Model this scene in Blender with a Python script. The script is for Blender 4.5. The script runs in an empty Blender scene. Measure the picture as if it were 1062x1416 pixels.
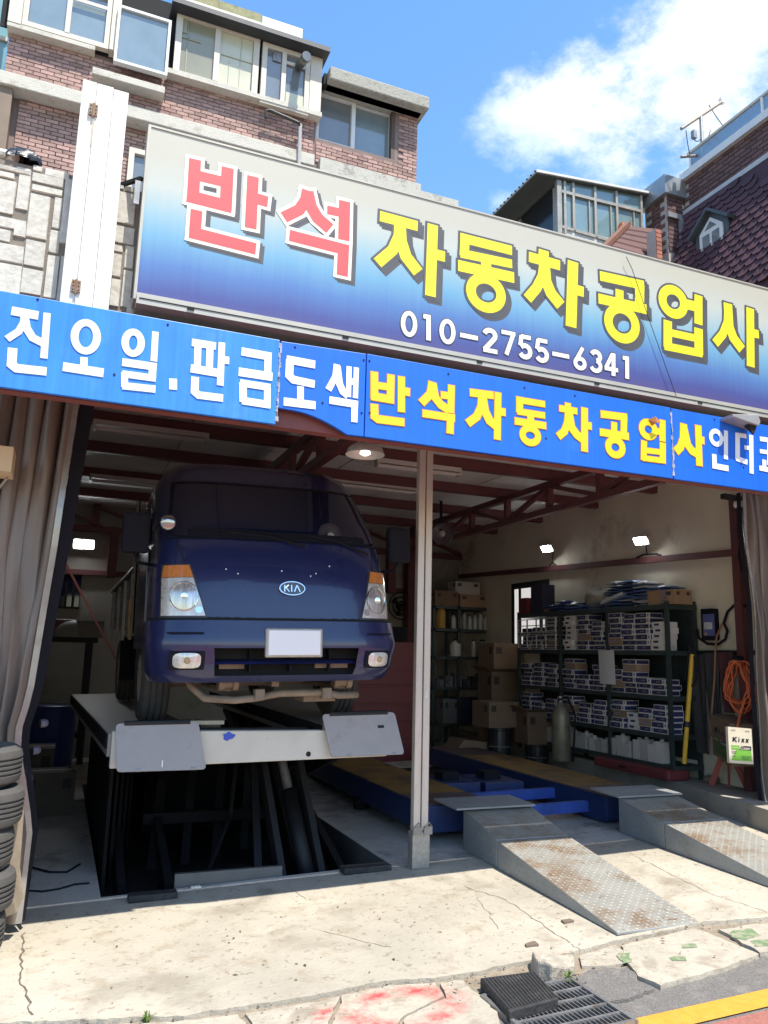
import bpy, math, random
from mathutils import Vector, Matrix
random.seed(11)
S=bpy.context.scene; COL=S.collection
R=math.radians
# ---------------- camera, sky, sun, exposure ----------------
cd=bpy.data.cameras.new('camera'); cam=bpy.data.objects.new('camera',cd); COL.objects.link(cam); S.camera=cam
cd.sensor_fit='HORIZONTAL'; cd.sensor_width=36; cd.lens=36.6102; cd.clip_start=.05; cd.clip_end=3000
M4=Matrix(((0.924902,-0.091078,-0.369136,-2.706646),(-0.379379,-0.157075,-0.911811,-5.790996),(0.025064,0.983378,-0.179832,1.600000),(0,0,0,1)))
_m3=M4.to_3x3(); _q=_m3.to_quaternion(); _q.normalize()
cam.location=M4.translation; cam.rotation_mode='QUATERNION'; cam.rotation_quaternion=_q
SUN=Vector((.15,-.44,1)).normalized()
W=bpy.data.worlds.new('World'); S.world=W; W.use_nodes=True
nt=W.node_tree; nt.nodes.clear()
def N(t,**k):
    n=nt.nodes.new(t)
    for a,b in k.items(): setattr(n,a,b)
    return n
sky=N('ShaderNodeTexSky',sky_type='NISHITA'); sky.sun_disc=False
sky.sun_elevation=math.asin(SUN.z); sky.sun_rotation=math.atan2(SUN.x,SUN.y); sky.altitude=50; sky.air_density=1.3; sky.dust_density=.6; sky.ozone_density=2.5
tc=N('ShaderNodeTexCoord'); sep=N('ShaderNodeSeparateXYZ'); nt.links.new(tc.outputs['Generated'],sep.inputs[0])
mx=N('ShaderNodeMath',operation='ADD'); mx.inputs[1].default_value=.25; nt.links.new(sep.outputs[2],mx.inputs[0])
dv=N('ShaderNodeVectorMath',operation='DIVIDE'); cmb=N('ShaderNodeCombineXYZ')
for i in range(3): nt.links.new(mx.outputs[0],cmb.inputs[i])
nt.links.new(tc.outputs['Generated'],dv.inputs[0]); nt.links.new(cmb.outputs[0],dv.inputs[1])
mp=N('ShaderNodeMapping'); mp.inputs['Location'].default_value=(2.3,.9,.4); nt.links.new(dv.outputs[0],mp.inputs[0])
n1=N('ShaderNodeTexNoise'); n1.inputs['Scale'].default_value=4.6; n1.inputs['Detail'].default_value=9; n1.inputs['Roughness'].default_value=.66; nt.links.new(mp.outputs[0],n1.inputs['Vector'])
# the bank of cumulus stands over the tiled house; elsewhere only wisps
def blob(d,lo,hi,mxv=1):
    vm=N('ShaderNodeVectorMath',operation='DOT_PRODUCT'); nrm=N('ShaderNodeVectorMath',operation='NORMALIZE')
    nt.links.new(tc.outputs['Generated'],nrm.inputs[0]); nt.links.new(nrm.outputs[0],vm.inputs[0]); vm.inputs[1].default_value=Vector(d).normalized()
    r=N('ShaderNodeMapRange',interpolation_type='SMOOTHSTEP'); r.inputs['From Min'].default_value=lo; r.inputs['From Max'].default_value=hi; r.inputs['To Max'].default_value=mxv
    nt.links.new(vm.outputs['Value'],r.inputs['Value']); return r.outputs[0]
b1=blob((0.773,0.631,0.773),.978,.9985); b2=blob((0.544,0.749,0.648),.991,.9997,1.12)
ad=N('ShaderNodeMath',operation='MAXIMUM'); nt.links.new(b1,ad.inputs[0]); nt.links.new(b2,ad.inputs[1])
ml=N('ShaderNodeMath',operation='MULTIPLY_ADD'); ml.inputs[1].default_value=.235; nt.links.new(ad.outputs[0],ml.inputs[0]); nt.links.new(n1.outputs['Fac'],ml.inputs[2])
cr=N('ShaderNodeMapRange',interpolation_type='SMOOTHSTEP'); cr.inputs['From Min'].default_value=.60; cr.inputs['From Max'].default_value=.86; nt.links.new(ml.outputs[0],cr.inputs['Value'])
n2=N('ShaderNodeTexNoise'); n2.inputs['Scale'].default_value=3.2; n2.inputs['Detail'].default_value=6; nt.links.new(mp.outputs[0],n2.inputs['Vector'])
cc=N('ShaderNodeValToRGB'); cc.color_ramp.elements[0].color=(2.6,3.2,4.1,1); cc.color_ramp.elements[0].position=.35; cc.color_ramp.elements[1].color=(3.9,4.05,4.15,1); cc.color_ramp.elements[1].position=.6
nt.links.new(n2.outputs['Fac'],cc.inputs[0])
mix=N('ShaderNodeMix',data_type='RGBA'); nt.links.new(cr.outputs[0],mix.inputs[0]); hsv=N('ShaderNodeHueSaturation'); hsv.inputs['Saturation'].default_value=1.2; hsv.inputs['Value'].default_value=.93; nt.links.new(sky.outputs[0],hsv.inputs['Color']); nt.links.new(hsv.outputs[0],mix.inputs[6]); nt.links.new(cc.outputs[0],mix.inputs[7])
bg=N('ShaderNodeBackground'); bg.inputs['Strength'].default_value=.15; nt.links.new(mix.outputs[2],bg.inputs[0])
wo=N('ShaderNodeOutputWorld'); nt.links.new(bg.outputs[0],wo.inputs[0])
sl=bpy.data.lights.new('sun','SUN'); sl.energy=3.5; sl.angle=R(.53); sl.color=(1,.955,.87); so=bpy.data.objects.new('sun',sl); COL.objects.link(so)
so.rotation_mode='QUATERNION'; so.rotation_quaternion=SUN.to_track_quat('Z','Y'); so.location=(0,-10,20)
vs=S.view_settings; vs.view_transform='Standard'; vs.look='None'; vs.gamma=1; vs.exposure=1.12; vs.use_curve_mapping=False
S.cycles.use_denoising=True; S.cycles.max_bounces=8; S.cycles.diffuse_bounces=5; S.cycles.sample_clamp_indirect=6
# ---------------- materials ----------------
MATS={}
def mat(name,col=(.5,.5,.5),rough=.6,metal=0,var=.12,scale=5,bump=0,bsc=60,rand=0,island=0,dirt=None,dsc=3,damt=.5,streak=0,trans=0,emit=None,estr=0,spec=.5,coat=0,stretch=(1,1,1),hue=0,fleck=None,fsc=20,famt=.6,stain=None,ssc=1.4,samt=.5):
    if name in MATS: return MATS[name]
    m=bpy.data.materials.new(name); m.use_nodes=True; MATS[name]=m
    t=m.node_tree; p=t.nodes['Principled BSDF']; L=t.links.new
    def n(ty,**k):
        x=t.nodes.new(ty)
        for a,b in k.items(): setattr(x,a,b)
        return x
    p.inputs['Roughness'].default_value=rough; p.inputs['Metallic'].default_value=metal; p.inputs['Specular IOR Level'].default_value=spec
    if coat: p.inputs['Coat Weight'].default_value=coat; p.inputs['Coat Roughness'].default_value=.06
    if trans: p.inputs['Transmission Weight'].default_value=trans
    c=(*col,1); out=None
    tcn=n('ShaderNodeTexCoord'); mpn=n('ShaderNodeMapping'); mpn.inputs['Scale'].default_value=stretch; L(tcn.outputs['Object'],mpn.inputs[0]); vec=mpn.outputs[0]
    cur=n('ShaderNodeRGB'); cur.outputs[0].default_value=c; out=cur.outputs[0]
    def scaleby(out,fac,lo,hi):
        r=n('ShaderNodeMapRange'); r.inputs['From Min'].default_value=.25; r.inputs['From Max'].default_value=.75; r.inputs['To Min'].default_value=lo; r.inputs['To Max'].default_value=hi; L(fac,r.inputs['Value'])
        v=n('ShaderNodeVectorMath',operation='SCALE'); L(out,v.inputs[0]); L(r.outputs[0],v.inputs['Scale']); return v.outputs[0]
    if var:
        nz=n('ShaderNodeTexNoise'); nz.inputs['Scale'].default_value=scale; nz.inputs['Detail'].default_value=7; nz.inputs['Roughness'].default_value=.65; L(vec,nz.inputs['Vector'])
        out=scaleby(out,nz.outputs['Fac'],1-var,1+var)
        rr=n('ShaderNodeMapRange'); rr.inputs['To Min'].default_value=max(.02,rough-.12); rr.inputs['To Max'].default_value=min(1,rough+.12); L(nz.outputs['Fac'],rr.inputs['Value']); L(rr.outputs[0],p.inputs['Roughness'])
    if rand:
        oi=n('ShaderNodeObjectInfo'); r=n('ShaderNodeMapRange'); r.inputs['To Min'].default_value=1-rand; r.inputs['To Max'].default_value=1+rand; L(oi.outputs['Random'],r.inputs['Value'])
        v=n('ShaderNodeVectorMath',operation='SCALE'); L(out,v.inputs[0]); L(r.outputs[0],v.inputs['Scale']); out=v.outputs[0]
        if hue:
            hs=n('ShaderNodeHueSaturation'); r2=n('ShaderNodeMapRange'); r2.inputs['To Min'].default_value=.5-hue; r2.inputs['To Max'].default_value=.5+hue; wn=n('ShaderNodeMath',operation='FRACT'); mm=n('ShaderNodeMath',operation='MULTIPLY'); mm.inputs[1].default_value=7.31
            L(oi.outputs['Random'],mm.inputs[0]); L(mm.outputs[0],wn.inputs[0]); L(wn.outputs[0],r2.inputs['Value']); L(r2.outputs[0],hs.inputs['Hue']); L(out,hs.inputs['Color']); out=hs.outputs[0]
    if island:
        g=n('ShaderNodeNewGeometry'); r=n('ShaderNodeMapRange'); r.inputs['To Min'].default_value=1-island; r.inputs['To Max'].default_value=1+island; L(g.outputs['Random Per Island'],r.inputs['Value'])
        v=n('ShaderNodeVectorMath',operation='SCALE'); L(out,v.inputs[0]); L(r.outputs[0],v.inputs['Scale']); out=v.outputs[0]
    if dirt:
        nz=n('ShaderNodeTexNoise'); nz.inputs['Scale'].default_value=dsc; nz.inputs['Detail'].default_value=9; nz.inputs['Roughness'].default_value=.72
        L(tcn.outputs['Object'],nz.inputs['Vector'])
        r=n('ShaderNodeMapRange',interpolation_type='SMOOTHSTEP'); r.inputs['From Min'].default_value=.62-damt*.3; r.inputs['From Max'].default_value=.80-damt*.25; r.inputs['To Max'].default_value=min(1,damt+.25); L(nz.outputs['Fac'],r.inputs['Value'])
        mxn=n('ShaderNodeMix',data_type='RGBA'); L(r.outputs[0],mxn.inputs[0]); L(out,mxn.inputs[6]); mxn.inputs[7].default_value=(*dirt,1); out=mxn.outputs[2]
    if stain:
        nf=n('ShaderNodeTexNoise'); nf.inputs['Scale'].default_value=ssc; nf.inputs['Detail'].default_value=4; nf.inputs['Roughness'].default_value=.55; nf.inputs['Distortion'].default_value=.4; L(tcn.outputs['Object'],nf.inputs['Vector'])
        r=n('ShaderNodeMapRange',interpolation_type='SMOOTHSTEP'); r.inputs['From Min'].default_value=.54; r.inputs['From Max'].default_value=.72; r.inputs['To Max'].default_value=samt; L(nf.outputs['Fac'],r.inputs['Value'])
        mxn=n('ShaderNodeMix',data_type='RGBA'); L(r.outputs[0],mxn.inputs[0]); L(out,mxn.inputs[6]); mxn.inputs[7].default_value=(*stain,1); out=mxn.outputs[2]
    if fleck:
        nf=n('ShaderNodeTexNoise'); nf.inputs['Scale'].default_value=fsc; nf.inputs['Detail'].default_value=5; nf.inputs['Roughness'].default_value=.7; L(tcn.outputs['Object'],nf.inputs['Vector'])
        r=n('ShaderNodeMapRange',interpolation_type='SMOOTHSTEP'); r.inputs['From Min'].default_value=.57; r.inputs['From Max'].default_value=.68; r.inputs['To Max'].default_value=famt; L(nf.outputs['Fac'],r.inputs['Value'])
        mxn=n('ShaderNodeMix',data_type='RGBA'); L(r.outputs[0],mxn.inputs[0]); L(out,mxn.inputs[6]); mxn.inputs[7].default_value=(*fleck,1); out=mxn.outputs[2]
    if streak:
        ms=n('ShaderNodeMapping'); ms.inputs['Scale'].default_value=(26,26,1.1); L(tcn.outputs['Object'],ms.inputs[0])
        nz=n('ShaderNodeTexNoise'); nz.inputs['Scale'].default_value=1; nz.inputs['Detail'].default_value=5; L(ms.outputs[0],nz.inputs['Vector'])
        out=scaleby(out,nz.outputs['Fac'],1-streak,1+streak)
    L(out,p.inputs['Base Color'])
    if bump:
        nb=n('ShaderNodeTexNoise'); nb.inputs['Scale'].default_value=bsc; nb.inputs['Detail'].default_value=6; L(vec,nb.inputs['Vector'])
        b=n('ShaderNodeBump'); b.inputs['Strength'].default_value=bump; b.inputs['Distance'].default_value=.01; L(nb.outputs['Fac'],b.inputs['Height']); L(b.outputs[0],p.inputs['Normal'])
    if emit: p.inputs['Emission Color'].default_value=(*emit,1); p.inputs['Emission Strength'].default_value=estr
    return m
# ---------------- mesh building ----------------
def origin(o):
    v=Vector((0,0,0))
    while o is not None: v+=Vector(o.location); o=o.parent
    return v
class MB:
    def __init__(s): s.v=[];s.f=[];s.mi=[];s.cur=0
    def face(s,*pts):
        b=len(s.v); s.v+= [tuple(p) for p in pts]; s.f.append(tuple(range(b,b+len(pts)))); s.mi.append(s.cur); return s
    def add(s,vs,fs):
        b=len(s.v); s.v+=[tuple(p) for p in vs]
        for f in fs: s.f.append(tuple(b+i for i in f)); s.mi.append(s.cur)
        return s
    def box(s,x0,x1,y0,y1,z0,z1):
        if x0>x1:x0,x1=x1,x0
        if y0>y1:y0,y1=y1,y0
        if z0>z1:z0,z1=z1,z0
        return s.add([(x,y,z) for z in(z0,z1) for y in(y0,y1) for x in(x0,x1)],[(0,2,3,1),(4,5,7,6),(0,1,5,4),(2,6,7,3),(0,4,6,2),(1,3,7,5)])
    def obox(s,c,ax,ay,az):
        c=Vector(c);ax,ay,az=Vector(ax),Vector(ay),Vector(az)
        return s.add([c+i*ax+j*ay+k*az for k in(-1,1) for j in(-1,1) for i in(-1,1)],[(0,2,3,1),(4,5,7,6),(0,1,5,4),(2,6,7,3),(0,4,6,2),(1,3,7,5)])
    def bar(s,p,q,w,h,up=(0,0,1)):
        p,q=Vector(p),Vector(q); d=(q-p); l=d.length; d.normalize(); u=Vector(up); sx=d.cross(u)
        if sx.length<1e-4: sx=d.cross(Vector((1,0,0)))
        sx.normalize(); uu=sx.cross(d)
        return s.obox((p+q)/2,sx*w/2,d*l/2,uu*h/2)
    def tube(s,pts,r,n=8,closed=False,cap=True):
        pts=[Vector(p) for p in pts]; k=len(pts); rr=r if isinstance(r,(list,tuple)) else [r]*k
        rings=[];prev=None
        for i in range(k):
            a=pts[(i-1)%k] if (closed or i>0) else pts[i]; b=pts[(i+1)%k] if (closed or i<k-1) else pts[i]
            d=(b-a); d=d.normalized() if d.length>1e-9 else Vector((0,0,1))
            if prev is None:
                x=d.cross(Vector((0,0,1)))
                if x.length<1e-3: x=d.cross(Vector((1,0,0)))
            else: x=prev-d*prev.dot(d)
            x.normalize(); prev=x; y=d.cross(x)
            rings.append([pts[i]+x*rr[i]*math.cos(2*math.pi*j/n)+y*rr[i]*math.sin(2*math.pi*j/n) for j in range(n)])
        vs=[v for g in rings for v in g]; fs=[]
        for i in range(k if closed else k-1):
            a=i*n;b=((i+1)%k)*n
            for j in range(n): fs.append((a+j,a+(j+1)%n,b+(j+1)%n,b+j))
        if cap and not closed: fs.append(tuple(range(n))[::-1]); fs.append(tuple((k-1)*n+j for j in range(n)))
        return s.add(vs,fs)
    def lathe(s,c,axis,prof,n=20,cap=True):
        c=Vector(c);d=Vector(axis).normalized();x=d.cross(Vector((0,0,1)))
        if x.length<1e-3:x=Vector((1,0,0))
        x.normalize();y=d.cross(x); k=len(prof)
        vs=[c+d*h+(x*math.cos(2*math.pi*j/n)+y*math.sin(2*math.pi*j/n))*r for r,h in prof for j in range(n)]
        fs=[(i*n+j,i*n+(j+1)%n,(i+1)*n+(j+1)%n,(i+1)*n+j) for i in range(k-1) for j in range(n)]
        if cap: fs.append(tuple(range(n))[::-1]); fs.append(tuple((k-1)*n+j for j in range(n)))
        return s.add(vs,fs)
    def prism(s,poly,fn,d0,d1):
        k=len(poly); a=[fn(p[0],p[1],d0) for p in poly]; b=[fn(p[0],p[1],d1) for p in poly]
        return s.add(a+b,[tuple(range(k))[::-1],tuple(range(k,2*k))]+[(i,(i+1)%k,k+(i+1)%k,k+i) for i in range(k)])
    def grid(s,fn,nu,nv,skip=None):
        vs=[fn(i/nu,j/nv) for j in range(nv+1) for i in range(nu+1)]
        fs=[(j*(nu+1)+i,j*(nu+1)+i+1,(j+1)*(nu+1)+i+1,(j+1)*(nu+1)+i) for j in range(nv) for i in range(nu) if not(skip and skip((i+.5)/nu,(j+.5)/nv))]
        return s.add(vs,fs)
    def build(s,name,m,parent=None,smooth=False,bevel=0,solid=0,kind=None,label=None):
        o0=origin(parent) if parent is not None else Vector((0,0,0))
        loc=Vector((0,0,0))
        if parent is None and s.v:
            xs=[v[0] for v in s.v];ys=[v[1] for v in s.v];zs=[v[2] for v in s.v]
            loc=Vector(((min(xs)+max(xs))/2,(min(ys)+max(ys))/2,min(zs))); o0=loc
        me=bpy.data.meshes.new(name); me.from_pydata([tuple(Vector(v)-o0) for v in s.v],[],s.f)
        for x in (m if isinstance(m,(list,tuple)) else [m]): me.materials.append(x)
        me.polygons.foreach_set('material_index',s.mi)
        if smooth: me.polygons.foreach_set('use_smooth',[True]*len(me.polygons))
        me.validate(); me.update()
        o=bpy.data.objects.new(name,me); COL.objects.link(o); o.location=loc if parent is None else (0,0,0)
        if parent is not None: o.parent=parent
        if bevel:
            b=o.modifiers.new('bevel','BEVEL'); b.width=bevel; b.segments=2; b.limit_method='ANGLE'; b.angle_limit=R(40)
        if solid:
            b=o.modifiers.new('solid','SOLIDIFY'); b.thickness=solid; b.offset=0
        if smooth=='auto' or (smooth and bevel): pass
        if kind: o['kind']=kind
        if label: o['label']=label
        return o
def tag(o,label=None,cat=None,group=None,kind=None):
    if label:o['label']=label
    if cat:o['category']=cat
    if group:o['group']=group
    if kind:o['kind']=kind
    return o
def E(name,loc,label,cat,group=None):
    o=bpy.data.objects.new(name,None); COL.objects.link(o); o.location=loc; o.empty_display_size=.1
    return tag(o,label,cat,group)
def one(name,mb,m,label,cat,group=None,**k): return tag(mb.build(name,m,**k),label,cat,group)
def copy_tree(o,loc=None,parent=None):
    c=o.copy(); COL.objects.link(c)
    if parent is not None:c.parent=parent
    if loc is not None:c.location=loc
    for ch in list(o.children): copy_tree(ch,None,c)
    return c
def B(*a): return MB().box(*a)
def gz(x,y=0): return .03*max(-6,min(8,x))
def rot2(x,y,a): return x*math.cos(a)-y*math.sin(a), x*math.sin(a)+y*math.cos(a)
# ---------------- ground ----------------
PIT=(-2.29,-.16,.19,5.0)
m_conc=mat('apron_concrete',(.395,.352,.278),.85,var=.24,scale=.9,bump=.55,bsc=45,dirt=(.27,.205,.135),dsc=5.5,damt=.40,fleck=(.17,.13,.09),fsc=20,famt=.7,stain=(.20,.165,.12),ssc=2.1,samt=.55)
m_floor=mat('garage_floor',(.22,.21,.195),.8,var=.22,scale=1.5,bump=.3,bsc=30,dirt=(.05,.045,.04),dsc=2.2,damt=.45)
m_asph=mat('asphalt',(.17,.155,.14),.95,var=.4,scale=70,bump=1.0,bsc=140,dirt=(.26,.235,.20),dsc=9,damt=.45)
m_slab=mat('sidewalk_slab',(.40,.355,.28),.88,var=.22,scale=2,bump=.7,bsc=30,dirt=(.24,.185,.13),dsc=6,damt=.45,fleck=(.16,.125,.09),fsc=30,famt=.5,stain=(.21,.17,.125),ssc=4,samt=.6)
m_red=mat('red_paint_worn',(.50,.13,.11),.8,var=.25,scale=8,bump=.4,dirt=(.46,.38,.30),dsc=5,damt=.55)
m_green=mat('green_paint',(.14,.21,.10),.8,var=.25,scale=12,dirt=(.38,.33,.24),dsc=22,damt=.62)
m_yel=mat('yellow_road_paint',(.56,.28,.03),.8,var=.15,scale=20,bump=.4,bsc=120,dirt=(.45,.30,.08),dsc=14,damt=.35)
m_redroad=mat('red_road_surface',(.33,.125,.095),.9,var=.25,scale=60,bump=.7,bsc=140,dirt=(.27,.15,.12),dsc=5,damt=.4)
g=MB()
for x0,x1 in((-60,-6),(-6,8),(8,60)):
    for y0,y1 in((-60,-2.62+.0),(-2.62,-1.2)):
        g.face((x0,y0,gz(x0)-.03),(x1,y0,gz(x1)-.03),(x1,y1,gz(x1)-.03),(x0,y1,gz(x0)-.03))
for x0,x1 in((-60,-6),(-6,-5),(5,8),(8,60)): g.face((x0,-1.2,gz(x0)-.03),(x1,-1.2,gz(x1)-.03),(x1,60,gz(x1)-.03),(x0,60,gz(x0)-.03))
g.face((-5,9,gz(-5)-.03),(5,9,gz(5)-.03),(5,60,gz(5)-.03),(-5,60,gz(-5)-.03))
tag(g.build('road',m_asph),kind='structure')
def strip(name,y0,y1,m,dz,x0=-6,x1=8):
    b=MB(); b.face((x0,y0,gz(x0)+dz),(x1,y0,gz(x1)+dz),(x1,y1,gz(x1)+dz),(x0,y1,gz(x0)+dz)); return tag(b.build(name,m),kind='structure')
strip('road_marking',-2.715,-2.570,m_yel,-.022); strip('red_road',-9,-2.735,m_redroad,-.026)
m_soil=mat('packed_dirt',(.26,.21,.15),.95,var=.3,scale=12,bump=.8,bsc=60,dirt=(.15,.12,.09),dsc=8,damt=.4)
b=MB(); b.face(*[(x,y,gz(x)-.024) for x,y in ((-5,-2.6),(-.72,-2.43),(-.66,-2.05),(-.05,-2.05),(.2,-2.12),(.5,-2.2),(1.3,-2.08),(4,-2.1),(4,-1.7),(-5,-1.7))]); tag(b.build('dirt_ground',m_soil),kind='structure')
# apron slab: one concrete sheet with a ragged front edge, a hole for the pit
edge=[(-5,-2.0)]+[(p[0],p[1]) for p in [(-2.799,-1.536,-0.084),(-2.019,-1.786,-0.061),(-1.899,-1.781,-0.057),(-1.784,-1.797,-0.054),(-1.577,-1.809,-0.047),(-1.391,-1.818,-0.042),(-1.185,-1.798,-0.036),(-0.988,-1.796,-0.030),(-0.772,-1.858,-0.023),(-0.556,-1.870,-0.017),(-0.286,-1.850,-0.009),(-0.093,-1.856,-0.003),(0.112,-1.842,0.003),(0.444,-1.793,0.013),(0.736,-1.790,0.022),(1.085,-1.749,0.033),(1.552,-1.847,0.047)]]+[(2.4,-1.95),(5,-2.1)]
random.seed(3); fine=[]
for (a,b) in zip(edge,edge[1:]):
    n=max(1,int(math.hypot(b[0]-a[0],b[1]-a[1])/.035))
    for i in range(n):
        t=i/n; fine.append((a[0]+(b[0]-a[0])*t,a[1]+(b[1]-a[1])*t+random.uniform(-.009,.009)))
fine.append(edge[-1])
def sheet(name,poly,m,top,th,kind='structure',parent=None):
    b=MB(); b.prism(poly,lambda x,y,d:(x,y,gz(x)+d),top-th,top); o=b.build(name,m,parent)
    if kind and parent is None:o['kind']=kind
    return o
sheet('pavement',[(x,y) for x,y in fine]+[(5,.1),(-5,.1)],m_conc,0,.06)
fl=MB()
def fq(x0,x1,y0,y1,dz=0): fl.face((x0,y0,gz(x0)+dz),(x1,y0,gz(x1)+dz),(x1,y1,gz(x1)+dz),(x0,y1,gz(x0)+dz))
x0,x1,y0,y1=PIT
fq(-5,x0,.1,9);fq(x1,5,.1,9);fq(x0,x1,.1,y0);fq(x0,x1,y1,9)
PD=-.34
for a,b in(((x0,y0),(x1,y0)),((x1,y0),(x1,y1)),((x1,y1),(x0,y1)),((x0,y1),(x0,y0))):
    fl.face((a[0],a[1],PD),(b[0],b[1],PD),(b[0],b[1],gz(b[0])),(a[0],a[1],gz(a[0])))
fl.face((x0,y0,PD),(x1,y0,PD),(x1,y1,PD),(x0,y1,PD))
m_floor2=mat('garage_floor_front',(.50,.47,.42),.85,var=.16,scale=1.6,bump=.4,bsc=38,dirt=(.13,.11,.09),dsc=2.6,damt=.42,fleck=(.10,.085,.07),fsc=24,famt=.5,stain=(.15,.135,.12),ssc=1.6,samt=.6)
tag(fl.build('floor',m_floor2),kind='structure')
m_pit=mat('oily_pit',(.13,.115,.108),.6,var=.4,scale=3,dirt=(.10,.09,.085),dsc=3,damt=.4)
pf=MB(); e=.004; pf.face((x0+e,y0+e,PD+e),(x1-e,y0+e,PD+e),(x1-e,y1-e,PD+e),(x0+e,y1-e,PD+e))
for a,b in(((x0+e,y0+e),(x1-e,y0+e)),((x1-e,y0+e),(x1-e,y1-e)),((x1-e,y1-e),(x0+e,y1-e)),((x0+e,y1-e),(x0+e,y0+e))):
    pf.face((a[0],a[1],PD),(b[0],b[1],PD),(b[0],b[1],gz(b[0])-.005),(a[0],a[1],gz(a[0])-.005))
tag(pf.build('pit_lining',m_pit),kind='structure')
# broken pavement strip between the slab and the road: each broken slab is its own piece
pav=E('broken_pavement',(0,-2.1,0),'cracked strip of broken concrete slabs with worn red and green paint along the road','pavement')
def rag(poly,step=.04,j=.008):
    out=[]
    for a,b in zip(poly,poly[1:]+poly[:1]):
        n=max(1,int(math.hypot(b[0]-a[0],b[1]-a[1])/step))
        for i in range(n):
            t=i/n; out.append((a[0]+(b[0]-a[0])*t+random.uniform(-j,j),a[1]+(b[1]-a[1])*t+random.uniform(-j,j)))
    return out
def xy(l): return [(p[0],p[1]) for p in l]
PIECES=[
 ([(-2.972,-1.544,-0.089),(-2.069,-1.818,-0.062),(-1.877,-1.845,-0.056),(-1.779,-1.855,-0.053),(-1.763,-2.153,-0.053),(-1.984,-2.427,-0.060),(-3.024,-1.994,-0.091)],m_slab,-.006),
 ([(-1.744,-1.853,-0.052),(-1.403,-1.856,-0.042),(-1.279,-1.848,-0.038),(-1.518,-2.255,-0.046),(-1.642,-2.456,-0.049),(-1.735,-2.231,-0.052)],m_slab,-.012),
 ([(-1.260,-1.847,-0.038),(-1.005,-1.836,-0.030),(-0.781,-1.892,-0.023),(-0.818,-2.049,-0.025),(-1.065,-2.153,-0.032),(-1.409,-2.493,-0.042),(-1.523,-2.320,-0.046)],m_slab,-.009),
 ([(-0.761,-1.901,-0.023),(-0.636,-1.915,-0.019),(-0.649,-2.120,-0.019),(-0.662,-2.321,-0.020),(-0.780,-2.563,-0.023),(-1.102,-2.794,-0.033),(-1.401,-2.556,-0.042),(-1.055,-2.173,-0.032),(-0.806,-2.063,-0.024)],m_slab,-.010),
 ([(-0.557,-1.948,-0.017),(-0.368,-1.969,-0.011),(-0.328,-2.044,-0.010),(-0.350,-2.091,-0.010),(-0.566,-2.075,-0.017)],m_slab,-.012),
 ([(0.095,-1.891,0.003),(0.396,-1.833,0.012),(0.358,-1.979,0.011),(0.250,-2.075,0.008),(0.033,-2.015,0.001)],m_slab,-.008),
 ([(0.412,-1.852,0.012),(0.996,-1.807,0.030),(1.017,-1.946,0.031),(1.027,-2.259,0.031),(0.617,-2.331,0.019),(0.244,-2.359,0.007),(0.221,-2.225,0.007),(0.304,-2.033,0.009)],m_slab,-.006),
 ([(1.118,-1.885,0.034),(1.562,-1.908,0.047),(1.671,-2.195,0.050),(1.105,-2.247,0.033),(1.052,-2.236,0.032)],m_slab,-.005),
 ([(1.583,-1.917,0.047),(2.622,-2.209,0.079),(2.142,-2.517,0.064),(1.689,-2.228,0.051)],m_slab,-.006),
]
for poly,m,top in PIECES:
    b=MB(); b.prism(rag(xy(poly)),lambda x,y,d:(x,y,gz(x)+d),top-.05,top); b.build('slab_piece',m,pav)
b=MB(); b.prism(rag(xy([(-0.070,-2.093,-0.002),(0.041,-2.060,0.001),(0.260,-2.110,0.008),(0.198,-2.264,0.006),(0.203,-2.369,0.006),(-0.021,-2.408,-0.001),(-0.118,-2.402,-0.004),(-0.141,-2.216,-0.004)]),.03,.012),lambda x,y,d:(x,y,gz(x)+d),-.06,-.012); b.build('asphalt_patch',m_asph,pav)
def paint(name,poly,m,dz):
    b=MB(); q=rag(xy(poly),.03,.012); b.face(*[(x,y,gz(x)+dz) for x,y in q]); return b.build(name,m,pav)
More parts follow.
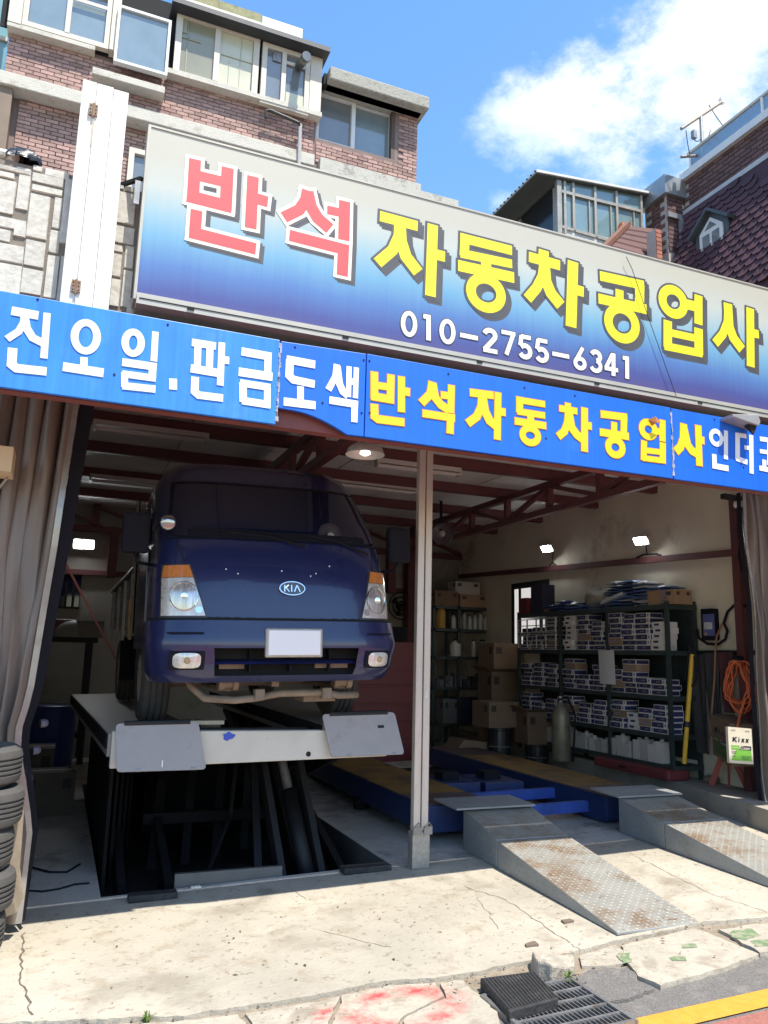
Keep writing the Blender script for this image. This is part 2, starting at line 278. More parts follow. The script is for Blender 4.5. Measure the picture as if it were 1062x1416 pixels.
# red sprayed ring: a stain in the slab colour with a ragged edge
t=m_slab.node_tree; p=t.nodes['Principled BSDF']; src=p.inputs['Base Color'].links[0].from_socket
def nn(ty,**k):
    x=t.nodes.new(ty)
    for a,b in k.items(): setattr(x,a,b)
    return x
tcn=nn('ShaderNodeTexCoord'); fac=None
for (sx_,sy_,r0,wd,th) in ((-1.035,-2.085+2.1,.165,.085,.36),(-1.390,-2.017+2.1,.0,.14,.50)):
    mp_=nn('ShaderNodeMapping'); mp_.inputs['Location'].default_value=(-sx_/1.5,-sy_,0); mp_.inputs['Scale'].default_value=(1/1.5,1,0); t.links.new(tcn.outputs['Object'],mp_.inputs[0])
    ns=nn('ShaderNodeTexNoise'); ns.inputs['Scale'].default_value=9; ns.inputs['Detail'].default_value=8; ns.inputs['Roughness'].default_value=.7; t.links.new(tcn.outputs['Object'],ns.inputs['Vector'])
    ln=nn('ShaderNodeVectorMath',operation='LENGTH'); t.links.new(mp_.outputs[0],ln.inputs[0])
    sb_=nn('ShaderNodeMath',operation='SUBTRACT'); sb_.inputs[1].default_value=r0; t.links.new(ln.outputs['Value'],sb_.inputs[0])
    ab=nn('ShaderNodeMath',operation='ABSOLUTE'); t.links.new(sb_.outputs[0],ab.inputs[0])
    mr_=nn('ShaderNodeMapRange',interpolation_type='SMOOTHSTEP'); mr_.inputs['From Min'].default_value=wd; mr_.inputs['From Max'].default_value=0; t.links.new(ab.outputs[0],mr_.inputs['Value'])
    mm_=nn('ShaderNodeMath',operation='MULTIPLY'); t.links.new(mr_.outputs[0],mm_.inputs[0])
    m5=nn('ShaderNodeMapRange'); m5.inputs['From Min'].default_value=th; m5.inputs['From Max'].default_value=.62; t.links.new(ns.outputs['Fac'],m5.inputs['Value']); t.links.new(m5.outputs[0],mm_.inputs[1])
    if fac is None: fac=mm_.outputs[0]
    else:
        mx_=nn('ShaderNodeMath',operation='MAXIMUM'); t.links.new(fac,mx_.inputs[0]); t.links.new(mm_.outputs[0],mx_.inputs[1]); fac=mx_.outputs[0]
mxn=nn('ShaderNodeMix',data_type='RGBA'); t.links.new(fac,mxn.inputs[0]); t.links.new(src,mxn.inputs[6]); mxn.inputs[7].default_value=(.42,.06,.055,1); t.links.new(mxn.outputs[2],p.inputs['Base Color'])
for k,(px) in enumerate([[(1.167,-1.931,0.035),(1.307,-1.951,0.039),(1.258,-2.059,0.038),(1.117,-2.075,0.034),(1.085,-1.999,0.033)],[(0.730,-1.985,0.022),(0.822,-2.000,0.025),(0.797,-2.049,0.024),(0.702,-2.032,0.021)],[(0.539,-2.099,0.016),(0.619,-2.122,0.019),(0.593,-2.165,0.018),(0.507,-2.140,0.015)],[(0.309,-1.947,0.009),(0.372,-1.962,0.011),(0.300,-2.085,0.009),(0.244,-2.083,0.007)],[(1.139,-2.096,0.034),(1.249,-2.118,0.037),(1.184,-2.187,0.036),(1.086,-2.181,0.033)]]):
    paint('painted_patch',px,m_green,-.0035)
paint('painted_patch',[(-0.553,-1.978,-0.017),(-0.396,-1.986,-0.012),(-0.385,-2.039,-0.012),(-0.543,-2.048,-0.016)],mat('tile_green',(.32,.38,.29),.6,var=.35,scale=30),-.014)
# raised broken kerb stone
st=MB(); st.prism(rag(xy([(-0.206,-1.873,-0.006),(-0.079,-1.884,-0.002),(-0.001,-1.959,-0.000),(-0.044,-2.044,-0.001),(-0.212,-2.092,-0.006),(-0.257,-2.015,-0.008)]),.04,.006),lambda x,y,d:(x+.012*math.sin(9*y)*d*10,y-d*.1,gz(x)+d+.02*math.sin(x*20)*(d>0)),-.06,.045)
one('kerb_stone',st,mat('kerb_rock',(.38,.33,.26),.9,var=.3,scale=12,bump=1,bsc=40,dirt=(.52,.47,.38),dsc=6,damt=.5),'loose broken kerb stone beside the black rubber mat','stone',bevel=.012)
m_rub=mat('black_rubber',(.025,.024,.024),.75,var=.3,scale=20,bump=.6,bsc=60,dirt=(.08,.075,.07),dsc=7,damt=.35)
# rubber mat block
rm=[(-.600,-2.030),(-.300,-2.062),(-.368,-2.372),(-.655,-2.400)]
b=MB(); b.prism(rm,lambda x,y,d:(x,y,gz(x)+d),-.02,.035); mt=one('rubber_mat',b,m_rub,'thick black ribbed rubber block laid over the drain grate','rubber mat',bevel=.006)
b=MB()
for i in range(16):
    t=(i+.5)/16
    p=Vector((rm[0][0]+(rm[1][0]-rm[0][0])*t,rm[0][1]+(rm[1][1]-rm[0][1])*t,0)); q=Vector((rm[3][0]+(rm[2][0]-rm[3][0])*t,rm[3][1]+(rm[2][1]-rm[3][1])*t,0))
    a=p+(q-p)*.05; c=p+(q-p)*.95; a.z=gz(a.x)+.035;c.z=gz(c.x)+.035; b.bar(a,c,.008,.007)
b.build('rib',m_rub,mt,kind='stuff')
# drain grate
dg=E('drain_grate',(-.38,-2.4,0),'steel bar drain grate set in the road edge under the rubber block','drain')
m_steel=mat('worn_steel',(.30,.29,.28),.5,.7,var=.3,scale=10,dirt=(.16,.10,.06),dsc=8,damt=.35)
m_dark=mat('dark_void',(.012,.012,.012),.9,var=0)
gx0,gx1,gy0,gy1=-.64,-.125,-2.62,-2.13
b=MB(); b.face(*[(x,y,gz(x)-.027) for x,y in((gx0,gy0),(gx1,gy0),(gx1,gy1),(gx0,gy1))]); b.build('pit_bottom',m_dark,dg)
b=MB()
for y in(gy0,gy1): b.bar((gx0,y,gz(gx0)-.014),(gx1,y,gz(gx1)-.014),.02,.03)
for x in(gx0,gx1): b.bar((x,gy0-.01,gz(x)-.014),(x,gy1+.01,gz(x)-.014),.02,.028)
b.build('frame',m_steel,dg)
for i in range(1,5):
    y=gy0+(gy1-gy0)*i/5; b=MB(); b.bar((gx0+.01,y,gz(gx0)-.016),(gx1-.01,y,gz(gx1)-.016),.016,.024); b.build('cross_bar',m_steel,dg)
for i in range(1,21):
    x=gx0+(gx1-gx0)*i/21; b=MB(); b.bar((x,gy0,gz(x)-.018),(x,gy1,gz(x)-.018),.005,.02); b.build('bar',m_steel,dg)
# weeds by the grate
m_weed=mat('weed_leaf',(.10,.16,.03),.6,var=.3,scale=40)
random.seed(5)
for wx,wy,lab in((-0.140,-2.122,'small green weed growing at the corner of the drain grate'),(-0.197,-2.031,'tiny weed at the foot of the broken kerb stone'),(-2.181,-1.764,'low weed in the crack at the front of the concrete apron')):
    r_=E('weed',(wx,wy,gz(wx)-.02),lab,'weed')
    b=MB()
    for k in range(34):
        a=random.uniform(0,6.28);l=random.uniform(.018,.045);h=random.uniform(.008,.05); dx,dy=math.cos(a),math.sin(a); z0=gz(wx)-.015
        b.face((wx,wy,z0),(wx+dx*l*.5-dy*.0035,wy+dy*l*.5+dx*.0035,z0+h),(wx+dx*l,wy+dy*l,z0+h*.8),(wx+dx*l*.5+dy*.0035,wy+dy*l*.5-dx*.0035,z0+h))
    b.build('leaves',m_weed,r_,kind='stuff')
# hairline cracks in the apron: thin dark grooves
m_crack=mat('crack',(.13,.10,.075),.95,var=.2)
b=MB()
def crack(pts,w=.006):
    pts=rag([(p[0],p[1]) for p in pts],.05,.012)[:-1]; pts=pts[:int(len(pts)*.55)] if False else pts
    return pts
def crackline(a,c,w):
    n=max(3,int(math.hypot(c[0]-a[0],c[1]-a[1])/.05)); pts=[]
    for i in range(n+1):
        t=i/n; pts.append((a[0]+(c[0]-a[0])*t+random.uniform(-.012,.012),a[1]+(c[1]-a[1])*t+random.uniform(-.012,.012)))
    for p,q in zip(pts,pts[1:]):
        d=Vector((q[0]-p[0],q[1]-p[1])); d.normalize(); nx,ny=-d.y*w*random.uniform(.2,.6),d.x*w*random.uniform(.2,.6)
        b.face((p[0]-nx,p[1]-ny,gz(p[0])+.002),(q[0]-nx,q[1]-ny,gz(q[0])+.002),(q[0]+nx,q[1]+ny,gz(q[0])+.002),(p[0]+nx,p[1]+ny,gz(p[0])+.002))
for a,c,w in [((-2.745,-0.342,-0.082),(-2.737,-1.017,-0.082),.012),((-2.737,-1.017,-0.082),(-2.664,-1.524,-0.080),.012),((0.096,-0.537,0.003),(0.213,-0.932,0.006),.005),((0.213,-0.932,0.006),(0.153,-1.743,0.005),.006),((0.153,-1.743,0.005),(0.133,-1.839,0.004),.006),((0.072,-0.790,0.002),(-0.109,-1.383,-0.003),.004),((-1.150,-0.946,-0.035),(-0.819,-1.394,-0.025),.004),((-1.063,-0.049,-0.032),(-1.013,-0.416,-0.030),.004),((1.762,-0.286,0.053),(1.573,-1.337,0.047),.004),((1.573,-1.337,0.047),(1.619,-1.787,0.049),.004)]:
    crackline(a,c,w)
b.build('hairline_cracks',m_crack,pav,kind='stuff')
# small litter on the apron
for (x,y),lab in zip(((-1.661,.16),(-0.074,-1.683),(0.345,-1.438)),('scrap of white paper at the edge of the oily pit','rusty flat metal scrap beside the foot of the ramp','small dark stone chip near the ramp side')):
    b=MB(); b.prism(rag([(x-.035,y-.02),(x+.03,y-.025),(x+.035,y+.02),(x-.03,y+.018)],.03,.008),lambda x,y,d:(x,y,gz(x)+d),.001,.012); one('litter',b,mat('litter_'+lab.split()[2],(.6,.58,.52) if 'paper' in lab else (.16,.12,.09),.8),lab,'litter')

# grit along the broken edge and round the drain
random.seed(77); b=MB()
for k in range(900):
    i=random.randrange(1,len(fine)-1); x,y=fine[i]
    if random.random()<.65: y-=abs(random.gauss(0,.07)); x+=random.uniform(-.03,.03)
    else: x=random.uniform(-2.6,1.4); y=random.uniform(-2.2,-.3)
    if y<-2.55 or x>1.6 or x<-3: continue
    z=gz(x)+(0 if y>fine[i][1] else -.011); r=random.choice((.003,.004,.005,.006,.010)); a=random.uniform(0,6.28)
    v=[(x+r*math.cos(a+q*2.1)*random.uniform(.7,1.3),y+r*math.sin(a+q*2.1)*random.uniform(.7,1.3),z) for q in range(3)]+[(x+r*.2,y,z+r*random.uniform(.5,1))]
    b.add(v,[(0,1,3),(1,2,3),(2,0,3)])
tag(b.build('gravel',mat('grit',(.24,.195,.145),.95,island=.6,var=.2)),kind='stuff')
b=MB()
for k in range(60):
    x=random.gauss(-.1,.5); y=-2.05+random.gauss(0,.10)
    if random.random()<.4: x=random.uniform(-2.4,.3); y=random.uniform(-1.7,-.5)
    z=gz(x)+.004; r=random.uniform(.008,.018); a=random.uniform(0,6.28); c,d=math.cos(a),math.sin(a)
    b.face((x-c*r,y-d*r,z),(x+d*r*.4,y-c*r*.4,z+r*.3),(x+c*r,y+d*r,z),(x-d*r*.4,y+c*r*.4,z+r*.25))
tag(b.build('dead_leaves',mat('dead_leaf',(.20,.13,.06),.8,island=.5)),kind='stuff')
# ---------------- the workshop shed ----------------
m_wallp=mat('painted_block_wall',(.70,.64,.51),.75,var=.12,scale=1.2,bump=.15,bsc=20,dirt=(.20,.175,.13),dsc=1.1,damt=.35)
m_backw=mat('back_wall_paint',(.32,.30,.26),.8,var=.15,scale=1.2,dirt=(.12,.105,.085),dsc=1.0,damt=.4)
m_ceil=mat('ceiling_sheet',(.72,.70,.68),.7,var=.10,scale=1.5,dirt=(.38,.35,.32),dsc=1.5,damt=.35)
m_oxide=mat('red_oxide_steel',(.13,.04,.042),.6,var=.2,scale=6,dirt=(.05,.03,.03),dsc=3,damt=.35)
m_alu=mat('dull_aluminium',(.60,.53,.465),.42,.25,var=.15,scale=5,stretch=(1,1,.2),dirt=(.34,.25,.19),dsc=4,damt=.25)
XR=4.2; YB=7.4; ZC=3.85; XL=-4.6
shed=E('workshop',(0,3,0),'open fronted vehicle workshop with red oxide roof steel and pale walls','workshop')
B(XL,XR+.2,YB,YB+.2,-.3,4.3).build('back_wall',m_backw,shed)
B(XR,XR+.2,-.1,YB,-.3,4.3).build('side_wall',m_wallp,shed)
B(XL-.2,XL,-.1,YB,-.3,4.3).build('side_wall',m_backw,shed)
for k in range(9):                                   # ceiling sheets, butted with open joints
    x0=XL+(XR-XL)*k/9; x1=XL+(XR-XL)*(k+1)/9
    for j in range(4):
        y0=-1.05+(YB+1.05)*j/4; y1=-1.05+(YB+1.05)*(j+1)/4
        B(x0+.006,x1-.006,y0+.004,y1-.004,ZC+.004*((k+j)%2),ZC+.05).build('ceiling_sheet',m_ceil,shed)
B(XL-.2,XR+.2,-1.05,YB+.2,ZC+.06,ZC+.16).build('roof',mat('roof_metal',(.25,.26,.27),.5,.4),shed)
for y in(-.3,.75,2.0,3.2,4.6,6.0): B(XL,XR,y-.045,y+.045,ZC-.125,ZC-.003).build('purlin',m_oxide,shed)
def truss(X,ya,yb,z0,z1,n):
    t=MB(); t.bar((X,ya,z0),(X,yb,z0),.075,.075); o=t.build('roof_truss',m_oxide,shed)
    MB().bar((X,ya,z1),(X,yb,z1),.075,.075).build('top_chord',m_oxide,o)
    for i in range(n+1):
        y=ya+(yb-ya)*i/n; MB().bar((X,y,z0+.035),(X,y,z1-.035),.07,.07,(0,1,0)).build('upright',m_oxide,o)
        if i<n:
            y2=ya+(yb-ya)*(i+1)/n
            MB().bar((X,y+.05,z0+.03) if i%2 else (X,y+.05,z1-.03),(X,y2-.05,z1-.03) if i%2 else (X,y2-.05,z0+.03),.06,.05).build('brace',m_oxide,o)
    return o
truss(2.62,.1,6.9,3.36,3.68,7); truss(-.62,-1.0,6.9,3.36,3.68,8)
t=MB(); t.bar((XL,YB-.1,3.45),(XR,YB-.1,3.45),.08,.1); bt=t.build('back_truss',m_oxide,shed)
for i,x in enumerate((-3.2,-2.35,-1.2,0,1.2,2.2,3.2)):
    MB().bar((x,YB-.1,3.5),(x,YB-.1,ZC),.12,.08,(0,1,0)).build('upright',m_oxide,bt)
    MB().bar((x,YB-.16,3.8),(x+.95,YB-.16,3.5),.06,.05).build('brace',m_oxide,bt)
for x in(-2.05,0.2,2.75): B(x-.07,x+.07,YB-.19,YB-.04,2.7,3.4).build('wall_post',m_oxide,shed)
B(3.02,3.2,YB-.3,YB-.12,.05,3.7).build('column',m_oxide,shed)
B(XL,XR,YB-.06,YB-.003,2.72,2.80).build('wall_rail',m_oxide,shed)
MB().bar((XR-.03,.25,2.80),(XR-.03,YB-.1,3.09),.05,.075).build('wall_rail',m_oxide,shed)
MB().bar((XR-.05,0.644,.1),(XR-.05,0.644,3.4),.16,.1,(0,1,0)).build('column',m_oxide,shed)
# plinth along the right wall
a,b_,c_,d_=(3.843,1.789,0.300),(3.364,-0.340,0.300),(XR,-.35),(XR,7.3)
pl=MB(); pl.prism([(a[0]+.25,7.3),(a[0],a[1]),(b_[0],b_[1]),(b_[0]-.06,b_[1]-.35),(XR,-.6),(XR,7.3)],lambda x,y,d:(x,y,d),-.1,.30); pl.build('plinth',mat('plinth_concrete',(.34,.31,.26),.85,var=.2,scale=3,dirt=(.12,.10,.08),dsc=2.5,damt=.4),shed)
# red fascia beam behind the banner
B(-3.4,3.2,-1.44,-1.36,2.905,3.33).build('fascia',mat('fascia_red',(.20,.06,.05),.6,var=.2,scale=4),shed)
B(-4.6,4.2,-1.36,-1.06,3.34,3.46).build('front_beam',m_oxide,shed)
B(XL-.1,-3.05,-.02,.1,-.2,3.85).build('left_jamb',m_wallp,shed)
for k,(x0,x1) in enumerate(((-3.5,-3.1),)):
    for j in range(9): B(x0,x1+.03*(j%2),-.16,-.03,-.1+j*.42,.3+j*.42).build('block',mat('jamb_block',(.20,.15,.125),.85,rand=.25,bump=.4),shed)
# centre post
post=E('steel_post',(0,0,0),'tall twin channel steel post between the two workshop bays','post')
B(-.064,-.005,-.03,.03,.27,3.4).build('channel',m_alu,post,bevel=.006)
B(.005,.062,-.03,.03,.27,3.4).build('channel',m_alu,post,bevel=.006)
B(-.005,.005,.0,.025,.27,3.4).build('joint',m_dark,post)
B(-.076,.072,-.045,.045,0,.27).build('foot',mat('galvanised',(.36,.34,.31),.5,.5,var=.3,scale=25,dirt=(.2,.14,.10),dsc=6,damt=.35),post,bevel=.006)
for s in(-1,1):
    x=s*.045; b=MB(); b.bar((x-.03,-.052,.28),(x+.04,-.052,.28),.010,.06); b.build('latch',m_steel,post)
    MB().tube([(x-.03,-.06,.30),(x+.0,-.085,.345),(x+.03,-.06,.31)],.006,6).build('latch_handle',m_steel,post)
B(.015,.04,-.034,-.031,1.27,1.33).build('sticker',mat('sticker_white',(.7,.69,.66),.6),post); B(-.045,-.037,-.034,-.031,1.36,1.5).build('sticker',MATS['sticker_white'],post)
# ---------------- stone cladding in front (near plane) ----------------
YS=-1.25
m_stone=mat('split_stone',(.54,.51,.44),.9,var=.2,scale=18,bump=.5,bsc=30,rand=.06,dirt=(.42,.38,.31),dsc=14,damt=.42)
m_mort=mat('mortar',(.20,.17,.135),.95,var=.2,bump=.4)
sw=E('stone_wall',(-3,YS,3.4),'pale split stone parapet wall behind the white pillar and under the sign','wall')
ztop=4.316
B(-4.6,3.2,YS,YS+.16,3.3,ztop-.01).build('mortar_bed',m_mort,sw)
def stone(x0,x1,z0,z1):
    b=MB(); d=random.uniform(.007,.010); e=.004; x0-=.003;x1+=.003;z0-=.002;z1+=.002
    j=lambda:random.uniform(-.003,.003)
    vs=[(x0+j(),YS+.004,z0+j()),(x1+j(),YS+.004,z0+j()),(x1+j(),YS+.004,z1+j()),(x0+j(),YS+.004,z1+j()),(x0+e,YS-d+j(),z0+e),(x1-e,YS-d+j(),z0+e),(x1-e,YS-d+j(),z1-e),(x0+e,YS-d+j(),z1-e)]
    b.add(vs,[(4,5,6,7),(0,1,5,4),(1,2,6,5),(2,3,7,6),(3,0,4,7)]); b.build('stone',m_stone,sw)
random.seed(2)
ST=[(-3.443, -3.108, 4.244, 4.269), (-3.439, -3.186, 4.198, 4.232), (-3.178, -3.102, 4.243, 4.282), (-3.434, -3.17, 3.981, 4.184), (-3.161, -3.1, 4.025, 4.238), (-3.41, -3.098, 3.899, 3.96), (-3.402, -3.168, 3.814, 3.884), (-3.153, -3.093, 3.859, 3.929), (-3.393, -3.092, 3.7, 3.803), (-3.38, -3.091, 3.48, 3.687), (-3.093, -3.046, 4.28, 4.313), (-3.029, -2.902, 4.268, 4.315), (-3.093, -2.929, 4.214, 4.27), (-3.087, -2.927, 4.158, 4.197), (-3.091, -2.988, 3.871, 4.138), (-2.964, -2.923, 3.955, 4.146), (-2.918, -2.781, 3.871, 4.277), (-2.967, -2.915, 3.802, 3.942), (-2.897, -2.739, 3.521, 3.796), (-3.086, -2.984, 3.7, 3.853), (-2.968, -2.905, 3.528, 3.787), (-3.087, -2.982, 3.532, 3.681), (-2.62, -2.6, 4.292, 4.316), (-2.588, -2.532, 4.288, 4.319), (-2.621, -2.525, 4.075, 4.277), (-2.623, -2.516, 3.947, 4.055), (-2.621, -2.572, 3.892, 3.932), (-2.557, -2.509, 3.799, 3.94), (-2.624, -2.573, 3.735, 3.875), (-2.557, -2.505, 3.554, 3.785), (-2.619, -2.568, 3.549, 3.717)]
for s_ in ST: stone(*s_)
z=3.31
xl0=min(q[0] for q in ST)
for k in range(6):
    x=-4.58; z0=3.32+k*.165
    while x<xl0-.08 and z0<ztop-.14:
        w=min(random.choice((.16,.24,.32)),xl0-.01-x); stone(x,x+w-.012,z0,z0+.153); x+=w
for row in((3.31,3.40),(3.412,3.51),(3.522,3.62)):
    x=-2.55+random.uniform(0,.1)
    while x<3.0:
        w=random.choice((.12,.17,.24,.3,.36)); stone(x,x+w-.012,*row); x+=w
# ---------------- white sheet metal pillar ----------------
YP=-1.42
pil=E('white_pillar',(-2.75,YP,3.4),'tall white sheet metal pillar with rusty hinges left of the big sign','pillar')
m_wht=mat('white_sheet',(.72,.69,.62),.5,var=.06,scale=3,dirt=(.50,.40,.29),dsc=2.2,damt=.12,streak=.05)
PX=[-2.876, -2.798, -2.707, -2.622];PZ=[4.81, 4.817, 4.812]
for k in range(3):
    B(PX[k]+.0008,PX[k+1]-.0008,YP-.004*(k%2),YP+.12,3.05,PZ[k]+(.012 if k==0 else 0)).build('panel',m_wht,pil,bevel=.003)
m_rust=mat('rusty_hinge',(.27,.19,.13),.7,.3,var=.4,scale=40,dirt=(.20,.08,.03),dsc=20,damt=.5)
for hx,hz in((-2.805,4.636),(-2.801,3.549)):
    b=MB(); b.box(hx-.024,hx-.004,YP-.016,YP-.006,hz-.035,hz+.035); b.box(hx+.004,hx+.024,YP-.016,YP-.006,hz-.035,hz+.035); o=b.build('hinge',m_rust,pil)
    MB().tube([(hx,YP-.016,hz-.045),(hx,YP-.016,hz+.04)],.006,8).build('pin',m_rust,o)
    for sx in(-1,1):
        for kz in(-1,0,1): MB().lathe((hx+sx*.014,YP-.016,hz+kz*.022),(0,-1,0),[(.004,0),(.003,.003)],6).build('screw',m_dark,o)
    B(hx+.002,hx+.007,YP-.0075,YP-.0055,hz-.22,hz-.04).build('rust_run',mat('rust_stain',(.60,.49,.33),.7),o)
# bracket from wall to sign, bag and pipe on the wall top
br=E('sign_bracket',(-2.566,-1.3,4.307),'black steel strut and perforated angle tying the big sign to the stone wall','bracket')
MB().bar((-2.616,-1.200,4.348),(-2.507,-1.360,4.325),.022,.022).build('strut',m_dark,br)
MB().bar((-2.526,-1.360,4.305),(-2.526,-1.360,4.156),.03,.008,(0,1,0)).build('angle',m_steel,br)
b=MB()
bc=Vector((-3.154,-1.220,4.356))
def bagf(u,v):
    a=u*2*math.pi; h=v; rr=.085*math.sqrt(max(0,1-h*h*.96))*(1+.12*math.sin(7*a+3*h)+.08*math.sin(13*a))
    return (bc.x+rr*math.cos(a)*1.15,bc.y+rr*math.sin(a)*.8,bc.z-.025+h*.085)
b.grid(bagf,24,8); one('plastic_bag',b,mat('black_bag',(.012,.012,.014),.35,var=.2,bump=.5,bsc=30),'crumpled black plastic bag sitting on top of the stone wall','bag')
b=MB(); b.tube([(-3.387,-1.200,4.356),(-3.254,-1.200,4.367),(-3.192,-1.240,4.337)],.032,10); one('pipe_stub',b,mat('cream_pipe',(.6,.55,.45),.6,var=.2),'cream pipe end lying beside the black bag on the wall','pipe')
# ---------------- brick house behind ----------------
YH=2.5
hs=E('brick_house',(-1.5,YH+3,0),'weathered red brick house with enclosed balcony and concrete slab roof above the sign','house')
m_brick=mat('red_brick',(.365,.232,.195),.9,var=.22,scale=14,bump=.5,bsc=60,rand=.26,hue=.012,dirt=(.15,.10,.09),dsc=2.2,damt=.28)
m_brickj=mat('red_brick_field',(.365,.232,.195),.9,var=.22,scale=14,bump=.5,bsc=60,island=.26,dirt=(.15,.10,.09),dsc=2.2,damt=.28)
m_bm=mat('brick_mortar',(.215,.155,.135),.95,var=.2)
m_wc=mat('white_weathered_concrete',(.55,.51,.43),.85,var=.18,scale=5,dirt=(.25,.21,.155),dsc=5,damt=.42,bump=.5)
m_oldc=mat('mossy_concrete',(.36,.34,.28),.9,var=.3,scale=9,dirt=(.10,.095,.075),dsc=9,damt=.45,bump=.7,bsc=30)
m_cream=mat('cream_window_frame',(.58,.52,.42),.55,var=.08,scale=4,dirt=(.46,.38,.27),dsc=3,damt=.18)
m_whitef=mat('white_window_frame',(.68,.67,.63),.45,var=.05)
def glassm(name,col,rough=.04,metal=0): return mat(name,col,rough,metal,var=.15,scale=2.5,spec=.9,coat=.6)
g_blue=glassm('blue_tinted_glass',(.19,.25,.28)); g_grey=glassm('grey_glass',(.16,.18,.19)); g_pale=mat('papered_glass',(.55,.53,.38),.25,var=.08,scale=3,coat=.5); g_olive=mat('olive_glass',(.26,.25,.17),.2,var=.1,scale=3,coat=.6)
xl=-3.789; xm=-0.392; xr=0.989
zbt=7.516; zbb=7.363; zsill=8.067; zsl0=8.075
zrb=7.577-.1; zrt=8.623
rt=8.798
B(xl,xm+.02,YH+.02,YH+7,zbb+.01,rt-.01).build('wall',m_bm,hs); B(xl,xm+.02,YH+.153,YH+7,4.05,zbb+.009).build('wall',m_bm,hs); 
# right block wall pieces round its window
wx0,wx1,wz0,wz1=-0.368,0.678,7.798,8.513
B(xm+.021,xr,YH+.45,YH+7,4.05,zrt).build('wall',m_bm,hs)
B(wx1,xr,YH+.02,YH+.45,zrb-2,zrt).build('wall',m_bm,hs); B(xm+.021,wx1,YH+.02,YH+.45,zrb-2,wz0).build('wall',m_bm,hs); B(xm+.021,wx1,YH+.02,YH+.45,wz1,zrt).build('wall',m_bm,hs)
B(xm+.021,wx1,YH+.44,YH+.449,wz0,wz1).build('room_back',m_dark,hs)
bl,bh=.136,.046
bme=bpy.data.meshes.new('brick'); _b=MB(); _b.box(0,bl-.01,-.012,.03,0,bh-.009); bme.from_pydata(_b.v,[],_b.f); bme.materials.append(m_brick)
spots=[]
def bricks(x0,x1,z0,z1,y,skip=None):
    r=0;z=z0
    while z<z1-.02:
        x=x0-(bl/2 if r%2 else 0)
        while x<x1-.005:
            a=max(x,x0);b=min(x+bl,x1)
            if b-a>.03 and not(skip and skip(a,b,z,z+bh)): spots.append((a,b,z,y))
            x+=bl
        z+=bh;r+=1
bricks(xl,xm,zbt,zsill-.04,YH+.02)
bricks(xm+.03,xr,zrb,zrt-.02,YH+.02,lambda a,b,z,t:a<wx1 and t>wz0 and z<wz1)
nb=len(spots)
rx0,rx1,rz0,rz1=-3.629,-2.305,6.065,7.561
bricks(rx0,rx1,rz0,rz1,YH+.13)
random.seed(9); order=list(range(len(spots))); random.shuffle(order); picked=set(order[:295])
fb=MB()
for i,(a,b,z,y) in enumerate(spots):
    dy=random.uniform(-.003,.003)
    if i in picked:
        o=bpy.data.objects.new('brick',bme); COL.objects.link(o); o.parent=hs; o.location=Vector((a,y+dy,z))-Vector(hs.location); o.scale=((b-a)/bl,1,1)
    else: fb.box(a,b-.01,y-.012+dy,y+.03,z,z+bh-.009)
fb.build('brick_field',m_brickj,hs,kind='stuff')
# white slab edge, its soffit and the recessed floor below
B(xl-.05,xm,YH-.06,YH+.3,zbb,zbt).build('slab_edge',m_wc,hs,bevel=.01)
B(xl,xm,YH+.142,YH+.152,4.05,zbb-.001).build('recessed_wall',m_bm,hs)
B(xl-.06,xl+.10,YH-.02,YH+.141,zbb-3,zbb).build('corner_post',mat('brown_frame',(.20,.14,.09),.6,var=.2),hs)
qx0,qz1=-2.487,7.086
w=B(qx0,qx0+.06,YH+.06,YH+.12,qz1-1.2,qz1).box(qx0+.06,qx0+.7,YH+.06,YH+.12,qz1-.06,qz1).build('window',m_cream,hs); B(qx0+.06,qx0+.7,YH+.10,YH+.105,qz1-1.2,qz1-.06).build('pane',g_grey,w)
# sills and ledges
B(xl-.02,-2.937,YH-.105,YH+.1,zsill-.05,zsill+.0).build('sill',m_wc,hs)
lx0,lx1,lz0,lz1=-2.942,-2.179,7.698,7.776
B(lx0,lx1,YH-.15,YH+.05,lz0,lz0+.085).build('ledge',m_wc,hs,bevel=.008)
B(lx1+.01,xm+.05,YH-.11,YH+.1,zsill-.06,zsill+.0).build('sill',m_wc,hs)
# glazed front: w(x px range) -> frames, mullions and panes, all on one plane
YG=YH-.1
def frame(name,x0,x1,z0,z1,mull,panes,fr,t=.055,y=YG,transom=None):
    b=MB(); b.box(x0,x0+t,y,y+.07,z0,z1); b.box(x1-t,x1,y,y+.07,z0,z1); b.box(x0+t,x1-t,y,y+.07,z0,z0+t); b.box(x0+t,x1-t,y,y+.07,z1-t,z1)
    o=b.build(name,fr,hs)
    xs=[x0+t]+list(mull)+[x1-t]
    for m in mull: B(m-t*.45,m+t*.45,y-.004,y+.06,z0+t,z1-t).build('mullion',fr,o)
    zt=z1-t
    if transom: B(x0+t,x1-t,y-.008,y+.06,transom-.025,transom+.025).build('transom',fr,o)
    for i,(a,b_) in enumerate(zip(xs,xs[1:])):
        B(a+.003,b_-.003,y+.03+.008*(i%2),y+.036+.008*(i%2),z0+t+.002,zt-.002).build('pane',panes[i],o)
    return o
wa=[-3.676,-2.801,-3.234,8.081,8.639]
o=frame('window',wa[0],wa[1],wa[3],wa[4]+.12,[wa[2]],[g_blue,g_blue],m_cream)
B(wa[2]+.04,wa[1]-.05,YG-.012,YG+.0,wa[4]-.09,wa[4]-.05).build('sash_rail',m_cream,o)
B(wa[0],wa[1],YG,YG+.08,wa[4]+.125,wa[4]+.9).build('window_head',m_cream,hs)
B(xl-.02,wa[0]-.004,YG-.01,YG+.12,zsill+.0,zsill+2.0).build('corner_column',m_cream,hs)
B(wa[1]+.004,-2.712,YG-.03,YG+.12,zsill+.0,zsill+1.6).build('column',m_cream,hs)
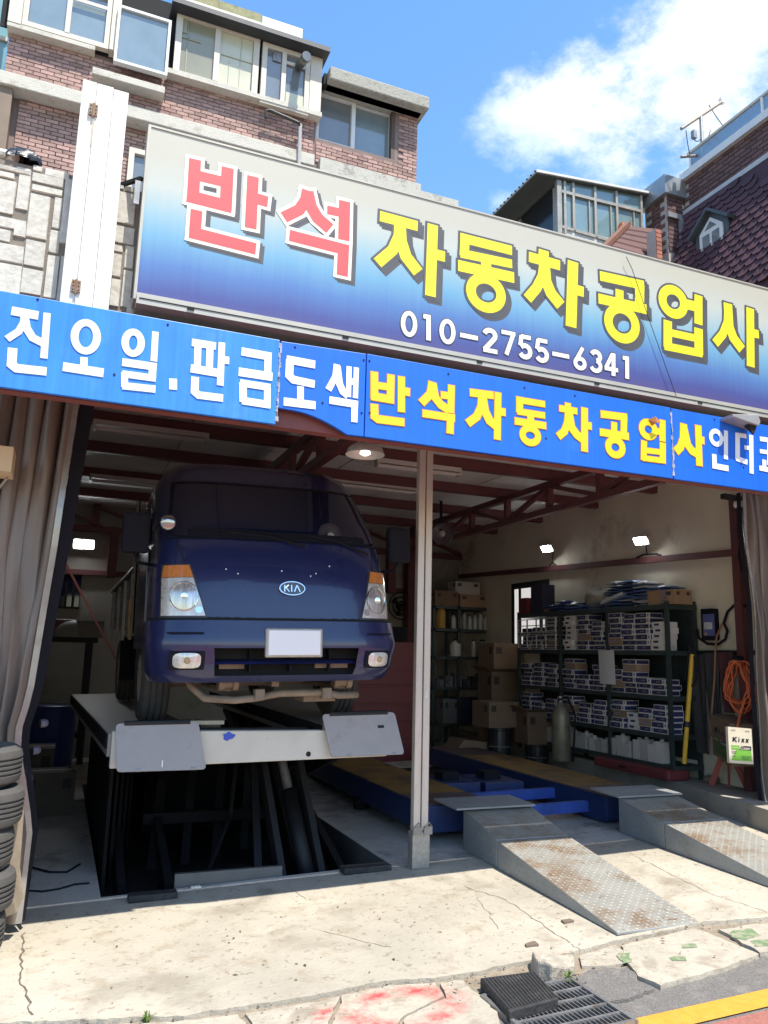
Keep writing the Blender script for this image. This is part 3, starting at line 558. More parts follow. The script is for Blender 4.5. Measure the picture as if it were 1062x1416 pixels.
wb=[-2.741,-2.170,7.904,8.611]
o=frame('balustrade',wb[0],wb[1],wb[2],wb[3],[],[g_blue],m_whitef,.03,YH-.18)
wc=[-2.110,-1.140,-1.634,8.008,8.842]
o=frame('window',wc[0],wc[1],wc[3],wc[4],[wc[2]],[g_olive,g_pale],m_cream,.07)
for (a,b_,c,d,m) in((.12,.60,.62,.64,m_cream),(.28,.30,.05,.93,m_cream),(.08,.26,.70,.93,g_pale)): B(wc[0]+(wc[2]-wc[0])*a,wc[0]+(wc[2]-wc[0])*b_,YG+.02,YG+.026,wc[3]+(wc[4]-wc[3])*c,wc[3]+(wc[4]-wc[3])*d).build('paper_sheet',mat('paper_edge',(.30,.29,.20),.5),o)
for (a,b_,c,d) in((.1,.97,.55,.56),(.56,.57,.1,.9),(.3,.31,.1,.5)): B(wc[2]+(wc[1]-wc[2])*a,wc[2]+(wc[1]-wc[2])*b_,YG+.028,YG+.034,wc[3]+(wc[4]-wc[3])*c,wc[3]+(wc[4]-wc[3])*d).build('paper_seam',mat('paper_seam',(.44,.41,.28),.5),o)
wd=[-1.104,-0.510,-0.835,7.977,8.789]
o=frame('window',wd[0],wd[1],wd[3],wd[4],[wd[2]],[g_grey,g_grey],m_cream,.06)
B(wd[2]+.04,wd[1]-.06,YG+.02,YG+.03,wd[3]+.06,wd[3]+.25).build('paper_sheet',g_pale,o); B(wd[2]+.03,wd[1]-.06,YG+.01,YG+.03,wd[3]+.62,wd[3]+.66).build('sash_rail',m_cream,o); B(wd[0]+.13,wd[2]-.04,YG+.01,YG+.03,wd[4]-.2,wd[4]-.08).build('vent_louver',m_steel,o)
B(wd[0]+.02,wd[1]+.0,YG+.01,YG+.08,wd[4]+.002,wd[4]+.20).build('window_head',m_oldc,hs)
B(wc[0]-.02,wc[1]+.02,YG+.01,YG+.08,wc[4]+.002,wc[4]+.2).build('window_head',m_cream,hs)
B(wd[1]+.003,xm+.03,YG-.01,YG+.1,zsill+.0,wd[4]+.2).build('corner_column',m_cream,hs)
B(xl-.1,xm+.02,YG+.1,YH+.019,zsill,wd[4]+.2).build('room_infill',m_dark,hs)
gx=[-2.090,-1.053,9.560]
B(-2.184,xm+.08,YH-.26,YH+3,rt,rt+.06).build('balcony_roof',mat('dark_roof_sheet',(.035,.035,.037),.5),hs)
B(gx[0],gx[1],YH+.35,YH+3,rt+.062,gx[2]).build('parapet',mat('mossy_parapet',(.30,.28,.15),.9,var=.3,scale=10,dirt=(.10,.10,.06),dsc=8,damt=.45,bump=.6),hs)
B(gx[1]+.02,gx[1]+.55,YH+.4,YH+1,rt+.062,gx[2]+.03).build('roof_box',m_whitef,hs)
# exhaust flue and drain pipe
ex=(-0.657,2.400,8.599);ey=(-0.627,2.160,8.561)
fl_=MB(); fl_.tube([ex,ey],.05,12); o=fl_.build('flue_pipe',mat('flue_metal',(.20,.19,.18),.4,.8,var=.2),hs,smooth=True); MB().tube([Vector(ey)-(Vector(ey)-Vector(ex)).normalized()*.05,Vector(ey)+(Vector(ey)-Vector(ex)).normalized()*.01],.058,12).build('flue_cap',MATS['flue_metal'],o)
MB().tube([(-1.017,2.400,7.789),(-1.022,2.400,7.883),(-0.970,2.400,7.899),(-0.622,2.400,7.843),(-0.596,2.420,7.807)],.02,8).build('drain_pipe',mat('black_pipe',(.03,.028,.028),.5),hs)
MB().tube([(-0.598,2.420,7.845),(-0.586,2.420,7.195)],.024,8).build('drain_pipe',mat('grey_pipe',(.42,.39,.37),.5),hs)
# right block: window, slab roof, ledges
o=frame('window',wx0,wx1,wz0,wz1,[(wx0+wx1)/2-.03],[g_grey,g_blue],m_whitef,.045,YH+.10)
B(wx0+.0,(wx0+wx1)/2-.0,YH+.075,YH+.1,wz0+.0,wz0+.05).box(wx0+.0,(wx0+wx1)/2,YH+.075,YH+.1,wz1-.05,wz1).box(wx0,wx0+.05,YH+.075,YH+.1,wz0+.05,wz1-.05).box((wx0+wx1)/2-.05,(wx0+wx1)/2,YH+.075,YH+.1,wz0+.05,wz1-.05).build('sash',m_whitef,o)
B(wx1-.05,wx1+.0,YH+.02,YH+.099,wz0,wz1).build('reveal',mat('brown_reveal',(.10,.065,.05),.7),o)
kz0,kz1,kx1=8.475,8.647,1.045
B(xm+.1,kx1,YH-.22,YH+7.3,kz0,kz1).build('roof_slab',m_oldc,hs,bevel=.015)
B(xm+.06,xr,YH-.1,YH+.01,zrt+.0,kz0).build('roof_trim',m_dark,hs)
B(xm+.06,xr+.01,YH-.10,YH+.019,zrb-.6,zrb).build('weathered_ledge',mat('flaking_white_concrete',(.50,.47,.40),.9,var=.25,scale=7,dirt=(.14,.125,.10),dsc=7,damt=.48,bump=.6),hs)
B(xr+.012,1.535,YH-.1,YH+.4,zrb-1.0,7.387).build('weathered_ledge',MATS['flaking_white_concrete'],hs)
# sliver of the neighbour at the far left
nbx=-3.793
nb_=E('neighbour_building',(nbx-1,3.5,0),'narrow glimpse of a neighbouring block with green tinted glass at the left edge','building')
B(nbx-3,nbx-.55,3.25,7,0,8.669).build('wall',m_cream,nb_)
for k in range(3):
    z0=6.788+k*.85; f=B(nbx-.55,nbx-.1,3.2,3.3,z0-.05,z0).build('window',m_cream,nb_); B(nbx-.55,nbx-.1,3.23,3.25,z0+.003,z0+.80).build('pane',mat('green_glass',(.20,.36,.36),.1,var=.1,coat=.6),f)
# ---------------- rooftop sunroom ----------------
YU=4.0
sr=E('rooftop_sunroom',(5,YU+1,8),'rooftop sunroom with aluminium frames and sloping slab roof behind the sign','sunroom')
ux0,ux1,uz1=4.168,5.987,9.414
g_teal=glassm('teal_glass',(.17,.25,.25)); m_dalu=mat('weathered_aluminium',(.36,.33,.28),.5,.4,var=.2,scale=6)
B(ux0,ux1+.3,YU+.05,YU+4.5,4.4,8.400).build('base_wall',mat('flaking_white_brick',(.62,.60,.55),.9,var=.2,scale=12,dirt=(.30,.26,.22),dsc=8,damt=.35,bump=.8),sr)
zb0=8.585
b=MB(); b.box(ux0+.12,ux1+.1,YU,YU+.04,zb0-.35,zb0-.02); b.build('low_wall',MATS['flaking_white_brick'],sr)
sa=(3.734,3.920,9.385);sb=(5.980,3.920,9.613)
zt=lambda x: sa[2]-.064+(x-sa[0])/(sb[0]-sa[0])*(sb[2]-sa[2])
zm=lambda x: 9.187-.02+(x-ux0)*.035
zl=lambda x: zb0-.05-(x-ux0)*.02
cols=[ux0,ux0+.13]+[4.469,4.907,5.352,5.877]
for i,x in enumerate(cols):
    wdt=.085 if i<1 else .045
    B(x,x+wdt,YU-.02,YU+.05,zb0-1.2 if i<2 else zl(x),zt(x)).build('upright',m_dalu,sr)
for i in range(len(cols)-1):
    a=cols[i]+(.085 if i<1 else .045); b_=cols[i+1]
    MB().face((a,YU+.02,zl(a)),(b_,YU+.02,zl(b_)),(b_,YU+.02,zm(b_)),(a,YU+.02,zm(a))).build('pane',g_teal,sr)
    MB().face((a,YU+.02,zm(a)),(b_,YU+.02,zm(b_)),(b_,YU+.02,zt(b_)),(a,YU+.02,zt(a))).build('pane',g_teal,sr)
    MB().bar((a,YU+.005,zm(a)),(b_,YU+.005,zm(b_)),.06,.05).build('transom',m_dalu,sr)
    MB().bar((a,YU+.005,zl(a)),(b_,YU+.005,zl(b_)),.06,.05).build('sill',m_dalu,sr)
    if i in(2,3,4): B((a+b_)/2-.012+.1,(a+b_)/2+.012+.1,YU-.01,YU+.03,zl(b_),zm(a)).build('sash_stile',m_dalu,sr)
# dark left side
for k in range(4):
    y0=YU+.06+k*1.05; B(ux0+.0,ux0+.05,y0,y0+.05,zb0-1.2,zt(ux0)-.1).build('upright',m_dalu,sr)
    MB().face((ux0+.03,y0+.05,zb0-1.2),(ux0+.03,y0+1.05,zb0-1.2),(ux0+.03,y0+1.05,zt(ux0)-.05),(ux0+.03,y0+.05,zt(ux0)-.05)).build('pane',mat('dark_glass',(.02,.022,.025),.15),sr)
rf=MB(); rf.prism([(sa[0],sa[2]-.0),(sb[0]+.1,sb[2]),(sb[0]+.1,sb[2]-.04),(sa[0],sa[2]-.04)],lambda x,z,d:(x,d,z),3.92,8.6); rf.build('slab_roof',mat('pale_roof_sheet',(.60,.585,.55),.6,var=.1,dirt=(.3,.28,.25),dsc=4,damt=.2),sr)
rf=MB(); rf.prism([(sa[0]+.01,sa[2]-.046),(sb[0]+.09,sb[2]-.046),(sb[0]+.09,sb[2]-.062),(sa[0]+.01,sa[2]-.062)],lambda x,z,d:(x,d,z),3.95,8.5); rf.build('soffit',mat('shade_toned_soffit',(.07,.075,.06),.8,var=.2),sr)  # thin sheet whose dark colour paints shade onto the roof's underside
b=MB()
for k in range(40): b.lathe((sa[0]-.0,3.95+k*.12,sa[2]-.02),(-1,0,0),[(.016,0),(.016,.02)],6)
b.build('roof_edge_caps',MATS['black_pipe'],sr,kind='stuff')
# ---------------- shingled house on the right ----------------
XT=6.5
th=E('shingled_house',(7.5,2,0),'dark brick house with plum coloured scalloped shingle mansard at the right edge','house')
m_dbrick=mat('plum_brick',(.115,.060,.055),.8,var=.2,scale=12,rand=.3,bump=.4)
m_dmort=mat('pale_mortar',(.42,.36,.32),.9,var=.15)
zP=9.695; zQ=9.066
YE=3.6
B(XT,XT+5,-8,YE,0,zP).build('wall',m_dmort,th)
bm2=bpy.data.meshes.new('brick'); _b=MB(); _b.box(-.02,.03,0,.205,0,.062); bm2.from_pydata(_b.v,[],_b.f); bm2.materials.append(m_dbrick)
z=zQ+.10;r=0;cnt=0
while z<zP-.05:
    y=YE-.21-(.11 if r%2 else 0)
    while y>-1.2 and cnt<260:
        o=bpy.data.objects.new('brick',bm2);COL.objects.link(o);o.parent=th;o.location=Vector((XT,y,z))-Vector(th.location);cnt+=1
        y-=.22
    z+=.078;r+=1
b=MB(); b.box(XT-.06,XT+.1,-8,YE,zQ,zQ+.085); b.build('string_course',mat('grey_coping',(.45,.44,.44),.6,var=.1),th)
b=MB(); b.box(XT-.10,XT+.4,-8,YE,zP,zP+.13); b.build('coping',mat('white_coping',(.62,.62,.62),.5,var=.08),th)
b=MB(); b.box(XT+.02,XT+.03,-8,YE-.15,zP+.15,zP+.46); b.build('railing_glass',mat('blue_rail_glass',(.20,.30,.42),.12,var=.06,coat=.5),th)
MB().tube([(XT+.02,-8,zP+.49),(XT+.02,YE-.1,zP+.49)],.03,10).build('hand_rail',mat('stainless',(.40,.37,.34),.35,.8),th)
for k in range(7): B(XT+.0,XT+.04,YE-.17-k*1.5,YE-.13-k*1.5,zP+.13,zP+.47).build('rail_post',m_whitef,th)
# mansard shingles: rows of scalloped tabs on a slope
sl_t=Vector((XT-.06,0,zQ)); slope=Vector((-.30,0,-1)).normalized()
b=MB(); b.face((XT-.05,-8,zQ-.0),(XT-.05,YE,zQ-.0),(XT-.05-.3*2.8,YE,zQ-2.8),(XT-.05-.3*2.8,-8,zQ-2.8)); m_sh=mat('plum_shingle',(.070,.028,.036),.8,var=.25,scale=25,rand=.3,bump=.5,bsc=90); b.build('mansard',m_sh,th)
b=MB(); b.box(XT-.9,XT+.5,YE-.02,YE+.0,0,zQ-2.6); 
nrm=Vector((-1,0,.3)).normalized()
shm=bpy.data.meshes.new('shingle'); _b=MB()
poly=[(-.10,0),(.10,0),(.10,-.10),(.06,-.17),(-.06,-.17),(-.10,-.10)]
def sp(a,c,d): return Vector((0,a,0))+slope*(-c)+nrm*(d+(.022*(-c)/.17))
_b.prism(poly,sp,0,.012); shm.from_pydata([tuple(v) for v in _b.v],[],_b.f); shm.materials.append(m_sh)
cnt=0
for row in range(17):
    for k in range(30):
        y=YE-.12-k*.2-(.1 if row%2 else 0)
        if y<YE-.3-1.0-row*.18 or cnt>=298: break
        o=bpy.data.objects.new('shingle',shm);COL.objects.link(o);o.parent=th
        o.location=Vector((XT-.055,y,zQ))+slope*(.14*row+.005)+nrm*.006-Vector(th.location);cnt+=1
# dormer
dy0,dy1,dz0,dz1,dza=2.458,2.926,7.832,8.257,8.463
DX=6.1; ym=(dy0+dy1)/2
dm=MB(); dm.prism([(dy0-.10,dz0-.05),(dy0-.10,dz1+.02),(ym,dza+.10),(dy1+.10,dz1+.02),(dy1+.10,dz0-.05)],lambda a,z,d:(d,a,z),DX+.02,DX+.7); o=dm.build('dormer',mat('slate_grey_flashing',(.085,.095,.10),.45,.3,var=.2,scale=5),th)
dm=MB(); dm.prism([(dy0-.16,dz1-.02),(ym,dza+.10),(ym,dza+.15),(dy0-.19,dz1+.03)],lambda a,z,d:(d,a,z),DX-.08,DX+.75); dm.prism([(dy1+.16,dz1-.02),(dy1+.19,dz1+.03),(ym,dza+.15),(ym,dza+.10)],lambda a,z,d:(d,a,z),DX-.08,DX+.75); dm.build('dormer_roof',MATS['slate_grey_flashing'],o)
dm=MB(); dm.prism([(dy0,dz0),(dy0,dz1),(ym,dza),(dy1,dz1),(dy1,dz0)],lambda a,z,d:(d,a,z),DX-.0,DX+.03); dm.build('dormer_window',m_whitef,o)
for a,b_ in((.14,.44),(.56,.86)):
    dm=MB(); dm.box(DX-.01,DX+.0,dy0+(dy1-dy0)*a,dy0+(dy1-dy0)*b_,dz0+.07,dz1-.06); dm.build('pane',g_grey,o)
dm=MB(); dm.prism([(ym-.12,dz1+.02),(ym,dza-.07),(ym+.12,dz1+.02)],lambda a,z,d:(d,a,z),DX-.008,DX-.001); dm.build('pane',g_grey,o)
# metal capped brick corner, downpipe
kx=6.072;ky0=4.158;kz_=9.378;kzb=9.719
cb=B(kx+.05,XT+.3,3.63,ky0,5,kz_).build('brick_pier',m_dmort,th)
B(kx-.04,XT+.1,3.55,ky0+.05,kz_+.002,kzb).build('pier_cap',mat('zinc_sheet',(.36,.37,.37),.4,.6,var=.15,scale=3),th)
for row in range(13):
    z=kz_-.075-row*.078
    for k in range(2):
        x=kx+.06+k*.2-(.08 if row%2 else 0); x0=max(x,kx+.055)
        B(x0,min(x+.19,XT-.0),3.612,3.65,z,z+.062).build('brick',m_dbrick,th)
    for k in range(4):
        y=3.68+k*.22+(.1 if row%2 else 0)
        if y+.2<ky0: B(kx+.032,kx+.07,y,y+.2,z,z+.062).build('brick',m_dbrick,th)
B(kx+.02,kx+.32,3.56,3.60,kz_-.42,kz_-.33).build('pier_band',MATS['zinc_sheet'],th)
MB().bar((kx+.28,3.54,5),(kx+.28,3.54,kz_-.44),.09,.07,(0,1,0)).build('downpipe',MATS['zinc_sheet'],th)
# small lean to roof with orange ridge cap
lt=E('lean_to_roof',(5.5,3.5,7),'small brown lean-to roof with an orange ridge cap beside the sunroom','roof')
La=(5.475,3.800,8.730);Lb=(4.491,3.200,7.758);Lc=(5.563,3.200,7.709);Ld=(6.088,3.800,8.827)
m_bt=mat('brown_tile_roof',(.10,.045,.038),.8,var=.25,scale=6,rand=.2)
for k in range(6):
    a0,a1=k/6,(k+1)/6; va=Vector(La);vb=Vector(Lb);vc=Vector(Lc);vd=Vector(Ld)
    p0=va.lerp(vb,a0)+Vector((0,0,.015));p1=va.lerp(vb,a1)+Vector((0,0,.045));q0=vd.lerp(vc,a0)+Vector((0,0,.015));q1=vd.lerp(vc,a1)+Vector((0,0,.045))
    MB().face(p0,p1,q1,q0).face(p1,p1-Vector((0,0,.05)),q1-Vector((0,0,.05)),q1).build('tile_course',m_bt,lt)
MB().face(La,Ld,Lc,Lb).face(Lb,Lc,(Lc[0],3.4,5),(Lb[0],3.4,5)).build('roof_deck',m_bt,lt)
MB().bar(Vector(La)+Vector((-.04,-.0,.05)),Vector(Lb)+Vector((-.04,0,.05)),.09,.07).build('verge',mat('rust_brown',(.20,.085,.055),.8,var=.2),lt)
MB().bar(Vector(La)+Vector((-.1,.12,.07)),Vector(La)+Vector((.16,.12,.03)),.1,.09).build('ridge_cap',mat('orange_tile',(.55,.20,.075),.8,var=.15),lt)
Lf=(5.375,3.150,8.309);Lg=(5.474,3.150,7.665)
B(Lf[0],Lf[0]+.11,3.1,3.3,5,Lf[2]).build('brick_edge',m_dmort,lt)
for k in range(22):
    z=Lf[2]-.07-k*.072; B(Lf[0]+.004,Lf[0]+.106,3.085,3.12,z,z+.06).build('brick',mat('orange_red_brick',(.36,.13,.085),.85,var=.2,rand=.2),lt)
# antenna mast on the roof
A0=(6.103,3.200,10.351);A1=(7.041,3.200,11.154);A2=(6.546,3.200,10.719);A3=(6.523,3.200,10.099);A4=(6.171,3.300,9.913)
an=E('roof_antenna',A3,'rusty antenna pole frame with loose wires on the roof of the shingled house','antenna')
m_ap=mat('antenna_pole',(.25,.20,.16),.6,.4,var=.3,scale=10)
MB().tube([A0,A1],.028,8).build('cross_arm',m_ap,an); MB().tube([A2,(A2[0],A2[1],A3[2]-.6)],.03,8).build('mast',mat('grey_mast',(.40,.38,.35),.5,.5),an)
MB().lathe(Vector(A1)-Vector((0,0,.03)),(0,0,1),[(.05,0),(.05,.09),(.02,.1)],8).build('end_cap',m_whitef,an)
MB().bar(Vector(A0)+Vector((.25,-.02,.02)),Vector(A0)+Vector((.25,-.02,-.12)),.07,.07,(0,1,0)).build('clamp',m_steel,an)
MB().tube([A4,Vector(A4)+Vector((.4,0,.14))],.025,8).build('lower_arm',m_ap,an)
def wire(a,c,sag,r=.006,n=8):
    a=Vector(a);c=Vector(c); return [a.lerp(c,i/n)+Vector((0,0,-sag*4*(i/n)*(1-i/n))) for i in range(n+1)]
for a,c,s in((Vector(A0)+Vector((.1,0,0)),Vector(A4)+Vector((.2,0,.1)),.1),(Vector(A0)+Vector((.25,0,-.1)),Vector(A3)+Vector((0,0,.2)),.06),(Vector(A4)+Vector((.3,0,.1)),Vector(A2)+Vector((.2,0,-.2)),.12),(Vector(A1)-Vector((.3,0,.15)),Vector(A1)+Vector((.15,-.1,-.75)),.05)):
    MB().tube(wire(a,c,s),.007,5).build('wire',m_dark,an)
# ---------------- signs ----------------
YB_=-1.5; YM=-1.4
MAIN_L=[('red',[('L',0.0713,[(-2.216,4.507),(-2.211,4.253)]),('L',0.0742,[(-2.019,4.507),(-2.015,4.229)]),('L',0.066,[(-2.222,4.405),(-2.013,4.406)]),('L',0.0793,[(-2.248,4.259),(-1.979,4.253)]),('L',0.0722,[(-1.861,4.491),(-1.857,4.143)]),('L',0.0718,[(-1.846,4.349),(-1.76,4.344)]),('L',0.069,[(-2.185,4.18),(-2.185,4.036)]),('L',0.0744,[(-2.218,4.031),(-1.817,4.015)])]),('red',[('L',0.0715,[(-1.511,4.49),(-1.521,4.416),(-1.558,4.343),(-1.654,4.267)]),('L',0.0823,[(-1.511,4.485),(-1.486,4.389),(-1.436,4.317),(-1.352,4.264)]),('L',0.0763,[(-1.26,4.48),(-1.256,4.208)]),('L',0.0587,[(-1.375,4.39),(-1.26,4.393)]),('L',0.0744,[(-1.613,4.155),(-1.219,4.143)]),('L',0.0749,[(-1.256,4.145),(-1.258,3.962)])]),('yel',[('L',0.0733,[(-1.013,4.437),(-0.74,4.432)]),('L',0.0738,[(-0.871,4.433),(-0.876,4.321),(-0.917,4.216),(-1.02,4.102)]),('L',0.0859,[(-0.871,4.433),(-0.861,4.302),(-0.821,4.194),(-0.73,4.101)]),('L',0.0777,[(-0.628,4.471),(-0.638,3.95)]),('L',0.0762,[(-0.62,4.258),(-0.533,4.257)])]),('yel',[('L',0.0711,[(-0.418,4.426),(-0.008,4.424)]),('L',0.0703,[(-0.381,4.432),(-0.388,4.294)]),('L',0.0656,[(-0.417,4.31),(-0.008,4.322)]),('L',0.08,[(-0.216,4.318),(-0.216,4.223)]),('L',0.0807,[(-0.433,4.216),(0.008,4.222)]),('O',0.0746,(-0.216,4.06),0.118,0.106)]),('yel',[('L',0.085,[(0.256,4.489),(0.252,4.409)]),('L',0.0787,[(0.13,4.409),(0.394,4.401)]),('L',0.0763,[(0.258,4.394),(0.241,4.28),(0.192,4.184),(0.115,4.086)]),('L',0.0925,[(0.258,4.394),(0.27,4.255),(0.312,4.17),(0.394,4.093)]),('L',0.0919,[(0.507,4.458),(0.478,3.945)]),('L',0.0803,[(0.506,4.242),(0.595,4.237)])]),('yel',[('L',0.0765,[(0.744,4.397),(1.152,4.407)]),('L',0.0857,[(1.112,4.41),(1.099,4.218)]),('L',0.0734,[(0.919,4.323),(0.916,4.23)]),('L',0.0789,[(0.725,4.214),(1.167,4.216)]),('O',0.0757,(0.933,4.058),0.124,0.117)]),('yel',[('O',0.0771,(1.429,4.331),0.105,0.099),('L',0.084,[(1.533,4.337),(1.664,4.337)]),('L',0.0808,[(1.685,4.438),(1.67,4.192)]),('L',0.0811,[(1.366,4.165),(1.355,3.945)]),('L',0.0852,[(1.668,4.159),(1.659,3.945)]),('L',0.0609,[(1.328,4.069),(1.702,4.072)]),('L',0.0638,[(1.322,3.952),(1.694,3.956)])]),('yel',[('L',0.0741,[(1.986,4.431),(1.97,4.265),(1.916,4.158),(1.831,4.065)]),('L',0.0903,[(1.986,4.431),(1.988,4.236),(2.025,4.146),(2.11,4.064)]),('L',0.0827,[(2.225,4.438),(2.191,3.933)]),('L',0.072,[(2.214,4.226),(2.301,4.226)])]),('white',[('O',0.0307,(-0.788,3.726),0.043,0.074)]),('white',[('L',0.0321,[(-0.649,3.816),(-0.646,3.638)]),('L',0.031,[(-0.686,3.8),(-0.66,3.8)])]),('white',[('O',0.0309,(-0.508,3.725),0.044,0.073)]),('white',[('L',0.031,[(-0.414,3.72),(-0.279,3.719)])]),('white',[('L',0.034,[(-0.227,3.765),(-0.221,3.777),(-0.211,3.787),(-0.198,3.793),(-0.183,3.794),(-0.168,3.791),(-0.155,3.783),(-0.147,3.773),(-0.144,3.76),(-0.146,3.747),(-0.153,3.736),(-0.227,3.65)]),('L',0.0301,[(-0.236,3.648),(-0.128,3.647)])]),('white',[('L',0.03,[(-0.095,3.802),(0.015,3.802)]),('L',0.0306,[(-0.001,3.8),(-0.057,3.642)])]),('white',[('L',0.031,[(0.139,3.797),(0.06,3.797)]),('L',0.0313,[(0.064,3.802),(0.054,3.729)]),('L',0.0338,[(0.06,3.719),(0.074,3.73),(0.091,3.734),(0.109,3.731),(0.123,3.721),(0.132,3.706),(0.134,3.688),(0.129,3.671),(0.117,3.658),(0.101,3.651),(0.083,3.651),(0.067,3.658),(0.055,3.671)])]),('white',[('L',0.03,[(0.276,3.795),(0.196,3.795)]),('L',0.0314,[(0.2,3.8),(0.19,3.727)]),('L',0.0335,[(0.196,3.717),(0.21,3.728),(0.227,3.732),(0.245,3.729),(0.259,3.719),(0.269,3.703),(0.27,3.686),(0.265,3.669),(0.253,3.656),(0.237,3.649),(0.219,3.649),(0.203,3.656),(0.191,3.669)])]),('white',[('L',0.03,[(0.317,3.716),(0.458,3.715)])]),('white',[('O',0.0316,(0.55,3.682),0.04,0.036),('L',0.0296,[(0.577,3.804),(0.511,3.691)])]),('white',[('L',0.035,[(0.654,3.771),(0.662,3.783),(0.675,3.791),(0.691,3.794),(0.706,3.79),(0.718,3.781),(0.725,3.768),(0.726,3.754),(0.72,3.74),(0.709,3.73),(0.694,3.725)]),('L',0.0305,[(0.695,3.724),(0.711,3.718),(0.723,3.706),(0.728,3.691),(0.726,3.675),(0.718,3.661),(0.704,3.652),(0.687,3.648),(0.67,3.651),(0.656,3.66),(0.647,3.673)])]),('white',[('L',0.0338,[(0.847,3.809),(0.841,3.636)]),('L',0.0302,[(0.837,3.8),(0.776,3.688)]),('L',0.03,[(0.764,3.684),(0.883,3.684)])]),('white',[('L',0.0338,[(0.97,3.807),(0.964,3.634)]),('L',0.03,[(0.929,3.791),(0.958,3.791)])])]
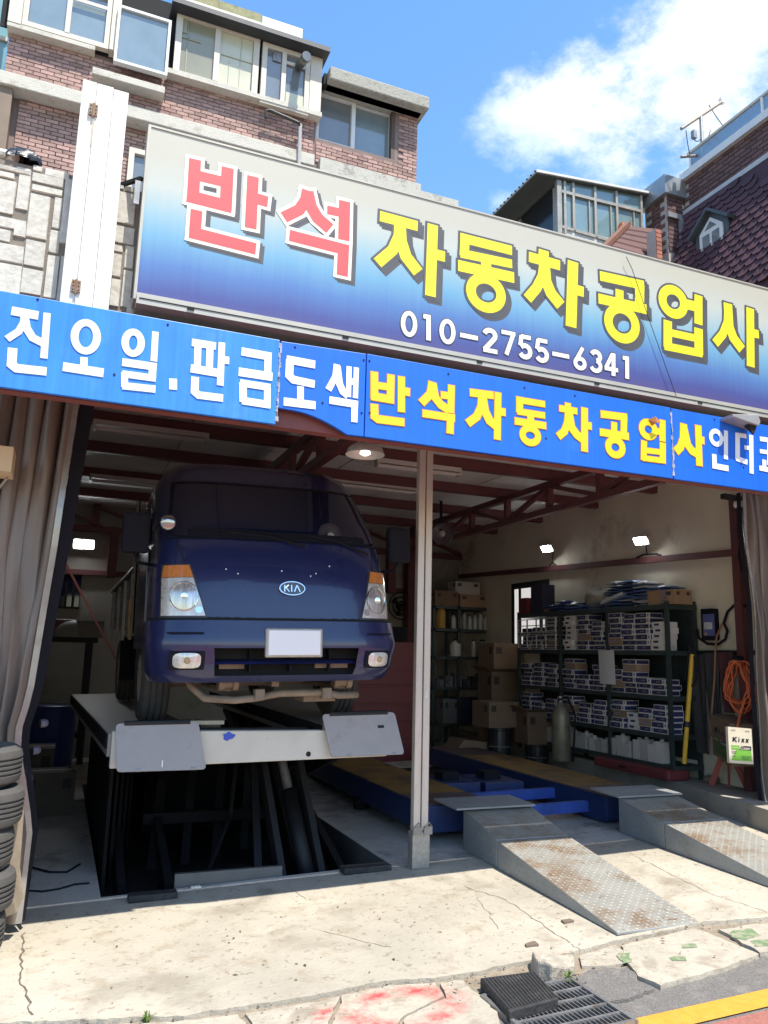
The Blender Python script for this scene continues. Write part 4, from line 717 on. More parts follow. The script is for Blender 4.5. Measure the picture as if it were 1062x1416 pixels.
BAN_L=[('w',[('L',0.048,[(-3.096,3.317),(-2.966,3.315)]),('L',0.0375,[(-3.032,3.312),(-3.031,3.263),(-3.051,3.21),(-3.101,3.159)]),('L',0.0418,[(-3.033,3.302),(-3.016,3.236),(-2.982,3.188),(-2.924,3.166)]),('L',0.0361,[(-2.926,3.338),(-2.918,3.085)]),('L',0.0462,[(-3.07,3.116),(-3.066,3.027),(-3.042,3.01),(-2.898,3.016)])]),('w',[('O',0.0406,(-2.725,3.241),0.056,0.08),('L',0.0373,[(-2.724,3.125),(-2.72,3.066)]),('L',0.05,[(-2.823,3.056),(-2.619,3.054)])]),('w',[('O',0.0396,(-2.482,3.251),0.042,0.062),('L',0.0361,[(-2.37,3.337),(-2.366,3.163)]),('L',0.045,[(-2.53,3.131),(-2.348,3.133)]),('L',0.0412,[(-2.37,3.14),(-2.367,3.069)]),('L',0.04,[(-2.524,3.065),(-2.348,3.067)]),('L',0.0364,[(-2.513,3.075),(-2.506,2.991)]),('L',0.0419,[(-2.519,2.998),(-2.345,3.005)])]),('w',[('L',0.0434,[(-2.256,3.081),(-2.251,3.017)])]),('w',[('L',0.045,[(-2.169,3.31),(-2.033,3.312)]),('L',0.0392,[(-2.134,3.302),(-2.129,3.16)]),('L',0.0401,[(-2.066,3.304),(-2.062,3.161)]),('L',0.048,[(-2.165,3.156),(-2.006,3.154)]),('L',0.0381,[(-2.001,3.34),(-1.995,3.082)]),('L',0.0449,[(-1.991,3.237),(-1.953,3.238)]),('L',0.0438,[(-2.137,3.11),(-2.134,3.024),(-2.111,3.007),(-1.974,3.01)])]),('w',[('L',0.0501,[(-1.886,3.306),(-1.708,3.304)]),('L',0.0422,[(-1.729,3.315),(-1.725,3.185)]),('L',0.052,[(-1.895,3.181),(-1.696,3.182)]),('L',0.043,[(-1.882,3.116),(-1.705,3.115)]),('L',0.0434,[(-1.867,3.119),(-1.858,3.003)]),('L',0.0402,[(-1.723,3.114),(-1.718,2.992)]),('L',0.045,[(-1.866,3.012),(-1.7,3.01)])]),('w',[('L',0.0501,[(-1.617,3.304),(-1.44,3.301)]),('L',0.0484,[(-1.597,3.305),(-1.596,3.206),(-1.57,3.185),(-1.438,3.178)]),('L',0.0412,[(-1.525,3.151),(-1.521,3.059)]),('L',0.0499,[(-1.622,3.043),(-1.427,3.048)])]),('w',[('L',0.0407,[(-1.304,3.326),(-1.31,3.247),(-1.352,3.156)]),('L',0.0452,[(-1.302,3.316),(-1.283,3.206),(-1.259,3.159),(-1.224,3.137)]),('L',0.034,[(-1.225,3.326),(-1.223,3.131)]),('L',0.034,[(-1.178,3.327),(-1.178,3.13)]),('L',0.042,[(-1.227,3.232),(-1.175,3.232)]),('L',0.0471,[(-1.343,3.094),(-1.159,3.092)]),('L',0.0411,[(-1.182,3.098),(-1.18,2.978)])]),('y',[('L',0.0482,[(-1.059,3.318),(-1.054,3.146)]),('L',0.048,[(-0.948,3.318),(-0.947,3.134)]),('L',0.0438,[(-1.077,3.232),(-0.93,3.236)]),('L',0.0501,[(-1.074,3.159),(-0.924,3.157)]),('L',0.0461,[(-0.877,3.317),(-0.872,3.087)]),('L',0.0511,[(-0.871,3.224),(-0.817,3.223)]),('L',0.0492,[(-1.053,3.11),(-1.05,3.033),(-1.026,3.019),(-0.851,3.022)])]),('y',[('L',0.0523,[(-0.662,3.316),(-0.674,3.235),(-0.736,3.165)]),('L',0.0538,[(-0.66,3.307),(-0.64,3.215),(-0.599,3.173),(-0.544,3.149)]),('L',0.0469,[(-0.526,3.316),(-0.528,3.13)]),('L',0.0458,[(-0.6,3.24),(-0.532,3.242)]),('L',0.048,[(-0.727,3.099),(-0.5,3.099)]),('L',0.0488,[(-0.53,3.105),(-0.533,2.993)])]),('y',[('L',0.0507,[(-0.391,3.288),(-0.216,3.295)]),('L',0.0531,[(-0.302,3.286),(-0.309,3.2),(-0.34,3.132),(-0.406,3.077)]),('L',0.0592,[(-0.299,3.28),(-0.28,3.179),(-0.245,3.119),(-0.188,3.084)]),('L',0.0489,[(-0.182,3.32),(-0.188,2.998)]),('L',0.051,[(-0.181,3.191),(-0.126,3.191)])]),('y',[('L',0.043,[(-0.042,3.293),(0.182,3.293)]),('L',0.0497,[(-0.015,3.299),(-0.019,3.206)]),('L',0.043,[(-0.035,3.212),(0.181,3.213)]),('L',0.051,[(0.068,3.203),(0.068,3.16)]),('L',0.048,[(-0.055,3.143),(0.189,3.142)]),('O',0.0451,(0.064,3.059),0.06,0.05)]),('y',[('L',0.0468,[(0.368,3.329),(0.367,3.28)]),('L',0.0451,[(0.297,3.282),(0.443,3.281)]),('L',0.0527,[(0.372,3.274),(0.361,3.185),(0.335,3.123),(0.285,3.08)]),('L',0.059,[(0.375,3.267),(0.394,3.16),(0.436,3.114),(0.486,3.087)]),('L',0.0538,[(0.505,3.315),(0.497,3.002)]),('L',0.051,[(0.505,3.19),(0.56,3.19)])]),('y',[('L',0.0517,[(0.641,3.29),(0.868,3.298)]),('L',0.0535,[(0.842,3.311),(0.832,3.152)]),('L',0.0487,[(0.754,3.246),(0.751,3.171)]),('L',0.052,[(0.63,3.158),(0.877,3.158)]),('O',0.0492,(0.758,3.065),0.061,0.055)]),('y',[('O',0.0472,(1.053,3.234),0.059,0.055),('L',0.0469,[(1.103,3.23),(1.177,3.231)]),('L',0.0526,[(1.185,3.322),(1.177,3.162)]),('L',0.0505,[(1.011,3.145),(1.001,3.001)]),('L',0.0526,[(1.179,3.151),(1.172,3.006)]),('L',0.0398,[(0.995,3.075),(1.198,3.08)]),('L',0.0399,[(0.992,3.016),(1.198,3.019)])]),('y',[('L',0.0631,[(1.381,3.321),(1.371,3.207),(1.342,3.141),(1.297,3.1)]),('L',0.0626,[(1.383,3.287),(1.411,3.165),(1.447,3.126),(1.495,3.109)]),('L',0.0588,[(1.518,3.328),(1.512,3.019)]),('L',0.0553,[(1.515,3.218),(1.57,3.217)])]),('w',[('O',0.0363,(1.687,3.256),0.051,0.051),('L',0.0358,[(1.727,3.256),(1.782,3.257)]),('L',0.0405,[(1.787,3.325),(1.771,3.1)]),('L',0.0439,[(1.659,3.126),(1.657,3.036),(1.792,3.031)])]),('w',[('L',0.0358,[(1.881,3.305),(1.991,3.307)]),('L',0.0454,[(1.902,3.316),(1.887,3.111)]),('L',0.0407,[(1.874,3.12),(1.985,3.102)]),('L',0.0329,[(1.963,3.216),(2.025,3.217)]),('L',0.0416,[(2.04,3.323),(2.02,3.018)])]),('w',[('L',0.0368,[(2.127,3.305),(2.244,3.307)]),('L',0.0424,[(2.225,3.315),(2.207,3.103)]),('L',0.0329,[(2.119,3.206),(2.216,3.207)]),('L',0.0396,[(2.103,3.072),(2.255,3.065)]),('L',0.0414,[(2.16,3.143),(2.154,3.073)])])]
def stroke_mesh(strokes,y,add=0,dx=0,dz=0):
    b=MB(); k=0
    for st in strokes:
        yy=y-.00012*k; k+=1
        if st[0]=='L':
            w=st[1]/2+add; pts=[Vector(p) for p in st[2]]
            if add:
                d0=(pts[0]-pts[1]).normalized(); d1=(pts[-1]-pts[-2]).normalized(); pts[0]=pts[0]+d0*add; pts[-1]=pts[-1]+d1*add
            Ls=[];Rs=[]
            for i,p in enumerate(pts):
                da=(p-pts[i-1]).normalized() if i>0 else (pts[1]-p).normalized(); db=(pts[i+1]-p).normalized() if i<len(pts)-1 else da
                t=(da+db).normalized(); n=Vector((-t.y,t.x)); c=max(.5,abs(n.dot(Vector((-da.y,da.x))))); Ls.append(p+n*w/c); Rs.append(p-n*w/c)
            b.face(*[(p.x+dx,yy,p.y+dz) for p in Rs+Ls[::-1]])
        else:
            w=st[1]/2+add; (cx_,cz_),rx,rz=st[2],st[3],st[4]; n=36
            for i in range(n):
                a0=2*math.pi*i/n;a1=2*math.pi*(i+1)/n
                f=lambda a,s:(cx_+dx+max(.002,rx+s*w)*math.cos(a),yy,cz_+dz+max(.002,rz+s*w)*math.sin(a))
                b.face(f(a0,-1),f(a0,1),f(a1,1),f(a1,-1))
    return b
m_yl=mat('yellow_vinyl',(.80,.72,.02),.5,var=.04); m_rd=mat('red_vinyl',(.72,.085,.085),.5,var=.05); m_crm=mat('cream_vinyl',(.78,.72,.58),.5,var=.04); m_gry=mat('grey_vinyl',(.075,.075,.078),.5,var=.06); m_wv=mat('white_vinyl',(.80,.80,.80),.5,var=.04,streak=.04); m_wv2=mat('white_vinyl_weathered',(.66,.69,.74),.55,var=.10,scale=4,streak=.10); m_yb=mat('yellow_vinyl_banner',(.80,.63,.01),.5,var=.04)
# printed gradient face of the big sign
SX0,SX1,SZ0,SZ1=-2.497,3.3,3.553,4.657
sg=E('shop_sign',((SX0+SX1)/2,YM,SZ0),'big lightbox sign fading cream to navy with large Korean lettering and a phone number','sign')
mg=bpy.data.materials.new('printed_gradient'); mg.use_nodes=True; t=mg.node_tree; p=t.nodes['Principled BSDF']; p.inputs['Roughness'].default_value=.38
tcn=t.nodes.new('ShaderNodeTexCoord'); sx=t.nodes.new('ShaderNodeSeparateXYZ'); t.links.new(tcn.outputs['Object'],sx.inputs[0])
ms=t.nodes.new('ShaderNodeMapping'); ms.inputs['Scale'].default_value=(34,1,.9); t.links.new(tcn.outputs['Object'],ms.inputs[0])
nz=t.nodes.new('ShaderNodeTexNoise'); nz.inputs['Scale'].default_value=1; nz.inputs['Detail'].default_value=6; t.links.new(ms.outputs[0],nz.inputs['Vector'])
n3=t.nodes.new('ShaderNodeTexNoise'); n3.inputs['Scale'].default_value=.8; n3.inputs['Detail'].default_value=2; t.links.new(tcn.outputs['Object'],n3.inputs['Vector'])
mr=t.nodes.new('ShaderNodeMapRange'); mr.inputs['From Min'].default_value=0; mr.inputs['From Max'].default_value=SZ1-SZ0; t.links.new(sx.outputs[2],mr.inputs['Value'])
m1=t.nodes.new('ShaderNodeMath'); m1.operation='MULTIPLY_ADD'; m1.inputs[1].default_value=.07; t.links.new(nz.outputs['Fac'],m1.inputs[0]); t.links.new(mr.outputs[0],m1.inputs[2])
m2=t.nodes.new('ShaderNodeMath'); m2.operation='MULTIPLY_ADD'; m2.inputs[1].default_value=.16; t.links.new(n3.outputs['Fac'],m2.inputs[0]); t.links.new(m1.outputs[0],m2.inputs[2])
m3=t.nodes.new('ShaderNodeMath'); m3.operation='MULTIPLY_ADD'; m3.inputs[1].default_value=-.012; m3.inputs[2].default_value=0; t.links.new(sx.outputs[0],m3.inputs[0])
m4=t.nodes.new('ShaderNodeMath'); m4.operation='ADD'; t.links.new(m2.outputs[0],m4.inputs[0]); t.links.new(m3.outputs[0],m4.inputs[1])
rp=t.nodes.new('ShaderNodeValToRGB'); els=rp.color_ramp.elements; els[0].position=.13; els[0].color=(.075,.062,.175,1); els[1].position=1.0; els[1].color=(.46,.445,.36,1)
for pos,c in((.22,(.062,.075,.24)),(.37,(.082,.175,.39)),(.52,(.145,.33,.47)),(.66,(.275,.42,.47)),(.82,(.46,.49,.43))):
    e_=els.new(pos); e_.color=(*c,1)
t.links.new(m4.outputs[0],rp.inputs[0]); t.links.new(rp.outputs[0],p.inputs['Base Color'])
B(SX0+.016,SX1-.016,YM,YM+.02,SZ0+.03,SZ1-.012).build('face',mg,sg)
m_fr=mat('cream_sign_frame',(.42,.40,.335),.45,.2,var=.06,dirt=(.35,.30,.22),dsc=4,damt=.12)
b=MB(); b.box(SX0,SX0+.016,YM-.006,YM+.14,SZ0,SZ1); b.box(SX1-.016,SX1,YM-.006,YM+.14,SZ0,SZ1); b.box(SX0+.016,SX1-.016,YM-.006,YM+.14,SZ1-.012,SZ1); b.box(SX0+.016,SX1-.016,YM-.03,YM+.14,SZ0-.035,SZ0+.03); b.build('frame',m_fr,sg)
MB().box(SX0+.03,SX1-.03,YM-.034,YM-.03,SZ0-.005,SZ0+.0).build('frame_groove',m_dark,sg)
B(SX0+.03,SX1-.03,YM+.1,YM+.12,SZ0+.03,SZ1-.02).build('back_panel',m_fr,sg)
for k in range(6): B(-2.2+k*.95,-2.16+k*.95,YM-.037,YM-.03,SZ0-.02,SZ0-.008).build('bolt',m_dark,sg)
def letter(data,parent,fill,y,ol=None,oladd=.016,sh=None,shx=.03,shz=-.03):
    L=stroke_mesh(data,y-.0042).build('letter',fill,parent)
    if ol: stroke_mesh(data,y-.0028,oladd).build('letter_outline',ol,L)
    if sh:
        for q in(.5,1.0): stroke_mesh(data,y-(.0004 if q==1 else .0016),oladd,shx*q,shz*q).build('letter_shadow',sh,L)
    return L
for c,data in MAIN_L:
    if c=='red': letter(data,sg,m_rd,YM,m_crm,.022,m_gry,.03,-.028)
    elif c=='yel': letter(data,sg,m_yl,YM,m_gry,.016,m_gry,.034,-.034)
    else: letter(data,sg,m_wv,YM,m_gry,.0065)
# loose wire over the sign
MB().tube([(0.970,-1.430,4.589),(1.021,-1.430,4.500),(1.160,-1.430,4.133),(1.392,-1.430,3.556)],.0025,5).build('loose_wire',m_dark,sg)
# lower banner of painted metal panels
bn=E('banner_sign',(-.5,YB_,2.9),'long blue painted metal banner with white and yellow Korean letters over the workshop opening','sign')
m_blue=mat('blue_panel_paint',(.006,.125,.62),.42,var=.08,scale=2,streak=.08,dirt=(.03,.18,.66),dsc=1.7,damt=.25)
m_blue2=mat('blue_panel_faded',(.028,.21,.70),.42,var=.08,scale=2,streak=.2,dirt=(.08,.27,.70),dsc=1.7,damt=.35)
PB=[(-1.658,-1.500,3.406),(-1.112,-1.500,3.438),(1.252,-1.500,3.409)]
bz0,bz1=2.898,3.418; e1=PB[0][0];e2=PB[1][0];e3=1.270
def panel(x0,x1,z0,z1,m,y=YB_,poly=None):
    b=MB(); poly=poly or [(x0,z0),(x1,z0),(x1,z1),(x0,z1)]
    b.prism(poly,lambda x,z,d:(x,d,z),y,y+.025); return b.build('panel',m,bn,bevel=.003)
panel(-3.7,e1-.004,bz0+.002,bz1,m_blue2)
nz0=3.001;nx1=-1.222
pts=[(e1+.004,nz0),(e1+.10,nz0-.002)]
for i in range(1,9):
    t_=i/8; pts.append((e1+.10+(nx1-e1-.10)*t_,nz0-.002-(nz0-bz0)*(t_**1.7)))
panel(0,0,0,0,m_blue,poly=pts+[(e2-.003,bz0),(e2-.003,bz1+.01),(e1+.004,bz1-.005)])
panel(e2+.003,e3-.003,bz0,bz1+.012,m_blue); panel(e3+.005,3.4,bz0-.003,bz1+.008,m_blue)
for k,(c,data) in enumerate(BAN_L):
    if c=='y': letter(data,bn,m_yb,YB_,mat('orange_edge_vinyl',(.62,.20,.03),.5),.0045)
    else: letter(data,bn,m_wv if k>3 else m_wv2,YB_)
# rusty patches, torn seams and screws
m_torn=mat('torn_edge',(.35,.36,.40),.8,var=.5,scale=60,dirt=(.05,.05,.07),dsc=40,damt=.5)
for x,wd in((e1,.012),(e3,.014)):
    b=MB(); random.seed(int(x*100))
    for i in range(16):
        z0=bz0+.02+(bz1-bz0-.04)*i/16; z1=z0+(bz1-bz0-.04)/16; a=random.uniform(-wd,0);c=random.uniform(.003,wd)
        b.face((x+a,YB_-.003,z0),(x+c,YB_-.003,z0),(x+c*.8,YB_-.003,z1),(x+a*.8,YB_-.003,z1))
    b.build('torn_seam',m_torn,bn)
b=MB(); c=(1.090,-1.520,3.288); b.add([(c[0]-.05,c[1],c[2]+.01),(c[0]-.01,c[1]-.03,c[2]+.035),(c[0]+.055,c[1]-.02,c[2]-.005),(c[0]+.0,c[1]-.035,c[2]-.012),(c[0]-.02,c[1]-.0,c[2]-.03)],[(0,1,3),(1,2,3),(0,3,4)]); b.build('rusted_flap',mat('rusty_orange',(.45,.17,.045),.8,var=.3,scale=30),bn)
for (x,z) in [(q[0],q[2]) for q in (
 (-2.979,-1.500,3.405),(-2.564,-1.500,3.055),(-2.307,-1.500,3.391),(-1.568,-1.500,3.390),(-1.130,-1.500,3.384),(-1.092,-1.500,3.385),(-1.133,-1.500,3.044),(-1.081,-1.500,3.052),(-0.547,-1.500,3.390),(0.023,-1.500,3.387),(0.430,-1.500,3.393),(0.190,-1.500,3.057),(1.684,-1.500,3.398),(-1.383,-1.500,3.071),(1.946,-1.500,3.060))]:
    MB().lathe((x,YB_,z),(0,-1,0),[(.007,0),(.006,.004)],8).build('screw',m_dark,bn)
# sign floodlight at the right
f=(1.898,-1.550,3.414)
fl2=E('sign_floodlight',f,'grey floodlight on a bracket between the two signs at the right edge','floodlight')
b=MB(); b.prism([(-.16,.0),(.1,.035),(.12,-.02),(.10,-.055),(-.15,-.02)],lambda x,z,d:(f[0]+x,f[1]+d,f[2]+z),-.07,.07); b.build('housing',mat('grey_lamp',(.36,.36,.35),.45,.4,var=.1),fl2,bevel=.006)
MB().bar((f[0]+.05,f[1]+.02,f[2]),(f[0]+.05,f[1]+.14,f[2]),.03,.03).build('arm',m_dark,fl2)
b=MB(); b.add([(f[0]+.02,f[1]-.05,f[2]-.05),(f[0]+.10,f[1]-.05,f[2]-.05),(f[0]+.06,f[1]-.05,f[2]-.13),(f[0]+.02,f[1]-.0,f[2]-.05),(f[0]+.10,f[1]-.0,f[2]-.05)],[(0,1,2),(0,2,3),(1,4,2),(3,2,4),(0,3,4,1)]); b.build('bracket',m_dark,fl2)
# ---------------- truck on the lift ----------------
CX=-1.262
PROF=[(1.40,-.36,.82),(1.44,-.41,.845),(1.50,-.455,.862),(1.60,-.48,.872),(1.72,-.48,.874),(1.83,-.445,.873),(2.0,-.42,.872),(2.2,-.36,.868),(2.36,-.285,.858),(2.42,-.25,.860),(2.56,-.13,.856),(2.72,.02,.840),(2.86,.14,.818),(2.96,.22,.790),(3.04,.30,.752),(3.09,.40,.70),(3.125,.55,.61),(3.14,.85,.45)]
def interp(z,k):
    P0=PROF[0]
    for a,b in zip(PROF,PROF[1:]):
        if z<=b[0]:
            t=max(0,(z-a[0])/(b[0]-a[0])); return a[k]+(b[k]-a[k])*t
    return PROF[-1][k]
NE=3.9; DEP=.64
def cab(x,z,off=0):
    # point on the front shell at lateral offset x (from the centre line) and height z
    W_=interp(z,2)+off; F=interp(z,1)-off; u=min(1,abs(x)/W_)
    return (CX+x,F+DEP*(1-(1-u**NE)**(1/NE))*1.0,z)
def cabt(t,z,off=0):
    W_=interp(z,2)+off; a=t*math.pi/2; s=math.copysign(abs(math.sin(a))**(2/NE),t); return cab(s*W_*.99999,z,off)
m_navy=mat('navy_truck_paint',(.014,.019,.078),.30,var=.08,scale=3,coat=.6,dirt=(.035,.035,.07),dsc=2.5,damt=.22)
m_navyd=mat('navy_door_paint',(.010,.014,.07),.35,var=.08,coat=.5)
m_wsg=mat('dark_windscreen',(.006,.009,.032),.05,var=0,spec=.5)
m_blk=mat('black_plastic',(.012,.012,.018),.85,var=.1,scale=8,spec=.2)
m_tire=mat('tyre_rubber',(.075,.071,.066),.85,var=.25,scale=12,dirt=(.09,.08,.07),dsc=4,damt=.35)
m_chrome=mat('chrome',(.75,.75,.75),.12,1,var=0)
m_tan=mat('dusty_underbody',(.25,.195,.145),.75,.2,var=.3,scale=8,dirt=(.16,.11,.07),dsc=6,damt=.4)
m_rim=mat('dusty_wheel_rim',(.52,.43,.33),.6,.3,var=.2)
tk=E('truck',(CX,1.5,1.06),'dark blue cab-over flatbed truck raised on the scissor lift with a blank white number plate','truck')
body=MB(); zs=[z for z in(1.80,1.9,2.0,2.1,2.2,2.3,2.42,2.56,2.64,2.72,2.8,2.86,2.91,2.96,3.0,3.04,3.065,3.09,3.11,3.125,3.134,3.14)]; NT=44
def bodyfn(u,v):
    j=v*(len(zs)-1); i=min(int(j),len(zs)-2); z=zs[i]+(zs[i+1]-zs[i])*(j-i); return cabt(u*2-1,z)
body.grid(bodyfn,NT,len(zs)-1)
# sides, back and roof of the cab
prev=None
for i in range(len(zs)-1):
    for s in(-1,1):
        a=cabt(s,zs[i]);b_=cabt(s,zs[i+1]); q=[a,(a[0],1.22,a[2]),(b_[0],1.22,b_[2]),b_]; body.face(*(q if s>0 else q[::-1]))
top=[cabt(-1+2*i/NT,3.14) for i in range(NT+1)]; body.face(*([ (p[0],p[1],p[2]) for p in top]+[(CX+.5,1.22,3.14),(CX-.5,1.22,3.14)]))
back=[cabt(1,z) for z in zs]; lb=[cabt(-1,z) for z in zs]
body.face(*([(p[0],1.22,p[2]) for p in back]+[(p[0],1.22,p[2]) for p in lb[::-1]]))
bo=body.build('cab_body',m_navy,tk,smooth=True)
bo.modifiers.new('e','EDGE_SPLIT').split_angle=R(38)
# lower sill behind the bumper
B(CX-.855,CX-.60,.95,1.22,1.45,1.80).box(CX+.60,CX+.855,.95,1.22,1.45,1.80).build('sill',m_navyd,tk)
def patch(poly,off,name,m,parent,nu=10,nv=6,th=0,smooth=True):
    # poly: four corners (x,z) bl,br,tr,tl, laid on the shell
    bl_,br_,tr_,tl_=poly
    def f(u,v):
        x=(bl_[0]*(1-u)+br_[0]*u)*(1-v)+(tl_[0]*(1-u)+tr_[0]*u)*v; z=(bl_[1]*(1-u)+br_[1]*u)*(1-v)+(tl_[1]*(1-u)+tr_[1]*u)*v
        return cab(x,z,off)
    b=MB(); b.grid(f,nu,nv)
    if th:
        n=nu+1
        ring=[f(i/nu,0) for i in range(nu+1)]+[f(1,j/nv) for j in range(1,nv+1)]+[f(1-i/nu,1) for i in range(1,nu+1)]+[f(0,1-j/nv) for j in range(1,nv)]
        def g2(p): return (p[0],p[1]+th,p[2])
        k=len(ring)
        for i in range(k): b.face(ring[i],g2(ring[i]),g2(ring[(i+1)%k]),ring[(i+1)%k])
    return b.build(name,m,parent,smooth=smooth)
# windscreen with black border
patch([(-.80,2.395),(.80,2.395),(.735,2.895),(-.735,2.895)],.004,'windscreen_seal',m_blk,tk,24,8)
ws=patch([(-.775,2.42),(.775,2.42),(.71,2.87),(-.71,2.87)],.008,'windscreen',m_wsg,tk,24,8)
patch([(-.66,2.40),(.66,2.40),(.66,2.47),(-.66,2.47)],.010,'cowl',m_blk,tk,16,2)
# bonnet panel: seams and shut lines
for x0,z0,x1,z1 in((-.56,1.84,-.68,2.19),(.56,1.84,.68,2.19),(-.68,2.19,-.735,2.38),(.68,2.19,.735,2.38)):
    patch([(x0-.004,z0),(x0+.004,z0),(x1+.004,z1),(x1-.004,z1)],.002,'panel_gap',m_dark,tk,1,8)
# bumper with its own opening
zb_=[1.40,1.42,1.445,1.47,1.50,1.53,1.56,1.60,1.63,1.66,1.70,1.74,1.78,1.805,1.815]
bp=MB(); NB=48
xs=[]
def bfn(u,v):
    j=v*(len(zb_)-1); i=min(int(j+1e-6),len(zb_)-2); z=zb_[i]+(zb_[i+1]-zb_[i])*(j-i)
    off=.030+.012*math.exp(-((z-1.655)/.05)**2)*(1 if abs(u*2-1)<.8 else .3)
    return cabt((u*2-1)*.985,z,off)
def bskip(u,v):
    x=cabt((u*2-1)*.985,1.55,.02)[0]-CX; z=bfn(u,v)[2]; return abs(x-.0)<.48 and 1.438<z<1.625
bp.grid(bfn,NB,len(zb_)-1,bskip)
t_=[bfn(i/NB,1) for i in range(NB+1)]; 
for a,b_ in zip(t_,t_[1:]): bp.face(a,b_,(b_[0],b_[1]+.06,b_[2]),(a[0],a[1]+.06,a[2]))
bt_=[bfn(i/NB,0) for i in range(NB+1)]
for a,b_ in zip(bt_,bt_[1:]): bp.face(b_,a,(a[0],a[1]+.12,a[2]+.01),(b_[0],b_[1]+.12,b_[2]+.01))
bmp=bp.build('bumper',m_navy,tk,smooth=True); bmp.modifiers.new('e','EDGE_SPLIT').split_angle=R(40)
gd=MB(); gy=-.36
gd.box(CX-.60,CX+.60,gy+.0,gy+.02,1.42,1.66); gd.build('grille_backing',m_dark,bmp)
for z0,z1,m in((1.522,1.556,m_navy),):
    b=MB(); b.grid(lambda u,v:cab(-.535+1.07*u,z0+(z1-z0)*v,.006-.05*v),20,1); b.grid(lambda u,v:(cab(-.535+1.07*u,z1,-.044)[0],cab(-.535+1.07*u,z1,-.044)[1]-.05*(1-v),z1),20,1); b.build('grille_slat',m,bmp)
for k in range(3):
    x=-.25+k*.28; B(CX+x-.006,CX+x+.006,-.44,gy,1.47,1.62).build('grille_rib',m_blk,bmp)
for x0,x1 in((-.45,-.28),(.22,.46)): B(CX+x0,CX+x1,gy-.03,gy,1.49,1.53).build('intake_part',m_tan,bmp)
gp=MB(); gp.grid(lambda u,v:cabt((u*2-1)*.97,1.812+.026*v,.003),40,1); gp.build('bumper_gap',m_dark,tk)
# step recess lines in the bumper
for s in(-1,1):
    patch([(s*.80,1.725) if s<0 else (.58,1.725),(-.58,1.725) if s<0 else (.80,1.725),(-.57,1.735) if s<0 else (.80,1.735),(s*.80,1.735) if s<0 else (.57,1.735)],.042,'bumper_crease',m_blk,bmp,8,1)
    # fog lamps
    xc=s*.672; 
    patch([(xc-.110,1.488),(xc+.110,1.488),(xc+.110,1.608),(xc-.110,1.608)],.041,'fog_lamp_bezel',m_blk,bmp,8,4)
    def oval(u,v,xc=xc,sx=.086,sz=.05,off=.046,c=1.548):
        a=u*2*math.pi; k=abs(math.cos(a))**4+abs(math.sin(a))**4; rr=v/k**.25; return cab(xc+sx*rr*math.cos(a),c+sz*rr*math.sin(a),off+.012*(1-v*v))
    b=MB(); b.grid(oval,24,4); fo=b.build('fog_lamp',mat('clear_lamp',(.72,.68,.62),.15,.25,var=.25,scale=25,stretch=(3,1,.5),coat=1),bmp,smooth=True)
    b=MB(); b.lathe(Vector(cab(xc,1.548,.062)),(0,-1,0),[(.022,0),(.018,.004)],12); b.build('bulb',mat('amber_reflection',(.38,.25,.15),.3,.5),fo)
    # headlamps
    xi0,xi1,xo=s*.558,s*.662,s*.828
    zlo,zam,zhi=1.845,2.11,2.195
    ord_=(lambda p:p) if s>0 else (lambda p:[p[1],p[0],p[3],p[2]])
    xm_=xi0+(xi1-xi0)*(zam-zlo)/(zhi-zlo)
    hl=patch(ord_([(xi0-s*.012,zlo-.012),(xo+s*.006,zlo-.012),(xo+s*.0,zhi+.01),(xi1-s*.012,zhi+.01)]),.004,'headlight',mat('lamp_gasket',(.05,.05,.06),.4),tk,10,8)
    patch(ord_([(xi0,zlo),(xo,zlo),(xo,zam-.003),(xm_,zam-.003)]),.010,'lamp_lens',mat('headlamp_reflector',(.66,.61,.55),.3,.35,var=.35,scale=16,coat=1),hl,10,8)
    patch(ord_([(xm_,zam),(xo,zam),(xo-s*.012,zhi),(xi1,zhi)]),.012,'turn_signal',mat('amber_lens',(.62,.20,.04),.25,var=.25,scale=40,stretch=(3,3,1),coat=1),hl,10,4)
    xc=s*.695; zc=1.978
    def disc(u,v): return cab(xc+.088*v*math.cos(u*2*math.pi),zc+.098*v*math.sin(u*2*math.pi),.013+.006*(1-v*v))
    b=MB(); b.grid(disc,28,3); b.build('reflector',mat('fluted_reflector',(.66,.62,.57),.22,.6,var=.5,scale=9,stretch=(9,9,.3),coat=1),hl,smooth=True)
    b=MB(); b.tube([cab(xc+.088*math.cos(a*math.pi/14),zc+.098*math.sin(a*math.pi/14),.016) for a in range(28)],.004,5,closed=True); b.build('reflector_ring',m_chrome,hl)
    b=MB(); b.lathe(Vector(cab(xc,zc,.018)),(0,-1,0),[(.022,0),(.022,.01),(.006,.012)],14); b.build('bulb',m_chrome,hl)
    b=MB(); xk=s*.60; b.grid(lambda u,v:cab(xk+.024*v*math.cos(u*6.2832),1.885+.024*v*math.sin(u*6.2832),.014),14,2); b.build('side_lamp',m_chrome,hl)
    # door mirrors
    mc=Vector((CX+s*1.0,-.05,2.43 if s<0 else 2.44))
    b=MB(); b.box(mc.x-.095,mc.x+.095,mc.y-.05,mc.y+.05,mc.z-.14,mc.z+.15); mo=b.build('side_mirror',m_blk,tk,bevel=.03)
    MB().tube([(mc.x,mc.y,mc.z-.14),(mc.x-s*.02,mc.y+.05,mc.z-.2),(CX+s*.86,.15,mc.z-.2)],.012,6).build('mirror_arm',m_blk,mo)
    # doors
    B(CX+s*.872,CX+s*.880,.32,1.15,1.62,2.40).build('door',m_navyd,tk); B(CX+s*.868,CX+s*.874,.36,1.10,2.42,2.72).build('side_window',m_wsg,tk)
